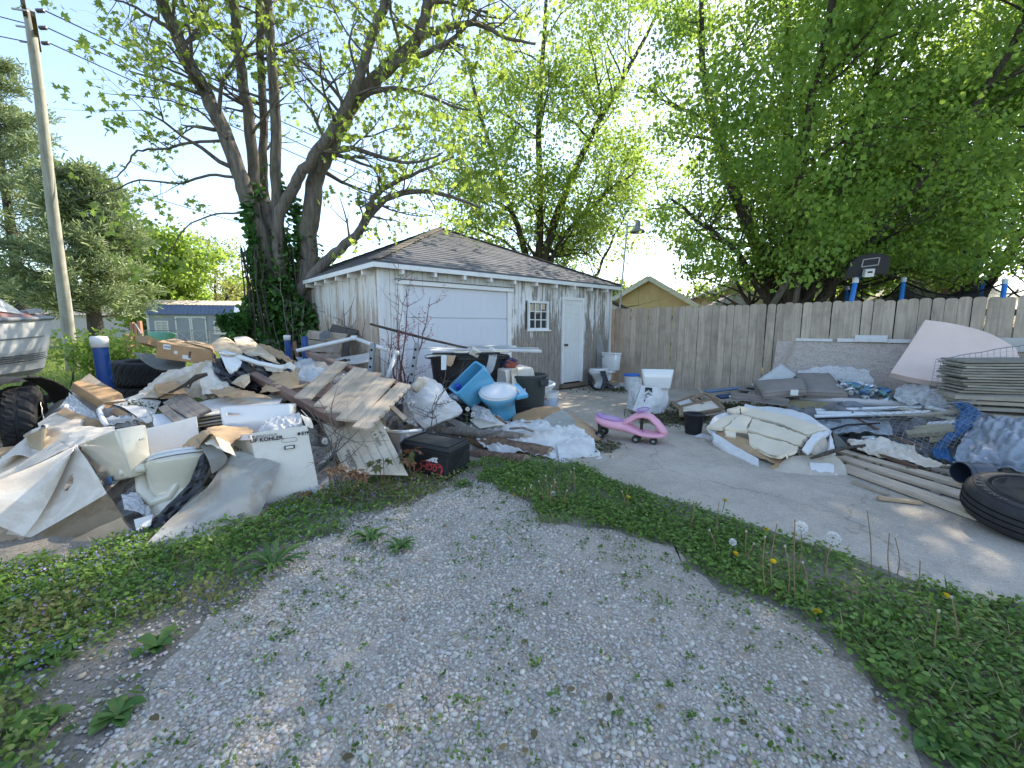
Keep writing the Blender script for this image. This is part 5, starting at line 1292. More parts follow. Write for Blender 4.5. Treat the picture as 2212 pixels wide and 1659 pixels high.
lx = p8[0]-p8[3]; lu = p8[4]-p8[0]
il = MB(); Ml = plane_frame(lx, lu); nl = Ml @ Vector((0, 0, 1))
for (a, w_, h_) in ((.30, .02, .028), (.42, .018, .026), (.53, .005, .034), (.57, .005, .034), (.66, .02, .006), (.66, .005, .03), (.78, .018, .02), (.78, .005, .034)): il.box(p8[3]+lx*a+(p8[7]-p8[3])*.86+nl*.012, (w_, h_, .001), Ml)
il.build('handling_symbols', M_INK, kb)
kt = thing('toilet_tank', 'white porcelain tank with chrome lever standing inside the lettered carton', 'toilet tank', at(562, 938, 3.72)-Vector((0, 0, .10)), rot(14, -6)); tank(kt, .58, .2, .36, M_PORC)
S('plastic_wrap', 'crinkled clear wrap stuffed in the lettered carton', 'plastic wrap', [[(560, 916, 3.5), (610, 898, 3.6), (646, 890, 3.6)], [(556, 928, 3.36), (604, 905, 3.44), (655, 916, 3.48)], [(560, 940, 3.3), (610, 932, 3.34), (656, 926, 3.45)]], M_CLEAR, 30, 26, .035, 12, .002, crease=1)
S('packing_paper', 'white packing paper scrap in the lettered carton', 'paper', [[(576, 922, 3.42), (612, 908, 3.46)], [(590, 936, 3.34), (622, 930, 3.36)]], C_CLEAN, 8, 8, .02, 8, .002, crease=1)
# --- stack of flat white boards and planks across the middle
for i in range(4):
    dv = i*5
    S('flat_board', ['uppermost long white flat board across the middle of the pile', 'second long flat board under the uppermost white one', 'third long flat board in the middle stack', 'lowest long flat board in the middle stack'][i], 'board',
      [[(428-i*8, 872+dv, 4.35), (500, 853+dv, 4.6), (616-i*3, 858+dv, 4.5)], [(332+i*4, 918+dv*1.4, 3.75), (430, 902+dv*1.4, 3.82), (602+i*2, 874+dv*1.4, 4.05)]], C_CLEAN if i == 0 else C_PALE if i % 2 else C_WHITE, 14, 8, .006, 2, .012, ragged=.01 if i else 0)
S('stack_board', 'white foam board with jagged end left of the loose planks', 'board', [[(330, 900, 3.95), (400, 890, 4.0)], [(336, 930, 3.65), (415, 912, 3.72)]], M_FOAMW, 8, 6, .005, 4, .02, ragged=.015)
for k, (a, b, w_, lab) in enumerate((((379, 857, 4.3), (440, 894, 3.78), .13, 'widest of three short grey planks on the white boards'), ((362, 868, 4.2), (422, 903, 3.72), .075, 'middle of three short grey planks on the white boards'), ((352, 880, 4.05), (397, 919, 3.60), .07, 'lowest of three short grey planks on the white boards'))):
    board('short_plank', lab, 'plank', at(*a), at(*b), w_, .026, W_GREY, (0, -.5, 1), 'short grey planks')
# --- left flank
lb = wthing('long_carton', 'long open brown carton lying at the left of the pile', 'carton', at(205, 900, 4.5))
p8 = para((226, 888, 4.35), (272, 868, 4.55), (152, 845, 4.75), (222, 868, 4.35), (264, 850, 4.6), (156, 826, 4.8))
MB().hexa([Vector(p) for p in p8]).build('carton_body', C_BRN, lb, bevel=.01)
S('top_flap', '', '', [[(153, 836, 4.78), (190, 860, 4.55), (224, 870, 4.35)], [(193, 806, 4.95), (235, 838, 4.75), (272, 864, 4.55)]], C_PALE, 12, 8, .008, 3, .006, parent=lb)
S('grey_sheet', 'wrinkled grey cardboard sheet at the far left of the pile', 'cardboard', [[(100, 880, 4.9), (150, 842, 5.0), (200, 830, 5.0)], [(96, 915, 4.5), (150, 895, 4.5), (228, 900, 4.4)]], C_WHITE, 16, 14, .03, 5, .005, crease=1)
S('plastic_sheet', 'crumpled white plastic sheet below the long brown carton', 'plastic sheet', [[(150, 848, 4.7), (175, 868, 4.5), (226, 908, 4.25)], [(128, 880, 4.4), (180, 905, 4.2), (230, 925, 4.05)]], M_PLAS, 28, 24, .03, 10, .003, crease=1)
S('tan_strip', 'pale orange cardboard strip below the crumpled white plastic', 'cardboard', [[(139, 880, 4.3), (180, 898, 4.2), (225, 912, 4.05)], [(122, 892, 4.2), (180, 918, 4.02), (222, 926, 3.95)]], C_TAN, 12, 6, .008, 4)
S('carton_flap', 'white cornered carton flap left of the pale orange strip', 'cardboard', [[(82, 915, 4.1), (130, 890, 4.25), (182, 908, 4.1)], [(86, 930, 3.95), (130, 926, 3.95), (175, 925, 3.9)]], C_WHITE, 12, 8, .012, 4)
S('crumpled_carton', 'large crumpled white carton behind the biscuit tank', 'carton', [[(80, 925, 3.9), (160, 918, 3.9), (248, 922, 3.7)], [(92, 960, 3.6), (160, 940, 3.55), (240, 932, 3.5)], [(88, 985, 3.4), (150, 975, 3.35), (172, 962, 3.36)]], C_WHITE, 20, 18, .03, 5, .006, crease=1)
bk = wthing('cracked_bin', 'tan plastic bin with dark mouth and white rim at the pile left end', 'bin', at(75, 985, 3.6))
p8 = para((88, 984, 3.5), (96, 968, 3.75), (64, 970, 3.62), (94, 924, 3.5), (104, 918, 3.8), (56, 942, 3.66)); open_carton(bk, p8, plain('tan_plastic', (.46, .38, .26), .45, .4, .1, 6, dirt=.3), .01, .006, names='bin_wall')
MB().tube([at(56, 941, 3.66), at(76, 930, 3.58), at(94, 922, 3.5), at(102, 918, 3.7)], .018, 8).build('rim', M_PORC, bk, smooth=True)
S('scrap_cardboard', 'white card scrap by the trailer wheel', 'cardboard', [[(82, 860, 4.7), (96, 905, 4.3)], [(88, 868, 4.6), (94, 912, 4.25)]], C_CLEAN, 6, 6, .01, 5)
S('white_sheet', 'thin white sheet drooping at the far left of the pile', 'paper', [[(28, 968, 3.7), (60, 940, 3.9), (96, 925, 4.1)], [(-20, 1010, 3.3), (40, 985, 3.4), (92, 985, 3.5)]], C_CLEAN, 14, 12, .02, 6, .003, crease=1)
S('dark_board', 'dark board end poking out at the far left', 'board', [[(-40, 975, 3.9), (45, 965, 3.9)], [(-40, 1000, 3.6), (40, 985, 3.6)]], C_TAN, 6, 5, .006, 4, .015)
# bin with rolled rim and white bag
wb = wthing('rimmed_tub', 'white rimmed tub full of white plastic behind the biscuit tank', 'tub', at(270, 925, 4.0))
p8 = para((232, 926, 3.9), (322, 918, 4.0), (216, 905, 4.3), (222, 908, 3.9), (318, 900, 4.0), (214, 884, 4.35)); open_carton(wb, p8, plain('grey_plastic_tub', (.40, .39, .38), .45, .4, .1, 6, dirt=.3), .012, .004, names='tub_wall')
MB().tube([at(232, 922, 3.88), at(221, 905, 3.9), at(213, 886, 4.2), at(224, 876, 4.4), at(250, 872, 4.5)], .022, 8).build('rolled_rim', M_PORC, wb, smooth=True)
S('plastic_bag', '', '', [[(224, 905, 4.0), (270, 895, 4.2), (316, 892, 4.2)], [(232, 918, 3.86), (275, 908, 3.92), (322, 912, 3.95)]], M_PLAS, 28, 18, .03, 10, .003, crease=1, parent=wb)
S('leaf_strewn_flap', 'white carton flap strewn with dry leaf bits in mid pile', 'cardboard', [[(236, 874, 4.6), (300, 852, 4.8), (348, 868, 4.5)], [(262, 878, 4.2), (310, 880, 4.2), (330, 902, 4.0)], [(318, 915, 3.92), (324, 912, 3.92), (332, 908, 3.92)]], C_CLEAN, 16, 14, .012, 4)
q = rs2 = np.random.default_rng(3)
k = 260; bb = np.array([tuple(at(300+q.normal(0, 18), 884+q.normal(0, 9), 4.24)) for _ in range(k)]); bb[:, 2] += .02
tag(leaves('leaf_bits', bb, q.normal(size=(k, 3))*np.array([1, 1, .3]), q.uniform(.01, .03, k), tints(k, q, (.06, .045, .03), (.2, .15, .1), .3), M_WEED, 'diamond', None, q), 'dry leaf bits on the white flap', 'leaf litter', kind='stuff')
S('lower_flap', 'brown undersides of the leaf strewn flap', 'cardboard', [[(236, 876, 4.5), (262, 884, 4.25), (318, 918, 3.95)], [(232, 886, 4.4), (258, 900, 4.2), (300, 916, 3.95)]], C_TAN, 10, 6, .008, 4)
# --- tyres and the labelled box at the back
for i, (zz, lab) in enumerate(((.22, 'lower of two stacked black tyres behind the pile'), (.63, 'upper of two stacked black tyres behind the pile'))):
    o = thing('old_tyre', lab, 'tyre', Vector((at(308, 800, 7.2).x+.03*i, 7.2, zz)), rot(30*i, 2*i, 2)); tyre_parts(o, .46, .40, I3, (0, 0, 0), .24, 24)
S('thin_hardboard', 'thin grey green panel sloping off the stacked tyres', 'panel', [[(286, 762, 5.7), (345, 768, 5.7), (402, 782, 5.5)], [(316, 786, 5.3), (346, 799, 5.2), (398, 800, 5.15)]], plain('grey_green_panel', (.17, .18, .16), .6, .3, .2, 4, dirt=.3), 10, 8, .006, 3, .012)
lbx = wthing('labelled_carton', 'brown shipping carton with white labels on top of the pile', 'carton', at(400, 785, 5.3))
p8 = para((335, 774, 5.2), (462, 790, 5.1), (350, 757, 5.65), (341, 738, 5.2), (458, 757, 5.1), (352, 733, 5.6))
MB().hexa(p8).build('carton_body', C_BRN, lbx, bevel=.012)
fx, fu = p8[1]-p8[0], p8[4]-p8[0]; Mf = plane_frame(fx, fu); nf = Mf @ Vector((0, 0, 1)); M_LBL = plain('paper_label', (.68, .68, .66), .7)
MB().box(p8[0]+fx*.17+fu*.76+nf*.002, (.10, .06, .002), Mf).build('label', M_LBL, lbx)
MB().box(p8[0]+fx*.18+fu*.76+nf*.0035, (.08, .014, .001), Mf).build('label_line', plain('blue_ink', (.16, .22, .36), .7), lbx)
MB().box(p8[0]+fx*.52+fu*.44+nf*.002, (.11, .11, .002), Mf).build('label', M_LBL, lbx)
bar = MB(); 
for k in range(9): bar.box(p8[0]+fx*.575+fu*(.26+.045*k)+nf*.004, (.03, .004+.003*(k % 3), .001), Mf)
bar.build('barcode', M_INK, lbx)
MB().box(p8[0]+fx*.335+fu*.5+nf*.002, (.045, .04, .002), Mf).build('label', M_LBL, lbx)
write(lbx, 'MADE IN CHINA', p8[0]+fx*.72+fu*.82, fx, fu, .02, plain('brown_ink', (.16, .08, .05), .7), off=.003)
for k in range(3): MB().box(p8[0]+fx*(.70+.07*k)+fu*.45+nf*.002, (.02, .05, .001), Mf).build('printed_mark', plain('brown_ink', (.16, .08, .05), .7), lbx)
for k, (a, b) in enumerate((((356, 734, 5.55), (395, 744, 5.3)), ((398, 738, 5.6), (452, 752, 5.2)))):
    S('top_flap', '', '', [[a, b], [(a[0]+20, a[1]-3, 5.9), (b[0]+14, b[1]-4, 5.7)]], C_TAN, 6, 5, .008, 4, parent=lbx)
S('brown_carton_end', 'dark brown carton end behind the labelled carton', 'carton', [[(318, 734, 6.0), (345, 736, 5.95)], [(318, 748, 5.95), (342, 752, 5.9)]], C_BRN, 5, 5, .004, 4, .15)
# --- wrinkled paper mass in the middle
S('wrinkled_paper', 'large wrinkled sheet of grey kraft paper before the tyres', 'paper', [[(350, 806, 5.1), (400, 790, 5.1), (448, 778, 5.0), (470, 800, 5.0)], [(310, 838, 4.75), (380, 826, 4.75), (440, 818, 4.7), (475, 838, 4.7)], [(274, 862, 4.55), (340, 858, 4.5), (410, 856, 4.45), (462, 858, 4.4)]], C_PALE, 30, 24, .05, 5, .003, crease=1)
S('wrinkled_paper', 'white wrapping paper with printed rings hanging below the black bag', 'paper', [[(446, 778, 4.95), (468, 786, 4.9), (492, 812, 4.8)], [(432, 815, 4.6), (462, 820, 4.6), (500, 838, 4.55)], [(436, 852, 4.45), (470, 850, 4.42), (510, 848, 4.4)]], C_WHITE, 22, 18, .035, 6, .003, crease=1)
cb_ = wthing('split_carton', 'small split brown carton in the middle of the pile', 'carton', at(370, 850, 4.5))
p8 = para((345, 860, 4.35), (410, 858, 4.3), (332, 842, 4.6), (336, 836, 4.4), (385, 828, 4.4), (334, 832, 4.7)); open_carton(cb_, p8, C_TAN, .006, .015)
S('torn_flap', '', '', [[(336, 834, 4.5), (382, 828, 4.5)], [(345, 848, 4.3), (405, 852, 4.25)]], C_TAN, 8, 8, .012, 6, parent=cb_)
br_ = MB().tube([at(342, 860, 4.3), at(380, 842, 4.3), at(402, 830, 4.3), at(425, 815, 4.3), at(448, 808, 4.35)], [.008, .012, .016, .03, .018], 7).tube([at(398, 834, 4.3), at(408, 838, 4.25), at(416, 820, 4.3)], [.012, .01, .012], 6)
tag(home(br_.build('dead_branch', M_BARK2, smooth=True)), 'gnarled dead branch lying over the split carton', 'branch')
S('rolled_paper', 'brown kraft paper roll end right of the split carton', 'paper', [[(452, 842, 4.4), (500, 836, 4.4), (540, 845, 4.3)], [(470, 856, 4.2), (520, 846, 4.15), (555, 850, 4.2)], [(480, 858, 4.2), (520, 860, 4.1), (588, 858, 4.15)]], C_TAN, 18, 14, .025, 7, .003, crease=1)
sb = wthing('small_carton', 'small pale square carton beside the black bag', 'carton', at(520, 835, 4.4))
MB().hexa(para((527, 840, 4.3), (541, 826, 4.45), (499, 828, 4.5), (520, 824, 4.3), (540, 818, 4.5), (521, 811, 4.6))).build('carton_body', C_PALE, sb, bevel=.006)
# black bag with porcelain and cardboard drapes
bag = wthing('black_trash_bag', 'shiny black trash bag holding white porcelain on the pile crest', 'trash bag', at(525, 820, 5.0))
def blob(name, c, rx, ry, rz, mat, par, seed, amp=.18, cs=2.2, nu=30, nv=20, M=I3, crease=1.0, flat=0):
    mb = MB(); c = Vector(c)
    rings = []
    for j in range(nv+1):
        ph_ = math.pi*j/nv; ring = []
        for i in range(nu):
            a = 6.2832*i/nu; d = Vector((math.sin(ph_)*math.cos(a), math.sin(ph_)*math.sin(a), math.cos(ph_)))
            q = d*cs+Vector((seed*3.3, seed, -seed)); h = noise.noise(q)+crease*(.4-abs(noise.noise(q*2.4)))+.35*noise.noise(q*5)
            p = Vector((d.x*rx, d.y*ry, d.z*rz))*(1+amp*h)
            if flat: p.z = max(p.z, -flat)
            ring.append(c+M @ p)
        rings.append(ring)
    return mb.loft(rings, cap=False).build(name, mat, par)
blob('bag_body', at(535, 812, 5.0), .36, .3, .2, M_BAG, bag, 3, .3, 2.0, 34, 24, rot(0, 0, 18))
S('bag_skirt', '', '', [[(462, 760, 5.0), (480, 790, 4.9), (500, 815, 4.8)], [(470, 790, 4.8), (500, 822, 4.7), (540, 835, 4.65)], [(490, 812, 4.7), (520, 832, 4.6), (590, 828, 4.6)]], M_BAG, 22, 18, .045, 7, .003, crease=1, smooth=False, parent=bag)
po = wthing('porcelain_basin', 'white porcelain basin edge gleaming in the black bag', 'basin', at(500, 800, 4.8))
S('basin_face', '', '', [[(473, 764, 4.86), (500, 766, 4.9), (522, 778, 4.9)], [(486, 788, 4.72), (505, 790, 4.72), (520, 792, 4.74)], [(500, 808, 4.7), (504, 807, 4.69), (508, 800, 4.7)]], M_PORC, 14, 14, 0, 1, .02, parent=po)
MB().tube([at(482, 762, 4.9), at(520, 772, 4.86), at(560, 785, 4.8), at(612, 795, 4.7)], [.03, .03, .028, .024], 8).build('basin_rim', M_PORC, po, smooth=True)
S('draped_cardboard', 'tan cardboard sheet draped over the pile crest', 'cardboard', [[(458, 742, 5.2), (482, 728, 5.4), (508, 740, 5.4)], [(462, 756, 4.95), (490, 758, 4.95), (524, 762, 5.0)], [(480, 766, 4.8), (492, 768, 4.8), (515, 764, 4.85)]], C_PALE, 18, 16, .015, 4, .006)
S('draped_cardboard', 'long folded cardboard tent sloping right from the pile crest', 'cardboard', [[(505, 730, 5.6), (535, 728, 5.7), (560, 745, 5.6), (590, 770, 5.4)], [(515, 752, 5.3), (540, 756, 5.3), (562, 765, 5.2), (600, 782, 5.1)], [(540, 770, 5.1), (560, 768, 5.1), (575, 775, 5.0), (608, 790, 4.95)]], C_PALE, 22, 16, .02, 4, .006, crease=.8)
S('draped_cardboard', 'brown ruffled cardboard edge right of the folded tent', 'cardboard', [[(560, 742, 5.9), (600, 755, 5.8), (622, 772, 5.6)], [(590, 770, 5.4), (610, 778, 5.3), (640, 784, 5.3)]], C_TAN, 16, 10, .03, 8, .005, crease=1, ragged=.02)
S('paper_roll', 'curled white paper tube end on the pile right of the crest', 'paper', [[(560, 775, 5.1), (600, 790, 4.9), (628, 782, 4.9), (640, 792, 4.9)], [(575, 800, 4.8), (600, 805, 4.7), (622, 796, 4.75), (636, 800, 4.8)]], C_WHITE, 16, 10, .02, 7, .004, crease=1)
S('torn_cardboard', 'brown curled torn cardboard strip left of the timber gate', 'cardboard', [[(590, 800, 4.8), (620, 800, 4.7), (640, 800, 4.8)], [(575, 830, 4.5), (612, 822, 4.5), (650, 836, 4.5)], [(560, 845, 4.35), (600, 845, 4.3), (665, 826, 4.5)]], C_TAN, 18, 14, .03, 7, .005, crease=1, ragged=.02)
# scraps that fill the gaps
scr = random.Random(9)
for k in range(36):
    x, y = scr.uniform(-4.2, -1.2), scr.uniform(3.4, 6.2)
    hz = max(b[4]*math.exp(-((x-b[0])/b[2])**2-((y-b[1])/b[3])**2) for b in [(-2.9, 5.2, 1.25, .85, .62), (-3.6, 4.0, .9, .8, .36), (-2.0, 4.4, .9, .7, .34), (-1.5, 5.6, 1.0, .8, .42), (-2.9, 3.5, .8, .5, .16)])*1.0+.06
    if hz < .12: continue
    L, w_ = scr.uniform(.18, .5), scr.uniform(.12, .3); a = scr.uniform(0, 6.28); M = rot(math.degrees(a), scr.uniform(-35, 35), scr.uniform(-35, 35)); c = Vector((x, y, hz))
    g_ = [[c+M @ Vector((-L/2, -w_/2, 0)), c+M @ Vector((0, -w_/2, .03)), c+M @ Vector((L/2, -w_/2, 0))], [c+M @ Vector((-L/2, w_/2, 0)), c+M @ Vector((0, w_/2, .05)), c+M @ Vector((L/2, w_/2, .01))]]
    mi_ = scr.randrange(6); m_ = [C_TAN, C_PALE, C_WHITE, C_CLEAN, M_PLAS, M_FOAMW][mi_]
    o = sheet('packaging_scrap', g_, m_, None, 10, 8, .03, 7, .004, 100+k, .02, True, 1)
    home(o); w_ = ['tan cardboard', 'pale cardboard', 'grey card', 'white card', 'white plastic', 'white foam'][mi_]
    tag(o, 'torn scrap of %s in the %s of the left pile' % (w_, 'rear' if y > 5 else 'near left' if x < -2.9 else 'near right'), 'scrap', '%s scraps' % w_)

# --- timber gate: two rails with boards nailed across
gate = wthing('timber_gate', 'broken wooden gate with wide boards across two red brown rails', 'gate', at(740, 930, 4.2))
a0, a1, b0, b1 = at(549, 812, 4.75), at(736, 914, 3.78), at(664, 764, 6.0), at(872, 838, 4.75)
board('rail', '', '', a0, a1, .07, .09, W_RED, (0, -.4, 1), parent=gate)
board('rail', '', '', b0, b1, .06, .08, W_RED, (0, -.4, 1), parent=gate)
board('rail', '', '', at(600, 840, 4.55), at(700, 892, 4.05), .05, .03, W_RED, (0, -.4, 1), parent=gate)
ua, ub = (a1-a0), (b1-b0); nrm = ua.cross(b0-a0).normalized()
if nrm.z < 0: nrm = -nrm
def gate_board(fa, fb, w_, ext=(0, 0), lift=.055):
    p = a0+ua*fa; q = b0+ub*fb; d = (q-p).normalized(); board('gate_board', '', '', p-d*ext[0]+nrm*lift, q+d*ext[1]+nrm*lift, w_, .022, W_TAN, nrm, parent=gate, rag=.01)
gate_board(.62, .42, .16, (.02, -.02)); gate_board(.82, .61, .17, (-.03, .0)); gate_board(.935, .735, .20, (-.02, -.02), .058); gate_board(1.06, .865, .20, (0, -.05), .06)
# scalloped end board
sc_n = 9; p = a0+ua*1.17; q = b0+ub*1.0; d = (q-p); M = frame3(d, nrm); L = d.length; poly = [(-L/2, .07), (L/2, .07)]
for k in range(sc_n):
    x1 = L/2-L*k/sc_n
    for j in range(5): a = math.pi*j/4; poly.append((x1-L/sc_n*(.5-.5*math.cos(a)), -.06-.035*math.sin(a)))
o = MB().prism(poly, -.011, .011).build('scalloped_board', W_TAN, gate); o.matrix_basis = Matrix.Translation((p+q)/2+nrm*.045) @ M.to_4x4()
board('loose_brace', '', '', at(838, 872, 4.35), at(876, 908, 4.2), .05, .03, W_OLD, (0, -.5, 1), parent=gate)
MB().tube([at(866, 846, 4.66), at(872, 862, 4.6), at(868, 868, 4.6)], .012, 6).build('hasp', plain('rusty_iron', (.12, .07, .05), .8), gate)
for k, (a, b, lab) in enumerate((((618, 828, 4.9), (800, 850, 4.5), 'upper pinkish plank under the timber gate'), ((612, 842, 4.8), (790, 862, 4.4), 'lower pinkish plank under the timber gate'))):
    board('pink_plank', lab, 'plank', at(*a), at(*b), .13, .025, wood('pink_plank_wood', (.36, .24, .20), (.50, .37, .32), 'X', 1), (0, -.6, 1), 'pinkish planks')
board('upright_board', 'short upright tan board left of the timber gate', 'board', at(640, 795, 4.9), at(606, 845, 4.6), .10, .02, W_TAN, (0, -1, .3))
S('plastic_sheet', 'white plastic sheeting heaped behind the timber gate', 'plastic sheet', [[(636, 782, 5.8), (690, 772, 6.0), (745, 790, 5.8)], [(632, 800, 5.3), (690, 795, 5.4), (752, 812, 5.2)], [(640, 826, 4.9), (700, 824, 4.9), (740, 822, 4.9)]], M_PLAS, 24, 20, .05, 8, .003, crease=1)
S('folded_cardboard_tile', 'grey folded cardboard tile leaning on the plastic sheeting', 'cardboard', [[(680, 784, 5.6), (702, 782, 5.6)], [(694, 808, 5.3), (720, 806, 5.3)]], C_PALE, 6, 6, .006, 4)
S('white_tile', 'small white card tile lying on the plastic sheeting', 'cardboard', [[(664, 826, 4.9), (690, 822, 4.95)], [(676, 836, 4.75), (706, 832, 4.8)]], C_CLEAN, 5, 5, .004, 4, .012)
# blue pipes with caps
M_BPIPE = plain('blue_pipe', (.016, .065, .25), .35, .4, .06, 3)
for (u, vt, vb, Y, r_p, cap, lab) in ((214, 733, 850, 5.45, .078, True, 'thick blue pipe post with white cap at the left'), (620, 727, 785, 6.7, .044, True, 'thin blue pipe post with white cap by the ivy'), (657, 727, 792, 6.2, .045, False, 'uncapped blue pipe post beside the timber gate')):
    tp_ = at(u, vt, Y); b0_ = Vector((tp_.x+.02, tp_.y, 0)); t_ = wthing('blue_pipe', lab, 'pipe', b0_)
    MB().tube([b0_, tp_], r_p, 20).build('pipe', M_BPIPE, t_, smooth=False)
    if cap: MB().lathe([(r_p*1.15, -.10*r_p/.078), (r_p*1.2, .0), (r_p*1.1, .035*r_p/.078), (0, .045*r_p/.078)], 20, I3, tp_).build('pipe_cap', plain('white_pvc', (.72, .72, .70), .4), t_, smooth=True)
# PVC frame
M_PVC = plain('white_pvc', (.72, .72, .70), .4)
pv = wthing('pvc_frame', 'bent white plastic pipe frame against the garage corner', 'pipe frame', at(765, 800, 6.1))
for (a, b) in (((640, 758, 5.9), (765, 730, 6.2)), ((765, 730, 6.2), (855, 763, 5.9)), ((855, 763, 5.9), (832, 828, 5.7))): MB().tube([at(*a), at(*b)], .027, 10).build('pipe', M_PVC, pv, smooth=True)
for a in ((765, 730, 6.2), (855, 763, 5.9)): MB().tube([at(*a)+Vector((-.04, 0, 0)), at(*a)+Vector((.04, 0, 0))], .036, 10).build('elbow', M_PVC, pv, smooth=True)
# perforated steel posts
for (a, b, lab) in (((806, 742, 5.75), (799, 826, 5.6), 'left perforated grey steel post before the garage'), ((901, 742, 5.75), (885, 845, 5.5), 'right perforated grey steel post before the garage door')):
    t_ = wthing('steel_post', lab, 'post', at(*b), 'perforated posts'); p, q = at(*b), at(*a); d = (q-p); b2 = p-d*(p.z/d.z); M = frame3(q-b2, (0, -1, 0))
    MB().box((b2+q)/2, ((q-b2).length, .055, .08), M).build('tube', plain('grey_galvanised', (.25, .26, .26), .55, .5, .15, 12, metal=.3), t_)
    for k in range(8): MB().lathe([(0, 0), (.017, 0), (.017, .003), (0, .003)], 10, M, q+(b2-q).normalized()*(.10+.115*k)+M @ Vector((0, .0, .0405))).build('punched_hole', M_DARK, t_)
# broken pallet against the wall
pal = wthing('broken_pallet', 'broken rotten pallet leaning on the garage side wall', 'pallet', at(710, 790, 7.2))
W_ROT = wood('rotten_slat', (.27, .21, .16), (.46, .38, .30), 'X', 1.3, mott=.6)
for k, (a, b, w_) in enumerate((((664, 722, 7.5), (748, 731, 7.1), .15), ((668, 740, 7.4), (738, 748, 7.0), .10), ((670, 754, 7.3), (735, 757, 6.95), .09), ((664, 768, 7.2), (736, 772, 6.85), .09))): board('slat', '', '', at(*a), at(*b), w_, .02, W_ROT, (.3, -1, .2), parent=pal, rag=.03)
for (a, b) in (((668, 718, 7.6), (664, 790, 7.3)), ((706, 720, 7.45), (696, 792, 7.1)), ((748, 728, 7.2), (732, 800, 6.9))): board('stringer', '', '', at(*a), at(*b), .04, .09, W_ROT, (.3, -1, .2), parent=pal)
S('bent_metal', 'bent grey sheet metal scrap hung on the broken pallet', 'metal', [[(690, 722, 7.1), (702, 714, 7.2), (714, 718, 7.2)], [(690, 736, 6.95), (702, 733, 7.0), (711, 730, 7.05)]], plain('dull_zinc', (.20, .21, .22), .5, .5, .15, 8, metal=.4), 8, 6, .008, 5)
board('dark_board', 'dark rotten board lying on top of the broken pallet', 'board', at(716, 708, 7.5), at(770, 722, 7.2), .14, .03, wood('black_rotten', (.05, .045, .04), (.13, .12, .11), 'X', 1), (.2, -1, .3))
board('dark_block', 'dark rotten upright block beside the broken pallet', 'board', at(752, 724, 7.2), at(742, 790, 6.9), .10, .06, wood('black_rotten', (.05, .045, .04), (.13, .12, .11), 'X', 1), (.3, -1, 0))
board('rusty_stake', 'rusty brown stake between the blue pipes', 'stake', at(636, 738, 6.5), at(643, 775, 6.3), .05, .02, plain('rust', (.18, .09, .05), .9), (0, -1, 0))
S('tub_shell', 'white plastic chair shell lying behind the timber gate', 'chair shell', [[(722, 776, 6.2), (770, 768, 6.3), (800, 762, 6.3)], [(730, 790, 5.9), (770, 786, 5.9), (800, 782, 5.9)]], plain('dirty_white_plastic', (.55, .53, .50), .4, dirt=.4), 12, 10, .012, 4, .008, hole=(.22, .45, .13, .22))
S('pale_hardboard', 'pale blue grey panel behind the pile crest', 'panel', [[(640, 774, 6.3), (700, 780, 6.2)], [(650, 788, 6.0), (710, 795, 5.9)]], plain('pale_blue_panel', (.42, .48, .56), .4), 5, 5, .003, 3, .02)
# ---------------------------------------------------------------- middle of the yard
M_BLKP = plain('black_tub_plastic', (.016, .016, .018), .5, .4, .25, 6, .1, 40, dirt=.15, dirtc=(.08, .075, .07))
tubc = Vector((at(1010, 765, 6.1).x, 6.1, 0))
tb = thing('stock_tub', 'large oval black stock tub loaded with trim strips', 'tub', tubc)
MB().lathe([(0, .12), (.40, .12), (.43, .2), (.50, .85), (.51, .95), (.56, .97), (.565, 1.0), (.53, 1.005), (.50, .96), (.485, .9), (.41, .22), (0, .18)], 44, I3, (0, 0, 0), 1.04, .72).build('tub_body', M_BLKP, tb, smooth=True).data.set_sharp_from_angle(angle=R(40))
MB().lathe([(.565, .955), (.585, .955), (.585, .99), (.565, .99)], 44, I3, (0, 0, 0), 1.04, .72, closed=True).build('rolled_rim', M_BLKP, tb)
M_ALU = plain('pale_aluminium', (.46, .50, .54), .4, .5, .08, 6, metal=.4)
strips = [((925, 752, 6.0), (1075, 757, 5.8), .05, M_FOAMW, 'shortest white trim strip, leftmost on the black tub'), ((930, 757, 5.9), (1170, 759, 5.9), .05, M_FOAMW, 'longest white trim strip across the black tub'), ((962, 746, 6.2), (1115, 749, 6.2), .09, M_ALU, 'broad pale metal strip highest on the black tub'), ((966, 750, 6.1), (1164, 753, 6.1), .04, M_ALU, 'narrow metal strip second from the top of the tub'), ((985, 754, 5.85), (1168, 757, 5.75), .03, M_FOAMW, 'thin white strip poking out right of the tub'), ((980, 760, 5.7), (1100, 760, 5.7), .06, plain('cream_trim', (.60, .54, .42), .6), 'cream strip in the middle of the tub load'), ((920, 770, 5.75), (1012, 760, 5.65), .035, M_FOAMW, 'white strip slanting over the tub left rim'), ((935, 764, 5.7), (1080, 763, 5.6), .05, M_BLKP, 'black strip lying on the tub front rim')]
for k, (a, b, w_, m_, lab) in enumerate(strips): board('trim_strip', lab, 'trim strip', at(*a), at(*b), w_, .018, m_, (0, -.2, 1), 'strips on the tub')
hk = thing('outlet_cover', 'tilted white switch box on the tub strips', 'box', at(1026, 762, 5.62), rot(20, 30, 25)); MB().box((0, 0, 0), (.13, .02, .10)).build('plate', M_FOAMW, hk, bevel=.004); MB().box((0, .035, 0), (.12, .05, .09)).build('back_box', plain('grey_box', (.3, .3, .3), .6), hk); MB().box((0, -.013, 0), (.10, .008, .07)).build('cover', plain('cream_trim', (.60, .54, .42), .6), hk)
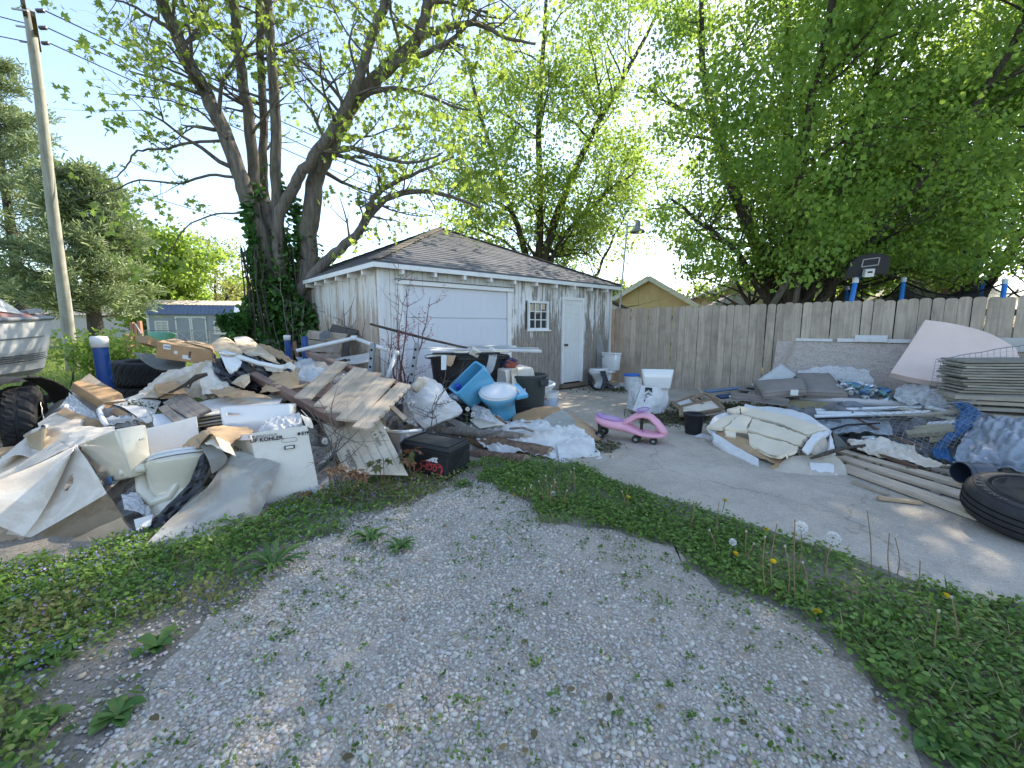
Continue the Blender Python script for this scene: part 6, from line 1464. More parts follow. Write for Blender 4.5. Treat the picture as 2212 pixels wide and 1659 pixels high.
S('cardboard_tab', 'torn tan cardboard tab hanging inside the tub left rim', 'cardboard', [[(956, 768, 5.62), (984, 768, 5.62)], [(964, 780, 5.58), (978, 784, 5.58)], [(966, 790, 5.58), (972, 792, 5.58)]], C_TAN, 8, 8, .02, 8, .004, ragged=.02)
S('metal_flap', 'narrow grey metal flap hanging over the tub rim', 'metal strip', [[(953, 767, 5.60), (965, 767, 5.60)], [(953, 799, 5.58), (964, 799, 5.58)]], M_ALU, 4, 4, .003)
S('grey_belt', 'wide grey flexible belt hanging over the tub front', 'belt', [[(1055, 764, 5.72), (1074, 764, 5.74)], [(1056, 772, 5.52), (1073, 774, 5.52)], [(1050, 795, 5.46), (1066, 798, 5.46)], [(1042, 808, 5.44), (1056, 812, 5.44)]], plain('grey_webbing', (.34, .34, .33), .6), 6, 14, .002, 3, .006)
MB_ = MB().tube([at(1058, 751, 5.75), at(1066, 753, 5.7), at(1068, 760, 5.66)], .012, 6); tag(home(MB_.build('white_hook', M_PVC)), 'small white bent pipe hook over the tub strips', 'hook')
pole_s = MB().tube([at(800, 700, 6.2), at(860, 716, 6.05), at(930, 734, 5.95), at(1010, 752, 5.85)], [.016, .02, .018, .014], 7)
tag(home(pole_s.build('bare_stick', M_BARK2, smooth=True)), 'long bare stick slanting across the garage door onto the tub', 'stick')
# --- blue toilet tank and bowl
Pm = at(1013, 838, 5.30); xa = at(1036, 797, 5.35)-at(992, 840, 5.25); up_ = at(1036, 797, 5.3)-at(1060, 830, 5.25)+Vector((0, -.22, 0)); Mt = frame3(xa, up_)
bt_ = thing('blue_toilet_tank', 'sky blue toilet tank tipped over against the black tub', 'toilet tank', at(1038, 852, 5.42), Mt)
tank(bt_, .50, .25, .36, M_BPORC, .03, .92, lever=False)
MB().tube([(-.16, -.02, .30), (-.16, -.02, .39)], .035, 10).build('fill_valve', plain('deep_blue_plastic', (.02, .05, .35), .4), bt_)
bb_ = thing('blue_toilet_bowl', 'sky blue toilet bowl with white seat lid lying before the tub', 'toilet bowl', at(1076, 902, 5.42), frame3((-.86, -.45, -.10), (-.42, -.62, .72)))
bowl(bb_, M_BPORC, M_SEAT, False)
S('clear_bag', 'clear plastic bag wrapped below the blue toilet bowl', 'plastic bag', [[(1020, 872, 5.2), (1045, 880, 5.0), (1060, 890, 5.0)], [(1015, 900, 5.1), (1040, 905, 4.95), (1075, 915, 4.95)]], M_CLEAR, 14, 12, .05, 6, .002, crease=1, smooth=False)
blob_ = thing('dark_bag', 'dark plastic bag stuffed behind the blue tank', 'bag', Vector((at(985, 870, 5.6).x, 5.6, .25))); blob('bag_body', (0, 0, 0), .32, .25, .25, M_BAG, blob_, 8, .3)
tag(blob('rumpled_can', at(983, 858, 5.2), .07, .05, .05, plain('soda_can', (.35, .38, .45), .3, metal=.6), None, 12, .15), 'crushed drinks can below the blue tank', 'can')
# --- slumped white carton
wc = wthing('slumped_carton', 'slumped white foam carton between the tub and trash can', 'carton', gr(1120, 872))
p8 = para((1098, 880, 5.85), (1168, 866, 6.3), (1072, 862, 6.1), (1090, 800, 5.75), (1152, 794, 6.15), (1064, 792, 6.05)); MB().hexa(p8).build('carton_body', C_CLEAN, wc, bevel=.02)
fx, fu = p8[1]-p8[0], p8[4]-p8[0]
S('tape', '', '', [[(1104, 796, 5.8), (1118, 794, 5.86)], [(1106, 830, 5.78), (1120, 828, 5.84)]], C_PALE, 3, 5, .002, parent=wc)
S('lid_flap', '', '', [[(1066, 792, 6.05), (1092, 802, 5.72)], [(1076, 830, 5.9), (1100, 872, 5.7)]], C_CLEAN, 10, 12, .015, 5, .012, ragged=.02, parent=wc)
rb = thing('red_bag', 'rumpled red and navy bag on the slumped white carton', 'bag', at(1100, 790, 6.05)); blob('bag_body', (0, 0, .02), .11, .09, .07, plain('brick_red_cloth', (.32, .09, .06), .8), rb, 21, .25); blob('bag_hood', (-.04, .03, .03), .15, .10, .085, plain('navy_cloth', (.02, .04, .12), .7), rb, 22, .25)
# --- trash can
M_CAN = plain('grey_green_can', (.045, .055, .055), .55, .4, .15, 8, .1, 60, dirt=.2, dirtc=(.12, .12, .11))
tc_ = thing('trash_can', 'dark grey green ribbed trash can beside the slumped carton', 'trash can', Vector((at(1138, 830, 6.05).x, 6.05, .03)))
MB().lathe([(0, .0), (.225, .0), (.235, .02), (.252, .36), (.262, .38), (.268, .60), (.280, .62), (.285, .66), (.30, .665), (.302, .69), (.285, .70), (.268, .69), (.262, .62), (.23, .05), (0, .04)], 44, I3).build('can_body', M_CAN, tc_, smooth=True).data.set_sharp_from_angle(angle=R(30))
for s in (1,):
    for a in (-35, 145): MB().box((math.cos(R(a))*.29, math.sin(R(a))*.29, .55), (.05, .17, .02), rot(a)).box((math.cos(R(a))*.29, math.sin(R(a))*.29, .60), (.04, .19, .07), rot(a)).build('handle', M_CAN, tc_, bevel=.006)
MB().box((math.cos(R(-98))*.2745, math.sin(R(-98))*.2745, .50), (.022, .006, .06), rot(-8)).build('white_sticker', M_FOAMW, tc_)
MB().box((math.cos(R(-105))*.251, math.sin(R(-105))*.251, .27), (.20, .012, .006), rot(-15)).box((math.cos(R(-105))*.245, math.sin(R(-105))*.245, .12), (.20, .012, .006), rot(-15)).build('moulded_panel', M_CAN, tc_)
# --- buckets
def bucket(name, label, loc, mat, lidm=None, r=.145, h=.36, handle=True, M=None):
    t_ = thing(name, label, 'bucket', loc, M)
    MB().lathe([(0, 0), (r*.88, 0), (r*.9, .01), (r*.97, h*.75), (r*1.02, h*.76), (r*1.02, h*.8), (r, h*.81), (r*1.0, h*.97), (r*1.06, h*.975), (r*1.06, h), (r*.97, h), (r*.9, .03), (0, .02)], 30, I3).build('bucket_body', mat, t_, smooth=True).data.set_sharp_from_angle(angle=R(35))
    if lidm: MB().lathe([(r*1.09, h-.03), (r*1.11, h-.005), (r*1.05, h+.012), (r*.9, h+.006), (0, h+.006)], 30, I3).build('bucket_lid', lidm, t_, smooth=True)
    if handle: MB().tube([(-r*1.03, 0, h*.82), (-r*.9, -r*.75, h*.5), (0, -r*1.1, h*.36), (r*.9, -r*.75, h*.5), (r*1.03, 0, h*.82)], .003, 5).build('wire_handle', M_STEEL, t_)
    return t_
M_BKT = plain('white_bucket_plastic', (.66, .68, .68), .4, .4, .04, 5, dirt=.25, dirtc=(.45, .43, .40))
b1_ = bucket('white_bucket', 'white plastic pail with red label right of the trash can', Vector((at(1186, 840, 6.6).x, 6.6, .03)), M_BKT)
MB().lathe([(.135, .10), (.142, .26), (.1415, .26), (.1345, .10)], 30, rot(0), (0, 0, 0), closed=True).build('paper_label', plain('blue_white_label', (.46, .52, .62), .6, var=.3, scale=30), b1_)
MB().box((-.07, -.124, .27), (.05, .008, .03), rot(-30)).build('red_mark', plain('red_print', (.45, .06, .05), .6), b1_)
hb = thing('porcelain_scrap', 'white toilet seat ring set down behind the trash can', 'toilet seat', Vector((at(1176, 820, 7.0).x, 7.0, .46)), rot(20, 12))
MB().loft([[(a_*math.cos(6.2832*k/24), b_*math.sin(6.2832*k/24), z_) for k in range(24)] for (a_, b_, z_) in ((.17, .14, -.05), (.20, .17, .0), (.19, .16, .02), (.12, .09, .02), (.11, .08, -.04))], cap=False).build('seat_ring', M_PORC, hb, smooth=True)
MB().lathe([(.10, -.40), (.12, -.38), (.10, -.2), (.13, -.06), (.12, -.05), (.0, -.1)], 20, I3, (0, 0, 0), 1.2, 1).build('pedestal', M_PORC, hb, smooth=True)
bucket('lidded_bucket', 'white pail with bright blue lid against the fence', Vector((at(1364, 822, 9.0).x, 9.0, .03)), M_BKT, plain('blue_lid_plastic', (.02, .16, .58), .4), .15, .36, False)
# --- woven sack
sk = wthing('woven_sack', 'white printed sack slumped left of the black tub', 'sack', at(935, 925, 4.9))
S('sack_body', '', '', [[(900, 820, 5.15), (925, 818, 5.15), (946, 830, 5.15)], [(886, 852, 4.98), (930, 852, 4.93), (974, 864, 5.0)], [(882, 890, 4.8), (930, 884, 4.76), (998, 888, 4.84)], [(918, 928, 4.62), (952, 914, 4.66), (990, 898, 4.78)]], plain('sack_white', (.62, .60, .57), .85, .15, .12, 7, .35, 60, dirt=.55, dirtc=(.44, .39, .31)), 30, 32, .03, 6, .03, crease=1, parent=sk)
for k, (u, v, tx, s_) in enumerate(((940, 886, 'NET WT. 50 LB', .055), (950, 874, 'ALL PURPOSE', .06), (925, 905, 'Keep dry', .045))): write(sk, tx, at(u, v, 4.70+.02*k), (.80, .25, .52), (-.42, -.2, .85), s_, plain('grey_ink', (.22, .23, .26), .7), off=.02)
rg = MB()
for k in range(20):
    a0_, a1_ = 6.283*k/20, 6.283*(k+1)/20; Mx = plane_frame((.80, .25, .52), (-.42, -.2, .85)); c0 = at(921, 888, 4.66)
    rg.bar(c0+Mx @ Vector((.04*math.cos(a0_), .04*math.sin(a0_), .02)), c0+Mx @ Vector((.04*math.cos(a1_), .04*math.sin(a1_), .02)), .006, .001, Mx @ Vector((0, 0, 1)))
rg.build('printed_ring', plain('grey_ink', (.22, .23, .26), .7), sk)
MB().tube([at(893, 842, 4.95), at(908, 826, 5.0), at(913, 820, 5.02)], .055, 14).build('cardboard_core', C_PALE, sk, smooth=True)
S('clear_bag', 'grey clear bag hanging left of the printed sack', 'plastic bag', [[(878, 838, 5.0), (900, 850, 4.9)], [(868, 880, 4.8), (892, 890, 4.7)], [(880, 915, 4.7), (900, 922, 4.65)]], M_CLEAR, 10, 14, .04, 7, .002, crease=1, smooth=False)
# --- leaning printed form sheet
fs_ = wthing('printed_sheet', 'tan printed cardboard form leaning left of the black cooler', 'cardboard', gr(810, 1028))
A_, B_, C_, D_c = at(697, 917, 3.92), at(819, 901, 3.95), at(882, 1028, 3.62), at(748, 1024, 3.55)
sheet('sheet_face', [[A_, B_], [D_c, C_]], cardboard('form_cardboard', (.50, .44, .35), 0, .22), fs_, 16, 16, .006, 3, .008, 71, .003)
fx, fu = (B_-A_), (A_-D_c); 
def onS(a, b): return A_+(B_-A_)*a+((D_c+(C_-D_c)*a)-(A_+(B_-A_)*a))*b
for (a, b, tx, s_) in ((.78, .28, 'Home + Item', .06), (.90, .22, 'unit   of F', .05), (.62, .18, 't.t', .04), (.50, .12, 'd,', .04), (.30, .62, 'Date', .034), (.22, .72, 'description', .05), (.14, .78, 'MODEL', .05)): write(fs_, tx, onS(a, b), -fu, fx, s_, plain('faded_black_ink', (.10, .09, .08), .7), off=.012)
ln = MB()
for k in range(6): ln.bar(onS(.05+.17*k, .08)-Vector((0, .012, 0)), onS(.05+.17*k, .92)-Vector((0, .012, 0)), .002, .003, (0, -1, 0))
ln.bar(onS(.02, .40)-Vector((0, .012, 0)), onS(.98, .40)-Vector((0, .012, 0)), .003, .003, (0, -1, 0))
ln.build('ruled_lines', plain('brown_rule', (.30, .24, .17), .8), fs_)
# --- white bin and the black cooler
bn = wthing('white_bin', 'white plastic bin with rounded lip behind the black cooler', 'bin', gr(860, 1000))
p8 = para((862, 992, 4.25), (905, 975, 4.7), (832, 985, 4.6), (868, 936, 4.25), (912, 928, 4.7), (834, 932, 4.6)); open_carton(bn, p8, M_FOAMW, .008, .0, names='bin_wall')
MB().tube([at(834, 933, 4.45), at(870, 934, 4.25), at(905, 930, 4.5), at(914, 927, 4.75)], .022, 8).build('rolled_lip', M_PORC, bn, smooth=True)
ck = wthing('drinks_cooler', 'black drinks cooler turned upside down with inverted red lettering', 'cooler', gr(945, 1040))
M_COOL = plain('cooler_black', (.020, .021, .023), .5, .4, .2, 10, .1, 80, dirt=.2, dirtc=(.10, .09, .08))
M_COOLT = plain('cooler_dusty_top', (.035, .035, .036), .6, .35, .3, 5, .1, 80, dirt=.6, dirtc=(.16, .14, .11))
p8 = para((962, 1041, 3.70), (1017, 1012, 4.12), (874, 1020, 3.98), (972, 980, 3.70), (1014, 958, 4.14), (864, 958, 3.98))
MB().hexa(p8).build('body', M_COOL, ck, bevel=.018)
def lift(p, q, f): return [a+(b-a)*f for a, b in zip(p, q)]
bot, top = p8[:4], p8[4:]
ctr = sum(top, Vector())/4
for k in range(5):
    f = .80+.05*k
    r0 = [(a+(b-a)*f) for a, b in zip(bot, top)]; c0 = sum(r0, Vector())/4; r0 = [c0+(p-c0)*1.012 for p in r0]; r1 = [p+Vector((0, 0, .008)) for p in r0]
    MB().hexa(r0+r1).build('moulded_rib', M_COOL, ck)
ctop = [ctr+(p-ctr)*1.0+Vector((0, 0, .0)) for p in top]
t2 = [ctr+(p-ctr)*.93+Vector((0, 0, .035)) for p in top]
MB().hexa([p+Vector((0, 0, .001)) for p in ctop]+t2).build('base_plinth', M_COOL, ck, bevel=.008)
c2 = sum(t2, Vector())/4
MB().hexa([c2+(p-c2)*.84+Vector((0, 0, .0005)) for p in t2]+[c2+(p-c2)*.82+Vector((0, 0, .006)) for p in t2]).build('recessed_panel', M_COOLT, ck)
for (i, j) in ((0, 1), (1, 2), (2, 3), (3, 0)): MB().bar(c2+(t2[i]-c2)*.92+Vector((0, 0, .006)), c2+(t2[j]-c2)*.92+Vector((0, 0, .006)), .025, .014).build('base_rim', M_COOL, ck)
M_RED2 = plain('cola_red', (.50, .05, .05), .6); M_WHT2 = plain('print_white', (.75, .75, .75), .6)
fx = p8[0]-p8[3]; fu = p8[4]-p8[0]
def onC(a, b): return p8[3]+fx*a+fu*b
write(ck, 'zero', onC(.60, .66), -fx, -fu, .085, M_WHT2, bold=.003, off=.006, sx=1.05)
write(ck, 'Coca-Cola', onC(.50, .36), -fx, -fu, .125, M_RED2, bold=.0015, shear=.32, off=.006, sx=.85)
sw = MB(); Mx = plane_frame(-fx, -fu); pts = [onC(.86, .40)+Mx @ Vector((x_, y_, .007)) for (x_, y_) in ((0, .03), (-.02, -.02), (.03, -.045), (.10, -.03), (.19, -.05), (.27, -.03))]
pp_ = [Vector(x) for x in cr([tuple(p) for p in pts], 14)]
for a, b in zip(pp_[:-1], pp_[1:]): sw.bar(a, b, .008, .0012, Mx @ Vector((0, 0, 1)))
sw.build('lettering_swash', M_RED2, ck)
for k in range(4): MB().box(onC(.15+.24*k, .12)+Mx @ Vector((0, 0, .002)), (.07, .03, .008), Mx).build('moulded_foot', M_COOL, ck)
# --- logs
M_LOGB = bark('cedar_bark', (.11, .07, .05), (.30, .20, .14), 1.6); M_LOGG = bark('grey_log', (.17, .14, .12), (.36, .31, .26), 1.6); M_CUT = plain('sawn_end', (.34, .27, .20), .9, .2, .2, 20, .3, 50)
def log(label, p, q, r0, r1, mat, cut=True, splinter=False):
    t_ = wthing('log', label, 'log', (at(*p)+at(*q))/2, 'logs by the cooler'); p, q = at(*p), at(*q); rr_ = random.Random(int(r0*1e4)); n_ = 12
    pts = [p.lerp(q, i/n_)+Vector((0, 0, rr_.uniform(-.008, .008))) for i in range(n_+1)]
    MB().tube(pts, [r0+(r1-r0)*i/n_+rr_.uniform(-.006, .006) for i in range(n_+1)], 18, True, .10, rr_).build('bark', mat, t_, smooth=True)
    d = (q-p).normalized()
    if cut: MB().tube([q+d*.0, q+d*.012], r1*.93, 18, True, .06, rr_).build('sawn_end', M_CUT, t_)
    if splinter:
        for k in range(7):
            o_ = Vector((rr_.uniform(-.5, .5), rr_.uniform(-.5, .5), rr_.uniform(-.6, .6)))*r1*1.3; MB().tube([q-d*.15+o_*.8, q+d*rr_.uniform(.02, .22)+o_], [r1*.35, .004], 5).build('splinter', plain('fresh_splinter', (.42, .32, .22), .9), t_)
log('upper thin grey log with splintered end', (915, 925, 5.0), (1130, 943, 4.75), .055, .045, M_LOGG, False, True)
log('thick red brown barked log with sawn end', (1000, 946, 5.0), (1188, 985, 4.45), .085, .105, M_LOGB)
log('short red brown log nearest the grass with sawn end', (1005, 985, 4.6), (1136, 1000, 4.22), .075, .09, M_LOGB)
mb = MB().tube([at(1018, 945, 4.6), at(1060, 938, 4.6), at(1085, 930, 4.65)], [.02, .018, .012], 6); tag(home(mb.build('bare_stick', M_BARK, smooth=True)), 'short grey stick against the cooler corner', 'stick')
mb = MB().tube([at(1100, 926, 4.7), at(1130, 924, 4.7), at(1152, 932, 4.65)], [.014, .018, .012], 6); tag(home(mb.build('bare_stick', M_LOGG, smooth=True)), 'short broken stick lying on the white sheeting', 'stick')
mb = MB().tube([at(1070, 898, 4.9), at(1082, 906, 4.85), at(1094, 915, 4.8)], [.012, .02, .014], 6); tag(home(mb.build('bare_stick', M_LOGB, smooth=True)), 'stubby reddish stick below the blue bowl', 'stick')
# --- sheeting and cardboard before the trash can
S('white_sheeting', 'crumpled white sheeting spread behind the logs', 'sheeting', [[(1035, 905, 5.3), (1100, 905, 5.3), (1180, 905, 5.2), (1245, 905, 5.3)], [(1010, 930, 4.95), (1090, 925, 4.95), (1190, 918, 4.9), (1262, 930, 4.95)], [(1030, 950, 4.8), (1110, 950, 4.72), (1200, 950, 4.62), (1285, 955, 4.7)], [(1060, 972, 4.55), (1140, 980, 4.42), (1210, 990, 4.32), (1300, 990, 4.32)]], plain('dirty_white_sheeting', (.62, .61, .59), .75, .25, .1, 8, .2, 40, dirt=.55, dirtc=(.40, .34, .27)), 60, 50, .055, 6, .004, crease=1)
S('quilted_pad', 'white quilted pad at the right end of the sheeting', 'pad', [[(1200, 945, 4.75), (1250, 945, 4.8), (1300, 962, 4.8)], [(1205, 975, 4.45), (1255, 968, 4.5), (1312, 985, 4.55)], [(1210, 1000, 4.25), (1260, 1002, 4.22), (1308, 995, 4.32)]], plain('dirty_white_sheeting', (.6, .6, .6), .7), 18, 16, .04, 4, .02, crease=.6)
S('curved_cardboard', 'long brown cardboard trough lying before the trash can', 'cardboard', [[(1109, 898, 5.45), (1155, 882, 5.6), (1209, 879, 5.7)], [(1108, 912, 5.2), (1160, 905, 5.3), (1212, 890, 5.5)], [(1125, 912, 5.1), (1168, 914, 5.1), (1216, 898, 5.4)]], C_BRN, 20, 14, .015, 4, .006)
S('folded_cardboard_flap', 'pale folded cardboard flap right of the brown trough', 'cardboard', [[(1165, 912, 5.05), (1190, 895, 5.2), (1216, 884, 5.4)], [(1190, 925, 4.9), (1215, 915, 5.0), (1244, 910, 5.1)], [(1196, 934, 4.85), (1215, 925, 4.95), (1240, 915, 5.05)]], C_RIBW, 14, 12, .012, 4, .006)
S('folded_cardboard_flap', 'tan crumpled cardboard end nearest the pink toy', 'cardboard', [[(1218, 890, 5.4), (1250, 905, 5.4), (1298, 935, 5.2)], [(1236, 915, 5.05), (1268, 925, 5.1), (1300, 948, 5.05)], [(1245, 945, 4.85), (1268, 962, 4.8), (1285, 968, 4.85)]], C_TAN, 16, 14, .025, 5, .006, crease=1)
S('white_card', 'large white card sheet under the dandelion clocks', 'cardboard', [[(1015, 908, 5.1), (1050, 896, 5.2), (1078, 898, 5.2)], [(1035, 925, 4.9), (1060, 922, 4.9), (1092, 918, 4.95)]], C_WHITE, 10, 8, .012, 5)
board('grey_plank', 'short grey plank poking out below the sack', 'plank', at(965, 905, 5.2), at(1010, 928, 4.9), .1, .03, W_GREY, (0, -.5, 1))
# --- bare saplings by the garage
M_TWIG = plain('purple_twig', (.14, .08, .09), .8, .2, .2, 20); M_TWIGG = plain('grey_twig', (.15, .13, .12), .85, .2, .2, 20)
def sapling(label, base, tops, mat, seed, r0=.012, buds=None, kids=2):
    t_ = wthing('bare_sapling', label, 'sapling', base); T = Tree(seed)
    for tp in tops:
        l = T.limb([base+Vector((rng.uniform(-.05, .05), rng.uniform(-.05, .05), 0)), base.lerp(tp, .35)+Vector((rng.uniform(-.06, .06), 0, .05)), base.lerp(tp, .7)+Vector((rng.uniform(-.05, .05), 0, .04)), tp], r0, .003, 5, .008); T.sprout(l, .3, .95, 5, .35, 1, .4, kids=kids, up=.3)
    T.wood(t_, mat, .5)
    if buds:
        tp = np.array([tuple(p) for p, d in T.tips]+[tuple(b[0][i]) for b in T.br for i in range(len(b[0]))]); rs_ = np.random.default_rng(seed); tp = tp[rs_.random(len(tp)) < .5]; k = 3
        P_ = np.repeat(tp, k, 0)+rs_.normal(size=(len(tp)*k, 3))*.015; leaves('buds', P_, rs_.normal(size=P_.shape), .02, tints(len(P_), rs_, buds[0], buds[1], .2), M_WEED, 'diamond', t_, rs_)
    return t_
sb_ = Vector((at(868, 800, 6.0).x, 6.0, 0))
sapling('bare redbud sapling with pink buds before the garage door', sb_, [at(875, 620, 6.1), at(930, 640, 6.0), at(905, 700, 5.9), at(862, 690, 6.0), at(845, 720, 5.9)], M_TWIG, 5, .02, ((.28, .06, .14), (.42, .12, .22)))
sapling('thin bare vines against the garage left corner', Vector((at(842, 800, 6.3).x, 6.3, 0)), [at(862, 560, 6.45), at(880, 620, 6.4), at(830, 690, 6.3)], M_TWIGG, 6, .01)
sapling('bare bush branching up the garage side wall', Vector((at(735, 790, 7.0).x, 7.0, 0)), [at(765, 640, 7.2), at(742, 650, 7.4), at(700, 660, 7.6), at(790, 690, 7.0), at(740, 690, 7.2)], M_TWIGG, 8, .016)
sapling('thin grey saplings standing before the ivy', Vector((at(640, 800, 7.6).x, 7.6, 0)), [at(600, 560, 7.7), at(625, 640, 7.6), at(660, 650, 7.6), at(590, 690, 7.5), at(675, 700, 7.5)], M_TWIGG, 9, .014, None, 3)
sapling('dry weed stem rising from the logs', gr(930, 975), [at(962, 795, 4.4), at(945, 850, 4.3)], M_TWIGG, 10, .006)
sapling('dry weed stem rising beside the lettered carton', gr(725, 1050), [at(712, 880, 3.5), at(735, 910, 3.4), at(700, 930, 3.4)], M_TWIGG, 13, .005)
# --- young maple seedlings with brown leaves
def leafm(n_, c):
    t = NT(n_); nz = t.noise(t.co(), 30, 4); col = t.mix(nz, tuple(x*.7 for x in c), tuple(x*1.25 for x in c)); t.set(**{'Base Color': col, 'Roughness': .55})
    tl = t.new('ShaderNodeBsdfTranslucent'); mx = t.new('ShaderNodeMixShader'); mx.inputs[0].default_value = .4; t.link(col, tl.inputs[0]); t.link(t.b.outputs[0], mx.inputs[1]); t.link(tl.outputs[0], mx.inputs[2]); t.link(mx.outputs[0], t.out.inputs[0]); return t.m
LM = [leafm('seedling_tan', (.42, .24, .13)), leafm('seedling_brown', (.26, .12, .07)), leafm('seedling_olive', (.16, .15, .05)), leafm('seedling_rust', (.36, .15, .07))]
def seedling(label, u, v, heads, mset, size):
    b = gr(u, v); t_ = wthing('maple_seedling', label, 'seedling', b)
    for (hu, hv) in heads:
        h = at(hu, hv, b.y+rng.uniform(-.08, .08)); MB().tube(stalk2(b, h), [.003]*5, 5).build('stem', M_STK, t_)
        for k in range(rng.choice([4, 5, 6])):
            a = rng.uniform(0, 6.28); d = Vector((math.cos(a), math.sin(a)*.8, rng.uniform(-.75, .1))).normalized(); s = d.cross(Vector((rng.gauss(0, .4), rng.gauss(0, .4), 1))).normalized(); n = s.cross(d); L = size*rng.uniform(.7, 1.15); p0 = h+d*.02
            o = fin('leaf', [p0+L*(s*x+d*y+n*z) for (x, y, z) in LEAF_SHAPES['maple']], [tuple(range(10))], rng.choice(mset), t_)
M_STK = plain('seedling_stem', (.20, .11, .07), .7)
def stalk2(b, h): m = (b+h)/2+Vector((rng.uniform(-.02, .02), rng.uniform(-.02, .02), 0)); return [Vector(x) for x in cr([tuple(b), tuple(m), tuple(h)], 4)]
seedling('young maple seedling with tan and brown leaves below the printed sheet', 745, 1085, [(725, 1012), (755, 1015), (775, 1020), (708, 1015)], LM[:2]+[LM[0]], .085)
seedling('rusty leaved maple seedling before the lettered carton', 650, 1075, [(580, 1005), (600, 1040), (655, 1062), (640, 1080)], [LM[3], LM[1]], .07)
seedling('maple seedling with olive leaves over the printed sheet', 830, 1055, [(828, 990), (812, 1000)], [LM[2]], .08)
seedling('olive brown maple seedling in front of the black cooler', 895, 1045, [(878, 985), (884, 990), (890, 970)], [LM[2], LM[2], LM[1]], .085)
# --- white toilet by the door with its neighbours
tl_ = thing('white_toilet', 'white toilet standing by the garage door', 'toilet', Vector((at(1296, 835, 9.5).x, 9.5, .03)), frame3((-.86, -.5, 0), Z3)); bowl(tl_, M_PORC, M_PORC)
tk_ = tank(tl_, .47, .19, .36, M_PORC, .02, .9, True, True)
for o in [c for c in tl_.children if c.name.startswith(('tank_body', 'tank_lid', 'flush_lever'))]: o.location = (-.31, 0, .392); o.rotation_euler = (0, 0, R(90))
S('black_bag_sheet', 'black trash bag draped round the white toilet foot', 'trash bag', [[(1272, 805, 9.2), (1280, 812, 9.1)], [(1271, 826, 9.2), (1284, 834, 9.0)], [(1282, 842, 9.1), (1300, 842, 9.0)]], M_BAG, 12, 14, .04, 6, .003, crease=1, smooth=False)
S('black_bag_sheet', 'black trash bag strip hanging over the white bowl side', 'trash bag', [[(1296, 802, 9.12), (1308, 800, 9.2)], [(1302, 822, 9.05), (1314, 822, 9.1)], [(1296, 840, 9.0), (1328, 838, 9.05)]], M_BAG, 12, 14, .03, 6, .003, crease=1, smooth=False)
W_LEAN = wood('leaning_lumber', (.30, .22, .15), (.46, .36, .26), 'X', .8, mott=.5)
board('leaning_board', 'brown plank leaning on the wall right of the entry door', 'plank', at(1284, 836, 10.0), at(1281, 678, 10.15), .11, .035, W_LEAN, (.6, -.8, 0))
S('grey_offcut', 'triangular grey plywood offcut leaning by the fence corner', 'plywood', [[(1289, 686, 10.15), (1291, 690, 10.15)], [(1289, 830, 9.95), (1314, 800, 10.1)]], plain('grey_plywood', (.24, .24, .23), .85, .2, .2, 6, .2, 40), 6, 12, .004, 3, .012)
board('metal_strip', 'short grey metal strip fixed right of the entry door', 'metal strip', at(1268, 762, 10.02), at(1268, 697, 10.02), .06, .008, M_ALU, (.6, -.8, 0))
board('door_step_board', 'flat brown board lying below the entry door', 'plank', at(1190, 842, 9.7), at(1268, 832, 10.0), .12, .03, wood('step_board', (.18, .11, .08), (.3, .2, .15), 'X'), (0, 0, 1))
for k, (u, v, lab) in enumerate(((1338, 833, 'small white cup near the toilet foot'), (1328, 840, 'small white lid near the toilet foot'))):
    o = thing('white_cup', lab, 'cup', gr(u, v, .04), rot(30, 80)); MB().lathe([(0, 0), (.05, 0), (.065, .10), (.06, .10), (.046, .008), (0, .008)], 16, I3).build('cup_body', M_PORC, o, smooth=True)
# --- pink ride-on toy
pk = thing('ride_on_toy', 'pink and lilac wiggle ride-on toy on the concrete', 'toy car', gr(1364, 950, .03), rot(-24) @ Matrix.Diagonal((1.1, 1.08, .96)))
M_PINK = plain('toy_pink', (.76, .38, .48), .5, .3, .05, 5, dirt=.3, dirtc=(.62, .40, .46)); M_LILAC = plain('toy_lilac', (.42, .24, .50), .42, .4, .08, 5)
def sec(x, w_, z0, z1, n=14): 
    zc, hz = (z0+z1)/2, (z1-z0)/2; return [(x, w_*math.cos(6.2832*k/n), zc+hz*math.copysign(abs(math.sin(6.2832*k/n))**.7, math.sin(6.2832*k/n))) for k in range(n)]
MB().loft([sec(-.40, .03, .25, .28), sec(-.385, .11, .195, .29), sec(-.30, .15, .15, .275), sec(-.20, .145, .125, .255), sec(-.08, .115, .105, .245), sec(.02, .12, .085, .185), sec(.12, .145, .075, .14), sec(.24, .15, .072, .135), sec(.32, .125, .075, .15), sec(.365, .05, .095, .125)]).build('body', M_PINK, pk, smooth=True)
MB().loft([sec(-.39, .02, .272, .29), sec(-.37, .085, .27, .298), sec(-.28, .11, .255, .283), sec(-.16, .10, .235, .258), sec(-.09, .06, .225, .243)]).build('seat_pad', M_LILAC, pk, smooth=True)
MB().loft([sec(-.385, .02, .285, .30), sec(-.375, .05, .285, .318), sec(-.345, .05, .28, .31), sec(-.33, .02, .28, .295)]).build('seat_tail', M_LILAC, pk, smooth=True)
def arch_ring(p, d, wy, rz, n=12):
    d = Vector(d).normalized(); nn = Vector((-d.z, 0, d.x)); return [Vector(p)+Vector((0, 1, 0))*wy*math.cos(6.2832*k/n)+nn*rz*math.sin(6.2832*k/n) for k in range(n)]
ap = [(-.10, 0, .20), (-.02, 0, .26), (.05, 0, .318), (.12, 0, .335), (.19, 0, .318), (.26, 0, .25), (.32, 0, .165), (.355, 0, .11)]
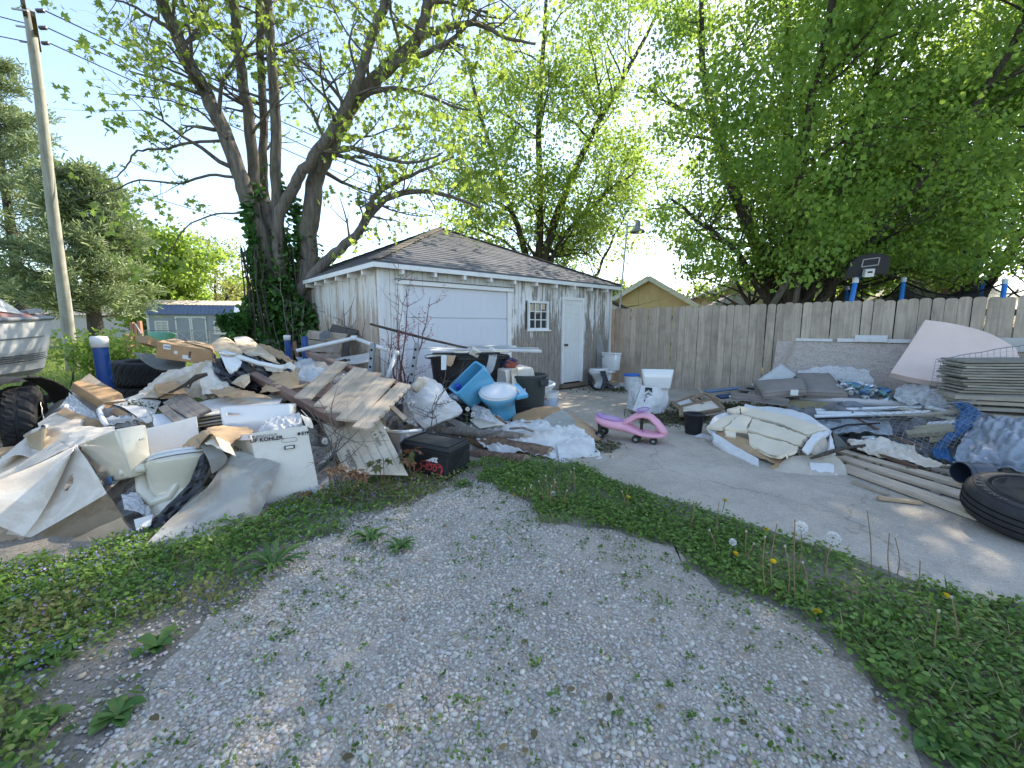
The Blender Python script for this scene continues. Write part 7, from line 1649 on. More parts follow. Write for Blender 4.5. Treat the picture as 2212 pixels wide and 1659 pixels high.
MB().loft([arch_ring(ap[i], (Vector(ap[min(i+1, 7)])-Vector(ap[max(i-1, 0)])), (.11, .09, .08, .085, .08, .095, .12, .06)[i], .038) for i in range(8)]).build('front_hoop', M_PINK, pk, smooth=True)
MB().loft([sec(.0, .05, .150, .172), sec(.1, .09, .125, .142), sec(.22, .09, .115, .132), sec(.29, .05, .118, .133)]).build('foot_pad', M_LILAC, pk, smooth=True)
MB().tube([(.10, 0, .10), (.105, 0, .39)], .016, 10).build('steering_column', M_BLK, pk)
for s in (-1, 1):
    MB().lathe([(.055, -.009), (.068, 0), (.055, .009), (.045, 0)], 22, rot(0, 8*s, -10), (.105, s*.07, .395), 1.1, .95, closed=True).build('steering_loop', M_LILAC, pk, smooth=True)
def caster(x, y, r, w_=.03):
    a = MB().lathe([(0, -w_), (r*.9, -w_), (r, -w_*.6), (r, w_*.6), (r*.9, w_), (0, w_)], 18, rot(0, 90), (x, y, r)); a.build('wheel', M_BLK, pk, smooth=False)
    MB().lathe([(0, -.002), (r*.42, -.002), (r*.38, .006), (0, .006)], 12, rot(0, 90), (x, y-w_-.001, r)).build('hub_cap', plain('grey_hub', (.25, .25, .25), .5), pk)
for (x, y, r) in ((.06, -.10, .045), (.06, .08, .045), (.24, -.09, .04), (-.33, -.11, .055), (-.33, .11, .055)): caster(x, y, r)
for s in (-1, 1): MB().tube([(-.33, s*.10, .055), (-.345, s*.09, .20)], .02, 8).build('rear_strut', M_BLK, pk)
MB().bar((.06, -.12, .05), (.06, .1, .05), .025, .03).build('front_axle', M_BLK, pk)
# --- tank on a bag
hb_ = wthing('printed_bag', 'white plastic bag with black house logo under the white tank', 'plastic bag', gr(1395, 893))
S('bag_front', '', '', [[(1386, 832, 6.7), (1415, 836, 6.6), (1444, 838, 6.8)], [(1376, 862, 6.55), (1412, 866, 6.45), (1442, 868, 6.65)], [(1366, 886, 6.5), (1402, 893, 6.42), (1432, 894, 6.55)]], M_PLAS, 18, 16, .025, 5, .003, crease=.7, parent=hb_)
S('bag_side', '', '', [[(1372, 812, 6.95), (1388, 818, 6.75)], [(1356, 850, 6.85), (1378, 860, 6.58)], [(1352, 880, 6.8), (1372, 890, 6.5)]], M_CLEAR, 12, 16, .04, 6, .003, crease=1, smooth=False, parent=hb_)
blob('bag_body', (at(1400, 868, 6.85)), .30, .22, .2, M_PLAS, hb_, 31, .2)
lc = at(1399, 846, 6.55); Ml2 = plane_frame((1, .0, -.08), (0, .15, 1))
MB().prism([(-.055, -.01), (-.055, .07), (.055, .07), (.055, -.01), (0, .035)], .0, .003, Ml2, lc+Vector((0, -.04, 0))).build('logo_chevron', M_INK, hb_)
MB().prism([(-.055, -.05), (0, -.01), (.055, -.05), (.055, -.065), (0, -.028), (-.055, -.065)], .0, .003, Ml2, lc+Vector((0, -.04, 0))).build('logo_roof', M_INK, hb_)
for (zz, w_) in ((-.075, .09), (-.095, .09)): MB().box(lc+Vector((0, -.04, 0))+Ml2 @ Vector((0, zz, 0)), (w_, .008, .003), Ml2).build('logo_line', M_INK, hb_)
MB().box(lc+Vector((0, -.04, 0))+Ml2 @ Vector((-.005, -.14, 0)), (.11, .04, .003), Ml2).build('logo_tag', M_INK, hb_)
wt = thing('toilet_tank', 'white tapered toilet tank standing on the logo bag', 'toilet tank', at(1418, 838, 6.75), rot(-9, -4)); tank(wt, .49, .21, .30, M_PORC, .02, .84, False, False)
# ---------------------------------------------------------------- right hand junk
# --- broken wooden frames
M_FRAME = wood('frame_wood', (.20, .13, .08), (.34, .24, .16), 'X', 1.2)
def wframe(label, pts, w_, panel=None):
    t_ = wthing('picture_frame', label, 'frame', at(*pts[3])); p = [at(*q) for q in pts]; n = (p[1]-p[0]).cross(p[3]-p[0]).normalized()
    if n.z < 0: n = -n
    for i in range(4): board('frame_side', '', '', p[i], p[(i+1) % 4], w_, .025, M_FRAME, n, parent=t_)
    if panel: S.k += 1; sheet('panel', [[p[0]-n*.012, p[1]-n*.012], [p[3]-n*.012, p[2]-n*.012]], panel, t_, 6, 6, .004, 4, .005, S.k)
wframe('brown picture frame with pale panel lying in the litter', [(1470, 878, 6.4), (1540, 862, 6.6), (1562, 882, 6.1), (1472, 898, 5.9)], .06, C_WHITE)
wframe('small brown frame leaning on the larger one', [(1494, 862, 6.7), (1524, 850, 6.9), (1556, 868, 6.5), (1530, 880, 6.3)], .06)
wframe('thin tan frame behind the brown ones', [(1452, 872, 6.8), (1500, 855, 7.0), (1520, 866, 6.7), (1468, 884, 6.5)], .04, M_FOAMW)
for k, (a, b, w_, m_, lab) in enumerate((((1480, 900, 5.95), (1562, 886, 6.2), .12, W_OLD, 'pale board under the brown frames'), ((1452, 868, 6.9), (1500, 898, 6.1), .05, W_GREY, 'short grey stick under the thin tan frame'), ((1524, 846, 7.2), (1600, 838, 7.4), .08, plain('slate_blue_panel', (.14, .20, .30), .5), 'slate blue slat behind the frames'), ((1552, 858, 6.9), (1612, 850, 7.0), .12, plain('navy_plastic', (.03, .06, .14), .4), 'navy blue plastic slat by the cushions'), ((1582, 860, 6.6), (1628, 854, 6.7), .14, M_FOAMW, 'white plastic lid beside the pallet'), ((1600, 870, 6.4), (1650, 858, 6.5), .06, W_RED, 'brown batten below the pallet'), ((1508, 838, 7.4), (1530, 870, 6.7), .05, W_OLD, 'upright tan batten among the frames'))):
    board('loose_slat', lab, 'slat', at(*a), at(*b), w_, .025, m_, (0, -.3, 1), rag=.01)
pc = thing('black_planter', 'small broken black nursery pot on the concrete', 'pot', gr(1497, 936, .03)); MB().lathe([(0, 0), (.095, 0), (.10, .02), (.125, .24), (.135, .245), (.135, .265), (.12, .265), (.095, .02), (0, .015)], 22, I3).build('pot_body', M_BLKP, pc, smooth=True)
# --- broken foam mattress in front
M_FOAM = plain('cream_foam', (.76, .66, .51), .9, .15, .06, 5, .25, 120, dirt=.12, dirtc=(.52, .40, .25)); M_FAB = plain('dirty_white_fabric', (.68, .675, .67), .85, .2, .06, 6, .35, 60, dirt=.4, dirtc=(.36, .33, .29)); M_TANF = plain('tan_ribbed_fabric', (.50, .44, .36), .9, .2, .1, 9, .4, 70, dirt=.3)
fm = wthing('foam_mattress', 'collapsed cream foam mattress cracked open in white fabric', 'mattress', gr(1660, 990))
def fp(grid, nm='foam_slab', m_=M_FOAM, nu=14, nv=8, cr_=.006, th=.03, rg=.022, cs=4): S.k += 1; return sheet(nm, gpts(grid), m_, fm, nu, nv, cr_, cs, th, S.k, rg, True, .4)
fp([[(1600, 882, 5.45), (1690, 900, 4.9), (1784, 929, 4.25)], [(1602, 897, 5.15), (1680, 918, 4.7), (1748, 946, 4.12)]], nu=24)
fp([[(1571, 889, 5.40), (1598, 881, 5.48)], [(1580, 896, 5.25), (1599, 897, 5.16)]])
fp([[(1568, 903, 5.20), (1598, 900, 5.12)], [(1528, 926, 5.0), (1560, 930, 4.85)]])
fp([[(1600, 900, 5.12), (1624, 908, 4.95)], [(1564, 929, 4.84), (1612, 936, 4.72)]])
fp([[(1627, 909, 4.94), (1690, 926, 4.5), (1746, 947, 4.10)], [(1616, 934, 4.70), (1680, 952, 4.35), (1730, 966, 4.06)]], nu=18)
fp([[(1566, 934, 4.83), (1590, 934, 4.80)], [(1566, 944, 4.76), (1588, 948, 4.70)]])
fp([[(1618, 939, 4.66), (1680, 956, 4.32), (1728, 969, 4.04)], [(1622, 960, 4.50), (1660, 984, 4.18), (1716, 981, 3.98)], [(1640, 972, 4.36), (1678, 990, 4.02), (1700, 986, 3.99)]], nu=18)
fp([[(1610, 876, 5.6), (1680, 884, 5.2), (1740, 896, 4.8), (1796, 935, 4.2)], [(1604, 884, 5.4), (1680, 900, 4.95), (1740, 915, 4.55), (1784, 934, 4.2)]], 'fabric_back', M_FAB, 22, 8, .02, .02, .01)
fp([[(1538, 938, 4.95), (1580, 962, 4.62), (1640, 1000, 4.15)], [(1545, 955, 4.78), (1590, 986, 4.42), (1640, 1013, 4.05)], [(1560, 966, 4.72), (1600, 995, 4.36), (1638, 1016, 4.02)]], 'fabric_front', M_FAB, 22, 12, .02, .04, .01)
fp([[(1526, 928, 5.0), (1545, 900, 5.3), (1575, 890, 5.4)], [(1540, 945, 4.9), (1556, 925, 5.0), (1590, 910, 5.15)]], 'fabric_end', M_FAB, 14, 10, .02, .01, .01)
fp([[(1548, 930, 4.95), (1620, 950, 4.6), (1700, 985, 4.1)], [(1556, 958, 4.72), (1630, 985, 4.3), (1690, 1004, 3.98)]], 'inner_lining', C_TAN, 18, 10, .03, .006, .02, 6)
fp([[(1784, 930, 4.22), (1755, 940, 4.05), (1732, 970, 3.98)], [(1796, 936, 4.15), (1768, 948, 3.98), (1745, 982, 3.92)]], 'rolled_layer', M_FAB, 14, 6, .01, .03, .01)
fp([[(1780, 942, 4.12), (1760, 952, 4.0), (1748, 978, 3.95)], [(1790, 975, 4.02), (1780, 985, 3.95), (1772, 990, 3.94)]], 'rolled_layer', M_TANF, 12, 8, .03, .01, .015, 6)
fp([[(1792, 934, 4.18), (1800, 950, 4.08)], [(1786, 978, 3.96), (1800, 985, 3.95)]], 'rolled_layer', M_FAB, 6, 8, .01, .03, .01)
fp([[(1666, 1016, 3.98), (1720, 985, 4.02), (1800, 982, 3.98)], [(1672, 1022, 3.93), (1735, 1015, 3.86), (1822, 1004, 3.90)], [(1700, 1034, 3.84), (1765, 1040, 3.77), (1832, 1036, 3.78)]], 'tan_cover', M_TANF, 22, 16, .025, .008, .012, 6)
fp([[(1752, 1000, 3.90), (1795, 1002, 3.90)], [(1750, 1030, 3.80), (1812, 1034, 3.78)]], 'fabric_patch', M_FAB, 8, 8, .012, .006, .02)
fp([[(1664, 1010, 4.0), (1690, 995, 4.05), (1720, 985, 4.05)], [(1664, 1020, 3.95), (1695, 1004, 3.98), (1724, 990, 4.0)]], 'kraft_edge', C_BRN, 10, 5, .008, .006, .008)
S('fabric_scrap', 'white fabric scrap at the left foot of the foam mattress', 'fabric', [[(1486, 948, 5.2), (1520, 938, 5.25), (1545, 942, 5.1)], [(1500, 958, 5.0), (1530, 962, 4.9), (1540, 958, 4.9)]], M_FAB, 12, 10, .03, 6, .004, crease=1)
S('olive_hardboard', 'thin dark panel sticking out behind the foam mattress', 'panel', [[(1796, 932, 4.3), (1812, 945, 4.3)], [(1804, 968, 4.1), (1836, 972, 4.1)]], plain('dark_olive_panel', (.06, .065, .055), .6), 6, 6, .004, 3, .012)
mb = MB().tube([at(1752, 990, 3.85), at(1782, 980, 3.9), at(1822, 968, 3.95), at(1868, 962, 4.0)], [.012, .02, .018, .014], 7); tag(home(mb.build('bare_stick', M_BARK2, smooth=True)), 'dark forked stick at the right end of the mattress', 'stick')
# --- pallet and sofa cushions
W_PAL = wood('grey_pallet', (.16, .14, .13), (.30, .27, .25), 'X', 1)
pl = wthing('grey_pallet', 'weathered grey pallet under the sofa cushions', 'pallet', at(1640, 870, 6.5))
for k in range(5):
    f = k/4; a = Vector(at(1580, 848, 6.5)).lerp(at(1640, 822, 7.6), f); b = Vector(at(1704, 866, 6.0)).lerp(at(1780, 838, 7.0), f); board('deck_board', '', '', a, b, .10, .018, W_PAL, (0, 0, 1), parent=pl)
for f in (0.02, .5, .98):
    a = Vector(at(1580, 848, 6.5)).lerp(at(1704, 866, 6.0), f); b = Vector(at(1640, 822, 7.6)).lerp(at(1780, 838, 7.0), f); board('stringer', '', '', a-Z3*.06, b-Z3*.06, .04, .09, W_PAL, (0, 0, 1), parent=pl)
board('fascia_board', '', '', at(1580, 854, 6.45), at(1704, 870, 5.95), .02, .11, W_PAL, (0, 0, 1), parent=pl)
def cushion(name, label, corners, th, mat, seed):
    t_ = wthing(name, label, 'cushion', at(*corners[3])); p = [at(*q) for q in corners]; n = (p[1]-p[0]).cross(p[3]-p[0]).normalized()
    if n.dot(Vector((0, -.3, 1))) < 0: n = -n
    N = 16; top = []; vs_ = []; 
    mb = MB()
    for s in (1, -1):
        for j in range(N+1):
            for i in range(N+1):
                a, b = i/N, j/N; c = p[0].lerp(p[1], a).lerp(p[3].lerp(p[2], a), b); e = (1-abs(2*a-1)**5)*(1-abs(2*b-1)**5)
                h = th*.5*(.55+.45*e+.18*noise.noise(Vector((a*3, b*3, seed)))); mb.v.append(c+n*s*h)
    M_ = (N+1)**2
    for j in range(N):
        for i in range(N):
            a = j*(N+1)+i; mb.f.append((a, a+1, a+N+2, a+N+1)); mb.f.append((a+N+1+M_, a+N+2+M_, a+1+M_, a+M_))
    ed = [i for i in range(N)]+[i*(N+1)+N for i in range(N)]+[N*(N+1)+N-i for i in range(N)]+[(N-i)*(N+1) for i in range(N)]
    for k in range(len(ed)): a, b = ed[k], ed[(k+1) % len(ed)]; mb.f.append((b, a, a+M_, b+M_))
    mb.build('cushion_body', mat, t_, smooth=True)
    ring_ = [mb.v[e] for e in ed]+[mb.v[ed[0]]]; MB().tube([r for r in ring_], .007, 6, cap=False).build('piping', mat, t_, smooth=True)
    ring_ = [mb.v[e+M_] for e in ed]+[mb.v[ed[0]+M_]]; MB().tube([r for r in ring_], .007, 6, cap=False).build('piping', mat, t_, smooth=True)
    return t_
M_TAUPE = plain('taupe_upholstery', (.27, .235, .21), .9, .2, .08, 8, .3, 120, dirt=.2); M_CUSHW = plain('dirty_white_cushion', (.52, .52, .51), .85, .2, .06, 5, .2, 80, dirt=.4, dirtc=(.36, .35, .30))
c1_ = cushion('sofa_cushion', 'nearer taupe sofa cushion with white tag on the pallet', [(1628, 828, 6.9), (1735, 822, 6.7), (1742, 846, 6.0), (1648, 856, 6.1)], .16, M_TAUPE, 1); MB().box(at(1716, 848, 5.95), (.10, .006, .08), rot(-8)).build('care_tag', M_LBL, c1_)
cushion('sofa_cushion', 'farther taupe sofa cushion slumped against the leaning board', [(1716, 812, 7.2), (1790, 812, 6.9), (1832, 856, 6.0), (1738, 852, 6.2)], .16, M_TAUPE, 2)
cushion('white_cushion', 'dirty white cushion standing on end behind the taupe ones', [(1686, 790, 7.3), (1718, 812, 7.1), (1680, 850, 6.9), (1622, 834, 7.1)], .12, M_CUSHW, 3)
# --- boards against the fence
t = NT('strand_board'); n = t.noise(t.co('Generated', (14, 1, 34)), 1.6, 7, .75, 1.5); n2 = t.noise(t.co('Generated', (30, 1, 12)), 1.6, 6, .7, 2.0)
col = t.mix(t.ramp(n, [(.35, 0.0), (.65, 1.0)]), (.38, .32, .285), (.57, .50, .45)); col = t.mix(t.ramp(n2, [(.38, .7), (.50, 0.0)]), col, (.27, .22, .19)); t.set(**{'Base Color': col, 'Roughness': .9, 'Specular IOR Level': .2}); t.bump(n, .4, .01); M_OSB = t.m
def fpt(s, off, z): q = FA+FD*s+FN*off; return Vector((q.x, q.y, z))
ob = MB().hexa([fpt(3.70, .42, .05), fpt(6.14, .42, .05), fpt(6.14, .405, .055), fpt(3.70, .405, .055), fpt(3.70, .06, 1.13), fpt(6.14, .06, 1.11), fpt(6.14, .045, 1.11), fpt(3.70, .045, 1.13)]).build('strand_board', M_OSB); home(ob); tag(ob, 'weathered grey strand board sheet leaning on the fence', 'board')
for (s0, s1, z, h_, lab) in ((4.0, 4.55, 1.16, .05, 'left short white trim board along the strand board top'), (4.62, 6.1, 1.165, .06, 'long white trim board along the strand board top'), (4.86, 5.28, 1.20, .11, 'short tall white block on the strand board top'), (6.3, 8.6, 1.14, .20, 'pale grey long board on the fence behind the pink foam')):
    q = (fpt(s0, .075, z)+fpt(s1, .075, z))/2; o = MB().box((0, 0, 0), (s1-s0, .02 if h_ != .11 else .03, h_)).build('trim_board', M_FOAMW if s0 < 6 else plain('pale_grey_board', (.48, .48, .46), .8)); put(o, q+(FN*.03 if h_ == .11 else FN*0), frame3(FD, Z3)); tag(o, lab, 'trim board')
board('thin_lath', 'thin lath leaning at the left end of the strand board', 'lath', fpt(3.75, .5, .3), fpt(3.98, .12, 1.12), .025, .012, W_OLD, FN)
board('white_lath', 'short white slat standing against the strand board', 'slat', fpt(5.72, .5, .15), fpt(5.74, .34, .62), .05, .015, W_OLD, FN)
S('clear_bag', 'torn clear plastic hanging on the strand board foot', 'plastic', [[(1722, 800, 7.3), (1800, 790, 7.1), (1880, 800, 6.7)], [(1730, 838, 7.1), (1800, 836, 6.9), (1890, 838, 6.5)]], M_CLEAR, 26, 18, .04, 8, .003, crease=1, ragged=.04)
# pink foam mattress topper
M_PKF = plain('pink_foam', (.74, .57, .49), .9, .15, .06, 3, .15, 100, dirt=.10, dirtc=(.48, .36, .34))
S('pink_foam_slab', 'large pink foam slab leaning against the fence', 'foam slab', [[(1992, 698, 6.6), (2060, 708, 6.45), (2130, 728, 6.25), (2186, 760, 6.0)], [(1956, 756, 6.4), (2040, 770, 6.2), (2120, 785, 6.0), (2200, 800, 5.8)], [(1919, 814, 6.15), (2000, 832, 5.9), (2110, 842, 5.7), (2200, 845, 5.6)]], M_PKF, 20, 16, .012, 2, .09)
# --- drink cans
canm = [plain('can_silver', (.52, .54, .56), .28, .5, .1, 20, metal=.85), plain('can_blue', (.10, .22, .42), .3, .5, .2, 20, metal=.5), plain('can_white', (.58, .60, .60), .35, .5, .1, 20, metal=.3), plain('can_teal', (.16, .30, .30), .3, .5, .1, 20, metal=.5)]
cp0 = MB().lathe([(0, .0), (.024, .0), (.027, .004), (.033, .014), (.033, .105), (.027, .118), (.026, .122), (.024, .120), (.023, .117), (0, .117)], 14, I3)
cr2 = random.Random(4)
protos = []
def can_at(loc, M, k, label, grp):
    o = thing('drink_can', label, 'can', loc, M, grp)
    b = MB(); b.v = [v*(1+cr2.uniform(-.04, .04)) for v in cp0.v]; b.f = cp0.f; b.build('can_body', canm[k % 4], o, smooth=True)
    MB().lathe([(0, .1185), (.0225, .1185), (.0225, .1195), (0, .1195)], 12, I3).build('can_top', canm[0], o); return o
for k in range(64):
    u = 1798+cr2.random()**1.3*165; Y = 6.35+cr2.uniform(-.25, .35)-(u-1800)/165*.45; f = cr2.random(); z = .40+f*.13+.04*math.sin((u-1800)/30)-(u-1800)/165*.05; p = at(u, 850, Y); p.z = z; k4 = cr2.choice([0, 0, 2, 1, 3])
    can_at(p, rot(cr2.uniform(0, 360), cr2.uniform(60, 115), cr2.uniform(-30, 30)), k4, 'empty %s drink can in the %s of the can heap' % (['silver', 'blue', 'white', 'teal'][k4], 'left' if u < 1850 else 'middle' if u < 1905 else 'right'), 'drink cans in the heap')
tag(blob('can_sack', at(1875, 885, 6.1), .72, .32, .20, plain('grey_sack', (.22, .23, .25), .7), None, 41, .15), 'grey spilled sack under the heap of drink cans', 'sack')
for (u, v, Y, lab) in ((1862, 948, 4.6, 'single silver can behind the foam mattress'), (2095, 968, 4.25, 'single white can beside the blue tarp')): can_at(at(u, v, Y), rot(30, 75), 0, lab, None)
S('clear_bag', 'torn grey plastic bag right of the can heap', 'plastic bag', [[(1940, 832, 6.1), (1990, 822, 6.1), (2040, 838, 5.9)], [(1930, 858, 5.7), (1990, 850, 5.6), (2050, 865, 5.5)], [(1960, 872, 5.5), (2000, 876, 5.4), (2060, 880, 5.3)]], M_CLEAR, 34, 26, .05, 8, .003, crease=1)
board('yellow_block', 'short yellow wood block left of the can heap', 'block', at(1808, 848, 6.5), at(1840, 850, 6.4), .09, .09, plain('yellow_pine', (.40, .30, .15), .8), (0, 0, 1))
board('brown_lath', 'brown lath slanting over the can heap', 'lath', at(1898, 862, 5.9), at(1975, 832, 6.1), .03, .02, W_RED, (0, -.5, 1))
heap('debris_heap', 'mixed scraps filling the right hand junk', 4.6, 4.9, [(4.3, 5.6, 1.0, .9, .30), (5.3, 4.9, 1.1, .7, .32), (4.7, 4.4, .9, .45, .14), (5.6, 4.2, .9, .6, .3)], plain('dark_junk', (.16, .16, .165), .7, .3, .5, 7, .5, 22), 6, 60, 50, 2.2, 1.9, .08)
# --- white pipe and trims
o = MB().tube([at(1698, 860, 6.4), at(1850, 868, 5.95), at(1994, 878, 5.5)], [.052, .052, .052], 16).build('plastic_pipe', plain('dirty_pvc', (.55, .52, .50), .5, .4, .08, 4, dirt=.25, dirtc=(.40, .34, .30)), smooth=True); home(o); tag(o, 'long thick off white pipe lying across the right junk', 'pipe')
for k, (a, b, w_, m_, lab) in enumerate((((1756, 886, 5.6), (1990, 880, 5.2), .05, M_FOAMW, 'upper slim white trim below the thick pipe'), ((1764, 892, 5.4), (2020, 896, 4.95), .07, M_FOAMW, 'broad white trim crossing the right junk'), ((1760, 900, 5.25), (2010, 890, 4.9), .05, M_FOAMW, 'second broad white trim crossing the right junk'), ((1940, 880, 5.2), (2062, 906, 4.75), .06, plain('cream_trim', (.60, .54, .42), .6), 'cream trim pointing to the blue tarp'), ((2000, 878, 5.1), (2062, 892, 4.9), .06, M_FOAMW, 'short white trim end beside the blue tarp'), ((1900, 902, 5.0), (2066, 890, 4.8), .05, W_OLD, 'pale lath under the wire mesh'), ((1700, 872, 6.0), (1800, 880, 5.7), .22, plain('yellow_brown_board', (.24, .19, .10), .85), 'brown panel below the thick pipe'))): board('long_trim', lab, 'trim', at(*a), at(*b), w_, .02, m_, (0, -.4, 1), rag=.005)
S('grey_film', 'grey plastic film under the white trims', 'plastic film', [[(1740, 895, 5.5), (1820, 900, 5.2), (1920, 905, 4.9)], [(1760, 930, 4.9), (1830, 935, 4.7), (1930, 935, 4.5)]], plain('grey_film', (.26, .29, .32), .35, .5, .2, 6, dirt=.2), 20, 14, .05, 5, .003, crease=1, smooth=False)
S('white_film', 'crumpled white paper sheets on the ground below the wire', 'paper', [[(1830, 948, 4.6), (1900, 945, 4.5), (1970, 962, 4.3)], [(1850, 965, 4.35), (1920, 972, 4.2), (1990, 985, 4.05)], [(1900, 985, 4.15), (1980, 1000, 3.95), (2060, 1010, 3.8)]], C_WHITE, 36, 30, .045, 9, .003, crease=1)
for k, (a, b, lab) in enumerate((((1958, 938, 4.6), (2060, 930, 4.4), 'lowest of the stubby yellow lumber ends'), ((1976, 928, 4.65), (2066, 922, 4.45), 'middle stubby yellow lumber end'), ((2005, 918, 4.7), (2068, 914, 4.5), 'uppermost stubby white lumber end'), ((2010, 948, 4.5), (2064, 944, 4.35), 'dark stubby lumber end beside the blue tarp'))): board('lumber_end', lab, 'lumber', at(*a), at(*b), .09, .05, wood('yellow_lumber', (.30, .25, .16), (.46, .40, .28), 'X', 1) if k != 2 else M_FOAMW, (0, -.3, 1))
mb = MB().tube([at(1852, 904, 5.0), at(1900, 930, 4.7), at(1960, 955, 4.4), at(1992, 965, 4.3)], [.012, .014, .014, .012], 6); tag(home(mb.build('rusty_rod', plain('rust', (.18, .09, .05), .9), smooth=True)), 'rusty brown rod slanting under the wire mesh', 'rod')
for k, (pts, lab) in enumerate((([(1770, 935, 4.9), (1830, 918, 4.85), (1900, 914, 4.8)], 'black hose curving left of the wire mesh'), ([(1760, 905, 5.2), (1840, 902, 5.0), (1960, 900, 4.8)], 'black cable along the white trims'))): tag(home(MB().tube([at(*p) for p in pts], .012, 6).build('black_hose', M_BLKP, smooth=True)), lab, 'hose')
# --- wire mesh
def mesh_patch(name, label, c4, nx, ny, r, diag):
    t_ = wthing(name, label, 'wire mesh', at(*c4[3])); a, b, c, d = [at(*q) for q in c4]
    def P3(s, t): 
        q = a.lerp(b, s).lerp(d.lerp(c, s), t); return q+Vector((0, 0, .05*noise.noise(Vector((s*3, t*3, 1)))))
    mb = MB()
    if diag:
        for i in range(-ny, nx+1):
            for sg in (1, -1):
                pts = []
                for j in range(ny*2+1):
                    s = (i+(j/2 if sg > 0 else ny-j/2))/nx; tt = j/(ny*2)
                    if -.001 <= s <= 1.001: pts.append(P3(s, tt)+Vector((0, 0, .004*(j % 2))))
                if len(pts) > 1: mb.tube(pts, r, 4)
    else:
        for i in range(nx+1): mb.tube([P3(i/nx, j/6) for j in range(7)], r, 4)
        for j in range(ny+1): mb.tube([P3(i/6, j/ny) for i in range(7)], r, 4)
    tag(mb.build('wires', M_STEEL, t_), kind='stuff')
    MB().tube([P3(i/8, 0) for i in range(9)], r*2.2, 5).build('edge_wire', M_STEEL, t_)
mesh_patch('chain_link', 'loose chain link wire lying over the right junk', [(1862, 888, 5.0), (2120, 862, 4.7), (2130, 955, 4.1), (1960, 975, 4.05)], 12, 8, .002, True)
mesh_patch('welded_wire', 'rusty welded wire panel before the pink foam', [(2022, 776, 5.7), (2230, 740, 5.2), (2240, 842, 5.0), (2008, 846, 5.5)], 16, 10, .0025, False)
# --- lumber stack at the right edge
W_STK = wood('mossy_board', (.20, .185, .15), (.40, .37, .31), 'X', 1.0, objv=.4); W_STK2 = wood('pale_lumber', (.34, .29, .23), (.50, .44, .36), 'X', 1.0)
for k in range(13):
    v = 778+k*5.6; du = cr2.uniform(-7, 9); a = at(2052+du, v, 5.05+cr2.uniform(-.03, .03)); b = at(2420, v+k*1.2, 4.75)
    board('stacked_board', 'thin mossy board, %s from the top of the right stack' % ['first', 'second', 'third', 'fourth', 'fifth', 'sixth', 'seventh', 'eighth', 'ninth', 'tenth', 'eleventh', 'twelfth', 'thirteenth'][k], 'board', a, b, .34+cr2.uniform(-.02, .02), .022, W_STK, (0, -.05, 1), 'boards in the right stack', rag=.02)
for k, (v, w_, m_) in enumerate(((852, .36, W_STK2), (862, .30, W_STK2), (874, .32, W_STK), (888, .34, W_STK2), (902, .30, W_STK2))): board('stacked_lumber', 'thick pale lumber, %s of five below the thin boards' % ['first', 'second', 'third', 'fourth', 'fifth'][k], 'lumber', at(2042+k*10, v, 5.0), at(2420, v+14+k*3, 4.5), w_, .04, m_, (0, -.05, 1), 'lumber in the right stack', rag=.02)
# --- tarps
M_TARP = plain('blue_tarp', (.015, .095, .24), .4, .4, .2, 6, .3, 60, dirt=.2, dirtc=(.10, .14, .20)); M_TARPG = plain('grey_tarp_film', (.25, .28, .32), .45, .4, .25, 5, .15, 9, dirt=.25, dirtc=(.14, .15, .16))
S('blue_tarp', 'torn blue tarp hanging down the lumber stack', 'tarp', [[(2058, 870, 4.85), (2076, 866, 4.8), (2112, 882, 4.7)], [(2072, 895, 4.62), (2090, 892, 4.55), (2118, 895, 4.5)], [(2040, 935, 4.45), (2070, 930, 4.35), (2096, 925, 4.3)], [(2014, 968, 4.25), (2030, 970, 4.18), (2048, 962, 4.2)], [(2018, 985, 4.08), (2036, 992, 4.0), (2062, 998, 3.9)]], M_TARP, 26, 44, .035, 10, .003, crease=1, ragged=.02, aniso=.35)
S('grey_tarp', 'large crumpled grey plastic sheet at the right edge', 'plastic sheet', [[(2092, 905, 4.5), (2180, 895, 4.3), (2330, 895, 4.0)], [(2080, 945, 4.2), (2170, 935, 3.95), (2330, 945, 3.7)], [(2056, 985, 3.98), (2160, 985, 3.7), (2330, 1000, 3.4)], [(2060, 1002, 3.88), (2170, 1012, 3.6), (2330, 1040, 3.25)]], M_TARPG, 70, 64, .045, 7, .003, crease=1.6, aniso=.6)
# --- planks on the ground
W_GP = wood('ground_plank', (.46, .36, .27), (.66, .55, .42), 'X', .9, mott=.3, objv=.25)
for k, (a, b, w_, lab) in enumerate((((1815, 1006), (2130, 1120), .17, 'nearest of the long ground planks'), ((1812, 988), (2130, 1086), .16, 'second of the long ground planks'), ((1814, 974), (2130, 1062), .13, 'third of the long ground planks'), ((1838, 966), (2130, 1040), .06, 'narrow grey ground plank farthest back'))):
    board('ground_plank', lab, 'plank', gr(*a, .055+.004*k), gr(*b, .05+.004*k), w_, .028, W_GP if k < 3 else W_GREY, Z3, 'planks on the ground', rag=.01)
for k, (a, b) in enumerate((((1850, 1005), (1846, 975)), ((2020, 1070), (2030, 1040)))): board('cross_batten', 'cross batten under the left end of the ground planks' if k == 0 else 'cross batten under the middle of the ground planks', 'batten', gr(*a, .033), gr(*b, .033), .06, .02, W_GREY, Z3)
board('thin_batten', 'thin loose batten left of the ground planks', 'batten', gr(1843, 1041, .045), gr(1918, 1068, .045), .035, .025, W_OLD, Z3)
board('splintered_board', 'splintered orange board end below the ground planks', 'board', gr(1896, 1076, .045), gr(1990, 1086, .045), .05, .02, wood('fresh_wood', (.40, .27, .16), (.55, .42, .28), 'X', 1), Z3, rag=.04)
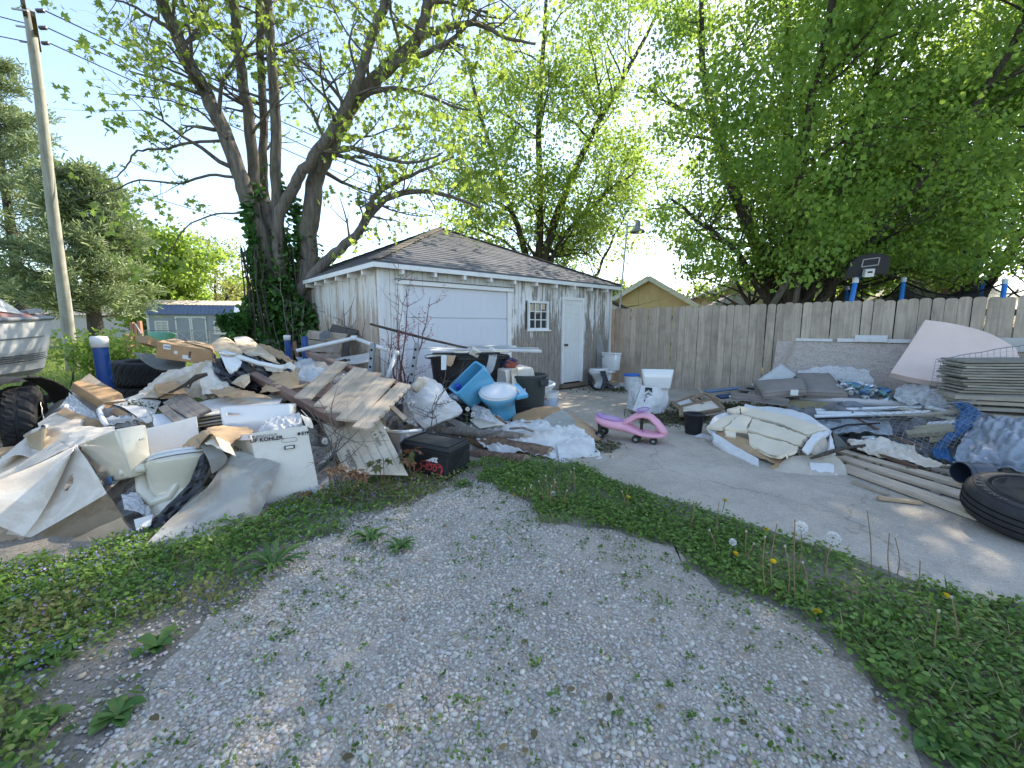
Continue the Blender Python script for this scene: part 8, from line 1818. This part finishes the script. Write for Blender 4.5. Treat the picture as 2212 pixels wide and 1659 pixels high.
board('rusty_rail', 'rusty thin rail along the back of the ground planks', 'rail', gr(1828, 958, .12), gr(1980, 1010, .09), .03, .03, plain('rusty_iron', (.12, .07, .05), .8), Z3)
# --- buckets and the near tyre
bk_ = bucket('black_bucket', 'black bucket lying on its side behind the ground planks', at(2134, 1020, 3.45), plain('blue_black_pail', (.03, .04, .06), .45, .4, .2, 6, dirt=.2), None, .085, .24, False, rot(-88, 90))
ty = thing('car_tyre', 'worn car tyre lying flat at the right edge', 'tyre', Vector((3.53, 2.72, .075)), rot(0, 9, -3) @ rot(35)); 
n_ = 72; prof = [(.205, .03), (.215, .01), (.28, .0), (.335, .012), (.358, .045), (.366, .08), (.366, .15), (.358, .185), (.335, .215), (.28, .228), (.225, .222), (.205, .20), (.215, .18), (.30, .19), (.33, .115), (.30, .04)]
M_NEAR = plain('dusty_tyre_rubber', (.030, .030, .032), .7, .35, .25, 9, .15, 70, dirt=.2, dirtc=(.09, .085, .08))
mb = MB()
for i, (r, z) in enumerate(prof):
    for k in range(n_): a = 6.2832*k/n_; rr2 = r-(.006 if i in (5, 6) and k % 3 == 0 else 0); mb.v.append(Vector((rr2*math.cos(a), rr2*math.sin(a), z)))
m_n = len(prof)
for i in range(m_n):
    for k in range(n_): k2 = (k+1) % n_; i2 = (i+1) % m_n; mb.f.append((i*n_+k, i*n_+k2, i2*n_+k2, i2*n_+k))
mb.build('casing', M_NEAR, ty, smooth=True)
for (r, z) in ((.322, .221), (.262, .230), (.232, .226)): MB().lathe([(r-.004, z-.004), (r, z+.003), (r+.004, z-.004)], 60, I3).build('sidewall_ring', M_NEAR, ty, smooth=True)
for gz in (.075, .115, .155): MB().lathe([(.3665, gz-.005), (.3672, gz-.005), (.3672, gz+.005), (.3665, gz+.005)], 60, I3, closed=True).build('tread_groove', M_DARK, ty)
txt = 'UNBEBOL'
for k, ch in enumerate(txt):
    a = R(150+11*k*-1); text_mesh('raised_letter', ch, .045, plain('letter_rubber', (.07, .07, .068), .7), ty, (math.cos(a)*.295, math.sin(a)*.295, .2275), rot(math.degrees(a)-90), 0, .001, .0015)
S('clear_bag', 'clear plastic wrapper inside the near tyre', 'plastic wrapper', [[(2180, 1100, 2.9), (2240, 1090, 2.95)], [(2190, 1130, 2.75), (2250, 1130, 2.75)]], M_CLEAR, 10, 10, .04, 9, .002, crease=1, smooth=False)
# ---------------------------------------------------------------- loose gravel, weeds, flowers
rs = np.random.default_rng(17)
def scatter(xr, yr, sp, keep):
    xs = np.arange(xr[0], xr[1], sp); ys = np.arange(yr[0], yr[1], sp); X, Y = np.meshgrid(xs, ys)
    P2 = np.stack([X.ravel(), Y.ravel()], 1)+rs.uniform(-.5, .5, (X.size, 2))*sp
    return P2[keep(P2)]
def vnoise(P2, sc, seed=0):
    return np.array([noise.noise(Vector((x*sc+seed*11.3, y*sc-seed*4.1, seed*2.2))) for x, y in P2])
ico = []
ph = (1+5**.5)/2
for a in (-1, 1):
    for b in (-ph, ph): ico += [(0, a, b), (a, b, 0), (b, 0, a)]
ico = np.array(ico, dtype=float); ico /= np.linalg.norm(ico[0])
_bm = bmesh.new()
for p in ico: _bm.verts.new(p)
bmesh.ops.convex_hull(_bm, input=_bm.verts[:]); _bm.verts.index_update(); _bm.verts.ensure_lookup_table()
ICOV = np.array([tuple(v.co) for v in _bm.verts]); ICOF = np.array([[v.index for v in f.verts] for f in _bm.faces if len(f.verts) == 3]); _bm.free()
def stones(name, P2, size, col, z0=.006, parent=None):
    n = len(P2); k = len(ICOV)
    V_ = np.repeat(ICOV[None], n, 0)*(1+rs.uniform(-.22, .22, (n, k, 1)))
    sc = np.stack([rs.uniform(.8, 1.25, n), rs.uniform(.65, 1.0, n), rs.uniform(.42, .7, n)], 1)*size.reshape(-1, 1)
    V_ = V_*sc[:, None, :]
    a = rs.uniform(0, 6.28, n); ca, sa = np.cos(a)[:, None], np.sin(a)[:, None]; tl = rs.normal(0, .35, n)[:, None]
    x = V_[..., 0]*ca-V_[..., 1]*sa; y = V_[..., 0]*sa+V_[..., 1]*ca; z = V_[..., 2]+x*np.tan(tl)*.5
    V_ = np.stack([x+P2[:, :1], y+P2[:, 1:], z+z0+sc[:, 2:3]*.55], 2)
    F_ = (ICOF[None]+(np.arange(n)*k)[:, None, None]).reshape(-1, 3)
    return npmesh(name, V_.reshape(-1, 3), F_, M_STONE, parent, np.repeat(col, k, 0), smooth=False)
t = NT('limestone'); a_ = t.new('ShaderNodeAttribute', attribute_name='tint'); nn_ = t.noise(t.co(), 160, 3, .7)
t.set(**{'Base Color': t.mix(.3, a_.outputs['Color'], nn_, 'OVERLAY'), 'Roughness': .8, 'Specular IOR Level': .3}); M_STONE = t.m
def WP(p): return np.array([warp(x, y) for x, y in p]) if len(p) else p
def dline(p, line):
    d = np.full(len(p), 9.0)
    for (x1, y1), (x2, y2) in zip(line[:-1], line[1:]):
        vx, vy = x2-x1, y2-y1; t_ = np.clip(((p[:, 0]-x1)*vx+(p[:, 1]-y1)*vy)/(vx*vx+vy*vy+1e-9), 0, 1); d = np.minimum(d, np.hypot(p[:, 0]-x1-t_*vx, p[:, 1]-y1-t_*vy))
    return d
gp = scatter((-2.5, 2.3), (.75, 4.1), .0132, lambda p: inside(WP(p), GRAVEL) | (rs.random(len(p)) < .5*np.exp(-dline(p, GRAVEL_L)/.30)*(p[:, 0] < .2)))
dn = vnoise(gp, 1.1, 1)+.5*vnoise(gp, 3.5, 2); dist = np.hypot(gp[:, 0], gp[:, 1])
silt = np.exp(-(((gp[:, 0]-.85)/.55)**2+((gp[:, 1]-2.55)/.6)**2))+.55*np.exp(-(((gp[:, 0]-1.25)/.35)**2+((gp[:, 1]-1.6)/.5)**2))
keep = rs.random(len(gp)) < np.clip(.90-.85*np.maximum(dn-.08, 0)-.72*silt-.25*(dline(gp, GRAVEL_R+GRAVEL_L) < .10), .08, 1)
gp = gp[keep]
sz = rs.gamma(7, .00112, len(gp)).clip(.004, .015)
sh = np.clip(rs.normal(.49, .09, (len(gp), 1)), .22, .72)
gc = sh*np.array([[1.0, .915, .80]])*(1+rs.normal(0, .03, (len(gp), 3)))
br_ = rs.random(len(gp)) < .07; gc[br_] *= np.array([1.0, .86, .70])
tag(stones('gravel', gp, sz, gc), 'loose pale limestone gravel covering the drive', 'gravel', kind='stuff')
# stray stones spilling into the weeds
ep = scatter((-2.9, 2.6), (1.0, 4.2), .06, lambda p: ~inside(p, GRAVEL)); ep = ep[rs.random(len(ep)) < .35]
tag(stones('stray_gravel', ep, rs.uniform(.006, .012, len(ep)), np.clip(rs.normal(.36, .08, (len(ep), 1)), .15, .6)*np.ones((1, 3)), .004), 'scattered stones among the weeds', 'gravel', kind='stuff')

SLABP = slab_poly
def strip_keep(p): return (~inside(p, GRAVEL)) & (~inside(p, SLABP))
# clover mat of the strip between gravel and concrete
STRIP = [(gr(u, v).x, gr(u, v).y) for (u, v) in ((1040, 1000), (1120, 1000), (1246, 1004))]+SLAB_EDGE[1:]+[(3.2, 1.0), (2.0, .9), (1.9, 1.0)]+GRAVEL_R[::-1][:-1]+[(gr(1040, 1046).x, gr(1040, 1046).y)]
cp = scatter((-.5, 3.4), (.8, 4.5), .0165, lambda p: inside(WP(p), STRIP))
jag = vnoise(cp, 6, 4)
P2 = cp+rs.normal(0, .018, cp.shape)
dens = vnoise(P2, 2.3, 6); kp = rs.random(len(P2)) < np.clip(.85+1.1*dens-.15*(dline(P2, GRAVEL_R) < .07), .12, 1); P2 = P2[kp]; dens = dens[kp]
near_out = inside(P2, GRAVEL); P2 = P2[~near_out | (rs.random(len(P2)) < .25)]
n = len(P2)
hgt = .018+.05*rs.random(n)*(1+.6*vnoise(P2, 5, 8))
P3 = np.concatenate([np.column_stack([P2, hgt+.01]), np.column_stack([P2+rs.normal(0, .012, P2.shape), hgt*.6])])
D_ = rs.normal(size=P3.shape)*np.array([1, 1, .25])+np.array([0, 0, .10])
c = tints(len(P3), rs, (.08, .17, .03), (.20, .30, .06), .35)
tag(leaves('clover_mat', P3, D_, rs.uniform(.016, .032, len(P3)), c, M_WEED, 'oval', None, rs, flat=.35), 'dense low clover strip between gravel and concrete', 'clover', kind='stuff')
# ground ivy with violet flowers along the front of the pile and the lower left corner
LEFT = GRAVEL_L+[(-1.7, .8), (-3.3, .9), (-3.4, 2.2), (gr(0, 1250).x, gr(0, 1250).y), (gr(290, 1170).x, gr(290, 1170).y), (gr(560, 1120).x, gr(560, 1120).y), (gr(700, 1060).x, gr(700, 1060).y), (gr(870, 1010).x, gr(870, 1010).y), (gr(1040, 1000).x, gr(1040, 1000).y)]
lp = scatter((-3.5, .1), (.7, 4.4), .0175, lambda p: inside(WP(p), LEFT))
dl = vnoise(lp, 1.3, 12); d2_ = vnoise(lp, 4.5, 14)
far_l = np.clip((-lp[:, 0]-.75*(lp[:, 1] < 9)-.35)/1.2, 0, 1)
kp = rs.random(len(lp)) < np.clip(.10+1.0*dl+.6*d2_+1.0*np.clip(dline(lp, GRAVEL_L)/.85-.08, 0, 1)+.25*far_l, .03, .98); lp = lp[kp]
P2 = np.concatenate([lp, lp+rs.normal(0, .02, lp.shape)]); n = len(P2)
hgt = .012+.055*rs.random(n)*(1+.8*vnoise(P2, 3.5, 16))
P3 = np.column_stack([P2, hgt]); dry = np.clip(vnoise(P2, 1.9, 18)*2.2+.55-dline(P2, GRAVEL_L)*1.1, 0, 1)*(rs.random(n) < .75)
D_ = rs.normal(size=P3.shape)*np.array([1, 1, .3])+np.array([0, 0, .12])
c = tints(n, rs, (.07, .17, .03), (.21, .32, .065), .35)*(1-dry[:, None])+dry[:, None]*tints(n, rs, (.24, .20, .07), (.40, .33, .13), .3)
tag(leaves('ground_ivy', P3, D_, rs.uniform(.014, .034, n), c, M_WEED, 'oval', None, rs, flat=.4), 'low ground ivy and weeds in front of the left pile', 'weeds', kind='stuff')
# edge weeds creeping into the gravel + tufts
gt = scatter((-2.2, 2.1), (.9, 3.9), .075, lambda p: inside(p, GRAVEL)); gt = gt[rs.random(len(gt)) < np.clip(.38+1.3*vnoise(gt, 1.7, 21), .04, .95)]
PP = []; DD = []; CC = []; SS = []
for (x, y) in gt:
    k = int(rs.integers(3, 16)); r0 = rs.uniform(.006, .032); cc = tints(1, rs, (.045, .12, .02), (.15, .24, .05), .2)[0]
    for _ in range(k):
        PP.append((x+rs.normal(0, r0), y+rs.normal(0, r0), .016+abs(rs.normal(0, .007)))); DD.append((rs.normal(0, .8), rs.normal(0, .8), abs(rs.normal(.25, .4)))); CC.append(cc*rs.uniform(.7, 1.3)); SS.append(rs.uniform(.006, .020))
tag(leaves('gravel_weeds', np.array(PP), np.array(DD), np.array(SS), np.array(CC), M_WEED, 'oval', None, rs), 'tiny green weeds sprouting through the gravel', 'weeds', kind='stuff')
# violet flowers
fp = lp[rs.random(len(lp)) < np.clip(.07+.14*vnoise(lp, 1.6, 23), 0, .2)]
k = 3; P3 = np.column_stack([np.repeat(fp, k, 0)+rs.normal(0, .006, (len(fp)*k, 2)), rs.uniform(.04, .085, len(fp)*k)])
tag(leaves('violet_flowers', P3, rs.normal(size=P3.shape)*np.array([1, 1, .4])+np.array([0, 0, .5]), rs.uniform(.009, .016, len(P3)), tints(len(P3), rs, (.20, .16, .42), (.36, .30, .60), .2), M_WEED, 'oval', None, rs), 'tiny violet flowers dotted over the ground ivy', 'flowers', kind='stuff')
# dry grass wisps and grass blades
def blades(name, P2, h, ca, cb, label, cat, lean=.5, z=.005, shape='blade'):
    n = len(P2); P3 = np.column_stack([P2, np.full(n, z)]); D_ = rs.normal(size=(n, 3))*lean*np.array([1, 1, .2])+np.array([0, 0, 1.0])
    return tag(leaves(name, P3, D_, h, tints(n, rs, ca, cb, .3), M_WEED, shape, None, rs), label, cat, kind='stuff')
q = np.concatenate([lp[rs.random(len(lp)) < .10], cp[rs.random(len(cp)) < .03]])
blades('grass_blades', np.repeat(q, 2, 0)+rs.normal(0, .012, (len(q)*2, 2)), rs.uniform(.04, .11, len(q)*2), (.06, .15, .02), (.20, .28, .06), 'thin grass blades among the weeds', 'grass', .55)
q = lp[rs.random(len(lp)) < .05]; q = np.concatenate([q, scatter((1.5, 2.6), (.9, 1.8), .02, lambda p: inside(p, STRIP))[::3]])
blades('dry_grass', np.repeat(q, 2, 0)+rs.normal(0, .02, (len(q)*2, 2)), rs.uniform(.05, .14, len(q)*2), (.28, .21, .12), (.45, .36, .22), 'dry straw wisps among the weeds', 'straw', 1.8, .005, 'straw')
# a heap of dead grass before the leaning cardboard sheet
hc = gr(800, 1075); k = 1500; q = np.column_stack([rs.normal(hc.x, .17, k), rs.normal(hc.y, .10, k)])
P3 = np.column_stack([q, np.abs(rs.normal(.0, .022, k))+.015]); D_ = rs.normal(size=P3.shape)*np.array([1, .7, .22])
tag(leaves('dead_grass_heap', P3, D_, rs.uniform(.06, .16, k), tints(k, rs, (.20, .14, .09), (.36, .27, .18), .3), M_WEED, 'straw', None, rs), 'matted dead grass heap at the gravel edge', 'straw', kind='stuff')
# sunlit lawn behind the pile
q = np.concatenate([scatter((-14, -3.2), (6.2, 13), .045, lambda p: (p[:, 0] < -2.4-.0*p[:, 1]) & (~inside(p, SLABP))), scatter((-30, -6), (13, 26), .13, lambda p: p[:, 0] < -.35*p[:, 1])])
q = q[rs.random(len(q)) < .75]
blades('lawn_grass', q, rs.uniform(.05, .16, len(q))*(1+(q[:, 1] > 13)*.6), (.10, .17, .03), (.24, .30, .07), 'sunlit lawn behind the junk pile', 'grass', .5)
# leaf litter on the concrete by the frames and along the fence foot
def litter(name, c0, rx, ry, k, label):
    q = np.column_stack([rs.normal(c0.x, rx, k), rs.normal(c0.y, ry, k)]); P3 = np.column_stack([q, .034+np.abs(rs.normal(0, .016, k))])
    D_ = rs.normal(size=P3.shape)*np.array([1, 1, .25])
    return tag(leaves(name, P3, D_, rs.uniform(.02, .055, k), tints(k, rs, (.05, .038, .03), (.20, .16, .125), .4), M_WEED, 'diamond', None, rs), label, 'leaf litter', kind='stuff')
litter('leaf_litter', gr(1450, 905, .03), .24, .22, 2400, 'brown leaf litter on the concrete behind the pink toy')
litter('leaf_litter', gr(1560, 880, .03), .45, .22, 1500, 'brown leaf litter around the broken frames')
litter('leaf_litter', gr(1345, 843, .03), .35, .2, 700, 'dark litter scattered beside the white toilet')
litter('leaf_litter', gr(1262, 965, .03), .18, .12, 900, 'dead grass and litter left of the pink toy')
litter('leaf_litter', gr(1960, 985, .03), .5, .3, 1600, 'dirt and litter under the right hand junk')

# ---------------------------------------------------------------- single weeds one can point at
M_STALK = plain('dandelion_stalk', (.26, .17, .10), .7, .2, .25, 20)
M_STALKG = plain('green_stalk', (.14, .20, .06), .7, .2, .25, 20)
M_YFLOW = plain('dandelion_yellow', (.80, .52, .01), .6, .2, .15, 60)
M_FLUFF = leafmat('seed_fluff', .5, .6, (.7, .7, .68))
M_TIPW = plain('spent_head', (.45, .40, .33), .8)
def stalk_pts(b, top, bow=.03): 
    m = (b+top)/2+Vector((rng.uniform(-bow, bow), rng.uniform(-bow, bow), 0)); return [Vector(x) for x in cr([tuple(b), tuple(m), tuple(top)], 6)]
def flower(u, v, label, h=.07, r=.019, vb=None):
    """a yellow dandelion whose head is seen at (u, v)"""
    hd = gr(u, v, h); b = Vector((hd.x+rng.uniform(-.02, .02), hd.y+.01, .005))
    t_ = wthing('dandelion', label, 'dandelion', b, 'yellow dandelions')
    MB().tube(stalk_pts(b, hd, .01), .0028, 5).build('stalk', M_STALKG, t_)
    mb = MB(); N = 26; M = rot(rng.uniform(0, 360), rng.uniform(10, 38))
    for ring_, (rr, zz) in enumerate(((r, .0), (r*.78, .004), (r*.5, .008), (r*.25, .010))):
        for k in range(N-ring_*5):
            a = 6.283*k/(N-ring_*5)+ring_*.2; d = Vector((math.cos(a), math.sin(a), 0)); s = Vector((-math.sin(a), math.cos(a), 0))*r*.13
            mb.add([hd+M @ (Vector((0, 0, zz-.003))-s*.4), hd+M @ (d*rr+s+Vector((0, 0, zz))), hd+M @ (d*rr*1.04-s+Vector((0, 0, zz))), hd+M @ (Vector((0, 0, zz-.003))+s*.4)], [(0, 1, 2), (0, 3, 1)])
    mb.build('flower_head', M_YFLOW, t_)
    MB().lathe([(0, -.012), (.006, -.010), (.008, -.002), (0, 0)], 8, I3, hd).build('sepals', M_STALKG, t_)
    return t_
for (u, v, s, lab) in ((1222, 1085, .05, 'near the log ends'), (1112, 1070, .05, 'lowest left, below the stump log'), (1357, 1073, .07, 'alone on the strip, left of the tall red stalks'), (1590, 1196, .07, 'below the small round seed head'), (1670, 1212, .07, 'second from the right along the strip'), (1764, 1320, .045, 'largest, at the gravel edge'), (1566, 1080, .13, 'held above the concrete edge'), (1655, 1143, .05, 'half hidden in the clover'), (2043, 1286, .05, 'rightmost, beside the concrete'), (1018, 907, .10, 'behind the black cooler')):
    flower(u, v, 'yellow dandelion %s' % lab, s, .021 if u == 1764 else .017)
def seedhead(u, v, h, r, label, red=True):
    hd = gr(u, v, h); b = Vector((hd.x+rng.uniform(-.02, .02), hd.y+rng.uniform(-.01, .03), .005))
    t_ = wthing('seed_head', label, 'seed head', b, 'dandelion seed heads')
    MB().tube(stalk_pts(b, hd, .02), .0026, 5).build('stalk', M_STALK if red else M_STALKG, t_)
    n = 420; d = rs.normal(size=(n, 3)); d /= np.linalg.norm(d, axis=1, keepdims=True)
    P_ = np.array(tuple(hd))+d*r*rs.uniform(.80, 1.0, (n, 1))
    leaves('fluff', P_, d+rs.normal(size=d.shape)*.9, r*.30, np.full((n, 3), .88), M_FLUFF, 'diamond', t_, rs)
    MB().lathe([(0, -.006), (.006, -.003), (.006, .003), (0, .006)], 8, I3, hd).build('seed_core', M_STALK, t_)
for (u, v, h, r, lab, red) in ((1730, 1139, .32, .030, 'large white dandelion clock on a tall red stalk', True), (1800, 1162, .29, .030, 'largest white dandelion clock, right of its twin', True), (1583, 1171, .16, .018, 'small round dandelion clock over the clover', False), (702, 953, .42, .026, 'white dandelion clock beside the white carton', False), (1010, 884, .46, .022, 'upper of two dandelion clocks before the blue toilet', False), (1022, 895, .42, .022, 'lower of two dandelion clocks before the blue toilet', False), (1195, 1066, .06, .018, 'small dandelion clock by the sawn log end', False)):
    seedhead(u, v, h, r, lab, red)
# bare spent stalks
ORD = 'first second third fourth fifth sixth seventh eighth ninth tenth eleventh twelfth thirteenth fourteenth fifteenth sixteenth seventeenth eighteenth'.split()
def stalks(name, label, pts, grp):
    for i, (u, vb, v) in enumerate(pts):
        b = gr(u+rng.uniform(-6, 6), vb); t = at(u+rng.uniform(-9, 9), v, b.y-.01)
        o = wthing(name, '%s, %s from the left' % (label, ORD[sorted(p_[0] for p_ in pts).index(u)]), 'stalk', b, grp)
        MB().tube(stalk_pts(b, t, .025), [.0032, .003, .003, .0028, .0028, .0026, .0026], 5).build('stem', M_STALK, o)
        MB().lathe([(0, -.008), (.005, -.004), (.006, .004), (0, .009)], 7, I3, t).build('spent_head', M_TIPW, o)
stalks('spent_stalk', 'thin reddish spent stalk by the logs', [(1172, 1090, 1040), (1180, 1092, 1028), (1190, 1092, 1036), (1186, 1098, 1050), (1200, 1088, 1042), (1142, 1085, 1052), (1148, 1082, 1048), (1136, 1092, 1055), (1232, 1080, 1020), (1226, 1098, 1060), (1243, 1078, 1012)], 'spent stalks near the logs')
stalks('spent_stalk', 'tall thin spent stalk over the clover strip', [(1365, 1100, 1040), (1350, 1105, 1062), (1500, 1150, 1082), (1548, 1165, 1082), (1535, 1210, 1145), (1612, 1225, 1148), (1625, 1235, 1175), (1655, 1290, 1160), (1672, 1285, 1130), (1700, 1300, 1180), (1716, 1305, 1120), (1740, 1300, 1215), (1880, 1240, 1100), (1925, 1262, 1150), (1940, 1250, 1160), (2020, 1430, 1320), (2062, 1400, 1290), (1985, 1300, 1210)], 'spent stalks along the strip')
# leafy rosettes
def rosette(name, u, v, n, L, wdt, label, ca=(.07, .16, .03), cb=(.14, .25, .05), rise=.6, shape='long'):
    b = gr(u, v); t_ = wthing(name, label, 'weed', b)
    for k in range(n):
        a = 6.283*k/n+rng.uniform(-.3, .3); l = L*rng.uniform(.6, 1.1); e = rise*rng.uniform(.4, 1.2)
        d = Vector((math.cos(a), math.sin(a), 0)); s = Vector((-d.y, d.x, 0))
        rows = []
        for i, f in enumerate((0, .3, .6, .85, 1.0)):
            wd = wdt*(.25, .75, 1.0, .7, .06)[i]*(1+rng.uniform(-.15, .15)); c0 = b+d*l*f+Vector((0, 0, .008+l*e*(f-.75*f*f)))
            rows.append([c0-s*wd+Vector((0, 0, wd*.5)), c0, c0+s*wd+Vector((0, 0, wd*.5))])
        o = sheet('leaf', rows, MATW[rng.randrange(2)], t_, 2, 6, 0, 1, .0008)
    return t_
def wm(n_, c):
    t = NT(n_); nz = t.noise(t.co(), 40, 4); col = t.mix(nz, tuple(x*.7 for x in c), tuple(x*1.25 for x in c)); t.set(**{'Base Color': col, 'Roughness': .5, 'Specular IOR Level': .35})
    tl = t.new('ShaderNodeBsdfTranslucent'); mx = t.new('ShaderNodeMixShader'); mx.inputs[0].default_value = .3; t.link(col, tl.inputs[0]); t.link(t.b.outputs[0], mx.inputs[1]); t.link(tl.outputs[0], mx.inputs[2]); t.link(mx.outputs[0], t.out.inputs[0]); return t.m
MATW = [wm('rosette_green', (.09, .19, .04)), wm('rosette_light', (.15, .25, .06))]
for a in ((800, 1170, 22, .13, .013, 'bright leafy weed clump on the gravel, left of a twin'), (865, 1190, 18, .12, .012, 'bright leafy weed clump on the gravel, right of a twin'), (590, 1230, 26, .19, .012, 'large spiky weed at the gravel edge below the stained flap')):
    rosette('leafy_weed', *a, rise=1.5)
for a in ((110, 1420, 9, .11, .03, 'broad leaved weed at the far lower left'), (75, 1580, 9, .11, .03, 'broad leaved weed near the bottom left corner'), (255, 1550, 8, .09, .025, 'broad leaved weed at the gravel left edge'), (340, 1400, 6, .10, .03, 'small broad leaved weed left of the gravel'), (2040, 1620, 10, .12, .03, 'grey green rosette weed at the bottom right'), (2130, 1500, 14, .12, .022, 'sunlit toothed weed at the right edge'), (1980, 1430, 14, .12, .02, 'toothed dandelion rosette right of the gravel'), (1740, 1310, 14, .15, .014, 'dark dandelion rosette beside the largest yellow flower'), (1395, 1110, 8, .10, .02, 'small dandelion rosette on the strip'), (1560, 1190, 8, .10, .02, 'dandelion rosette below the strip middle'), (1130, 1030, 9, .14, .02, 'dandelion leaves at the foot of the short log'), (1000, 1050, 10, .10, .02, 'weed tuft below the black cooler')):
    rosette('leafy_weed', *a, rise=.7)

# dead leaves blown over the gravel
q = scatter((-1.8, 1.9), (1.0, 3.8), .11, lambda p: inside(p, GRAVEL)); q = q[rs.random(len(q)) < .16]; k = len(q)
tag(leaves('dead_leaves', np.column_stack([q, np.full(k, .026)]), rs.normal(size=(k, 3))*np.array([1, 1, .15]), rs.uniform(.015, .04, k), tints(k, rs, (.12, .08, .05), (.32, .22, .13), .3), M_WEED, 'oval', None, rs, flat=.3), 'dry dead leaves and bark bits on the gravel', 'leaf litter', kind='stuff')
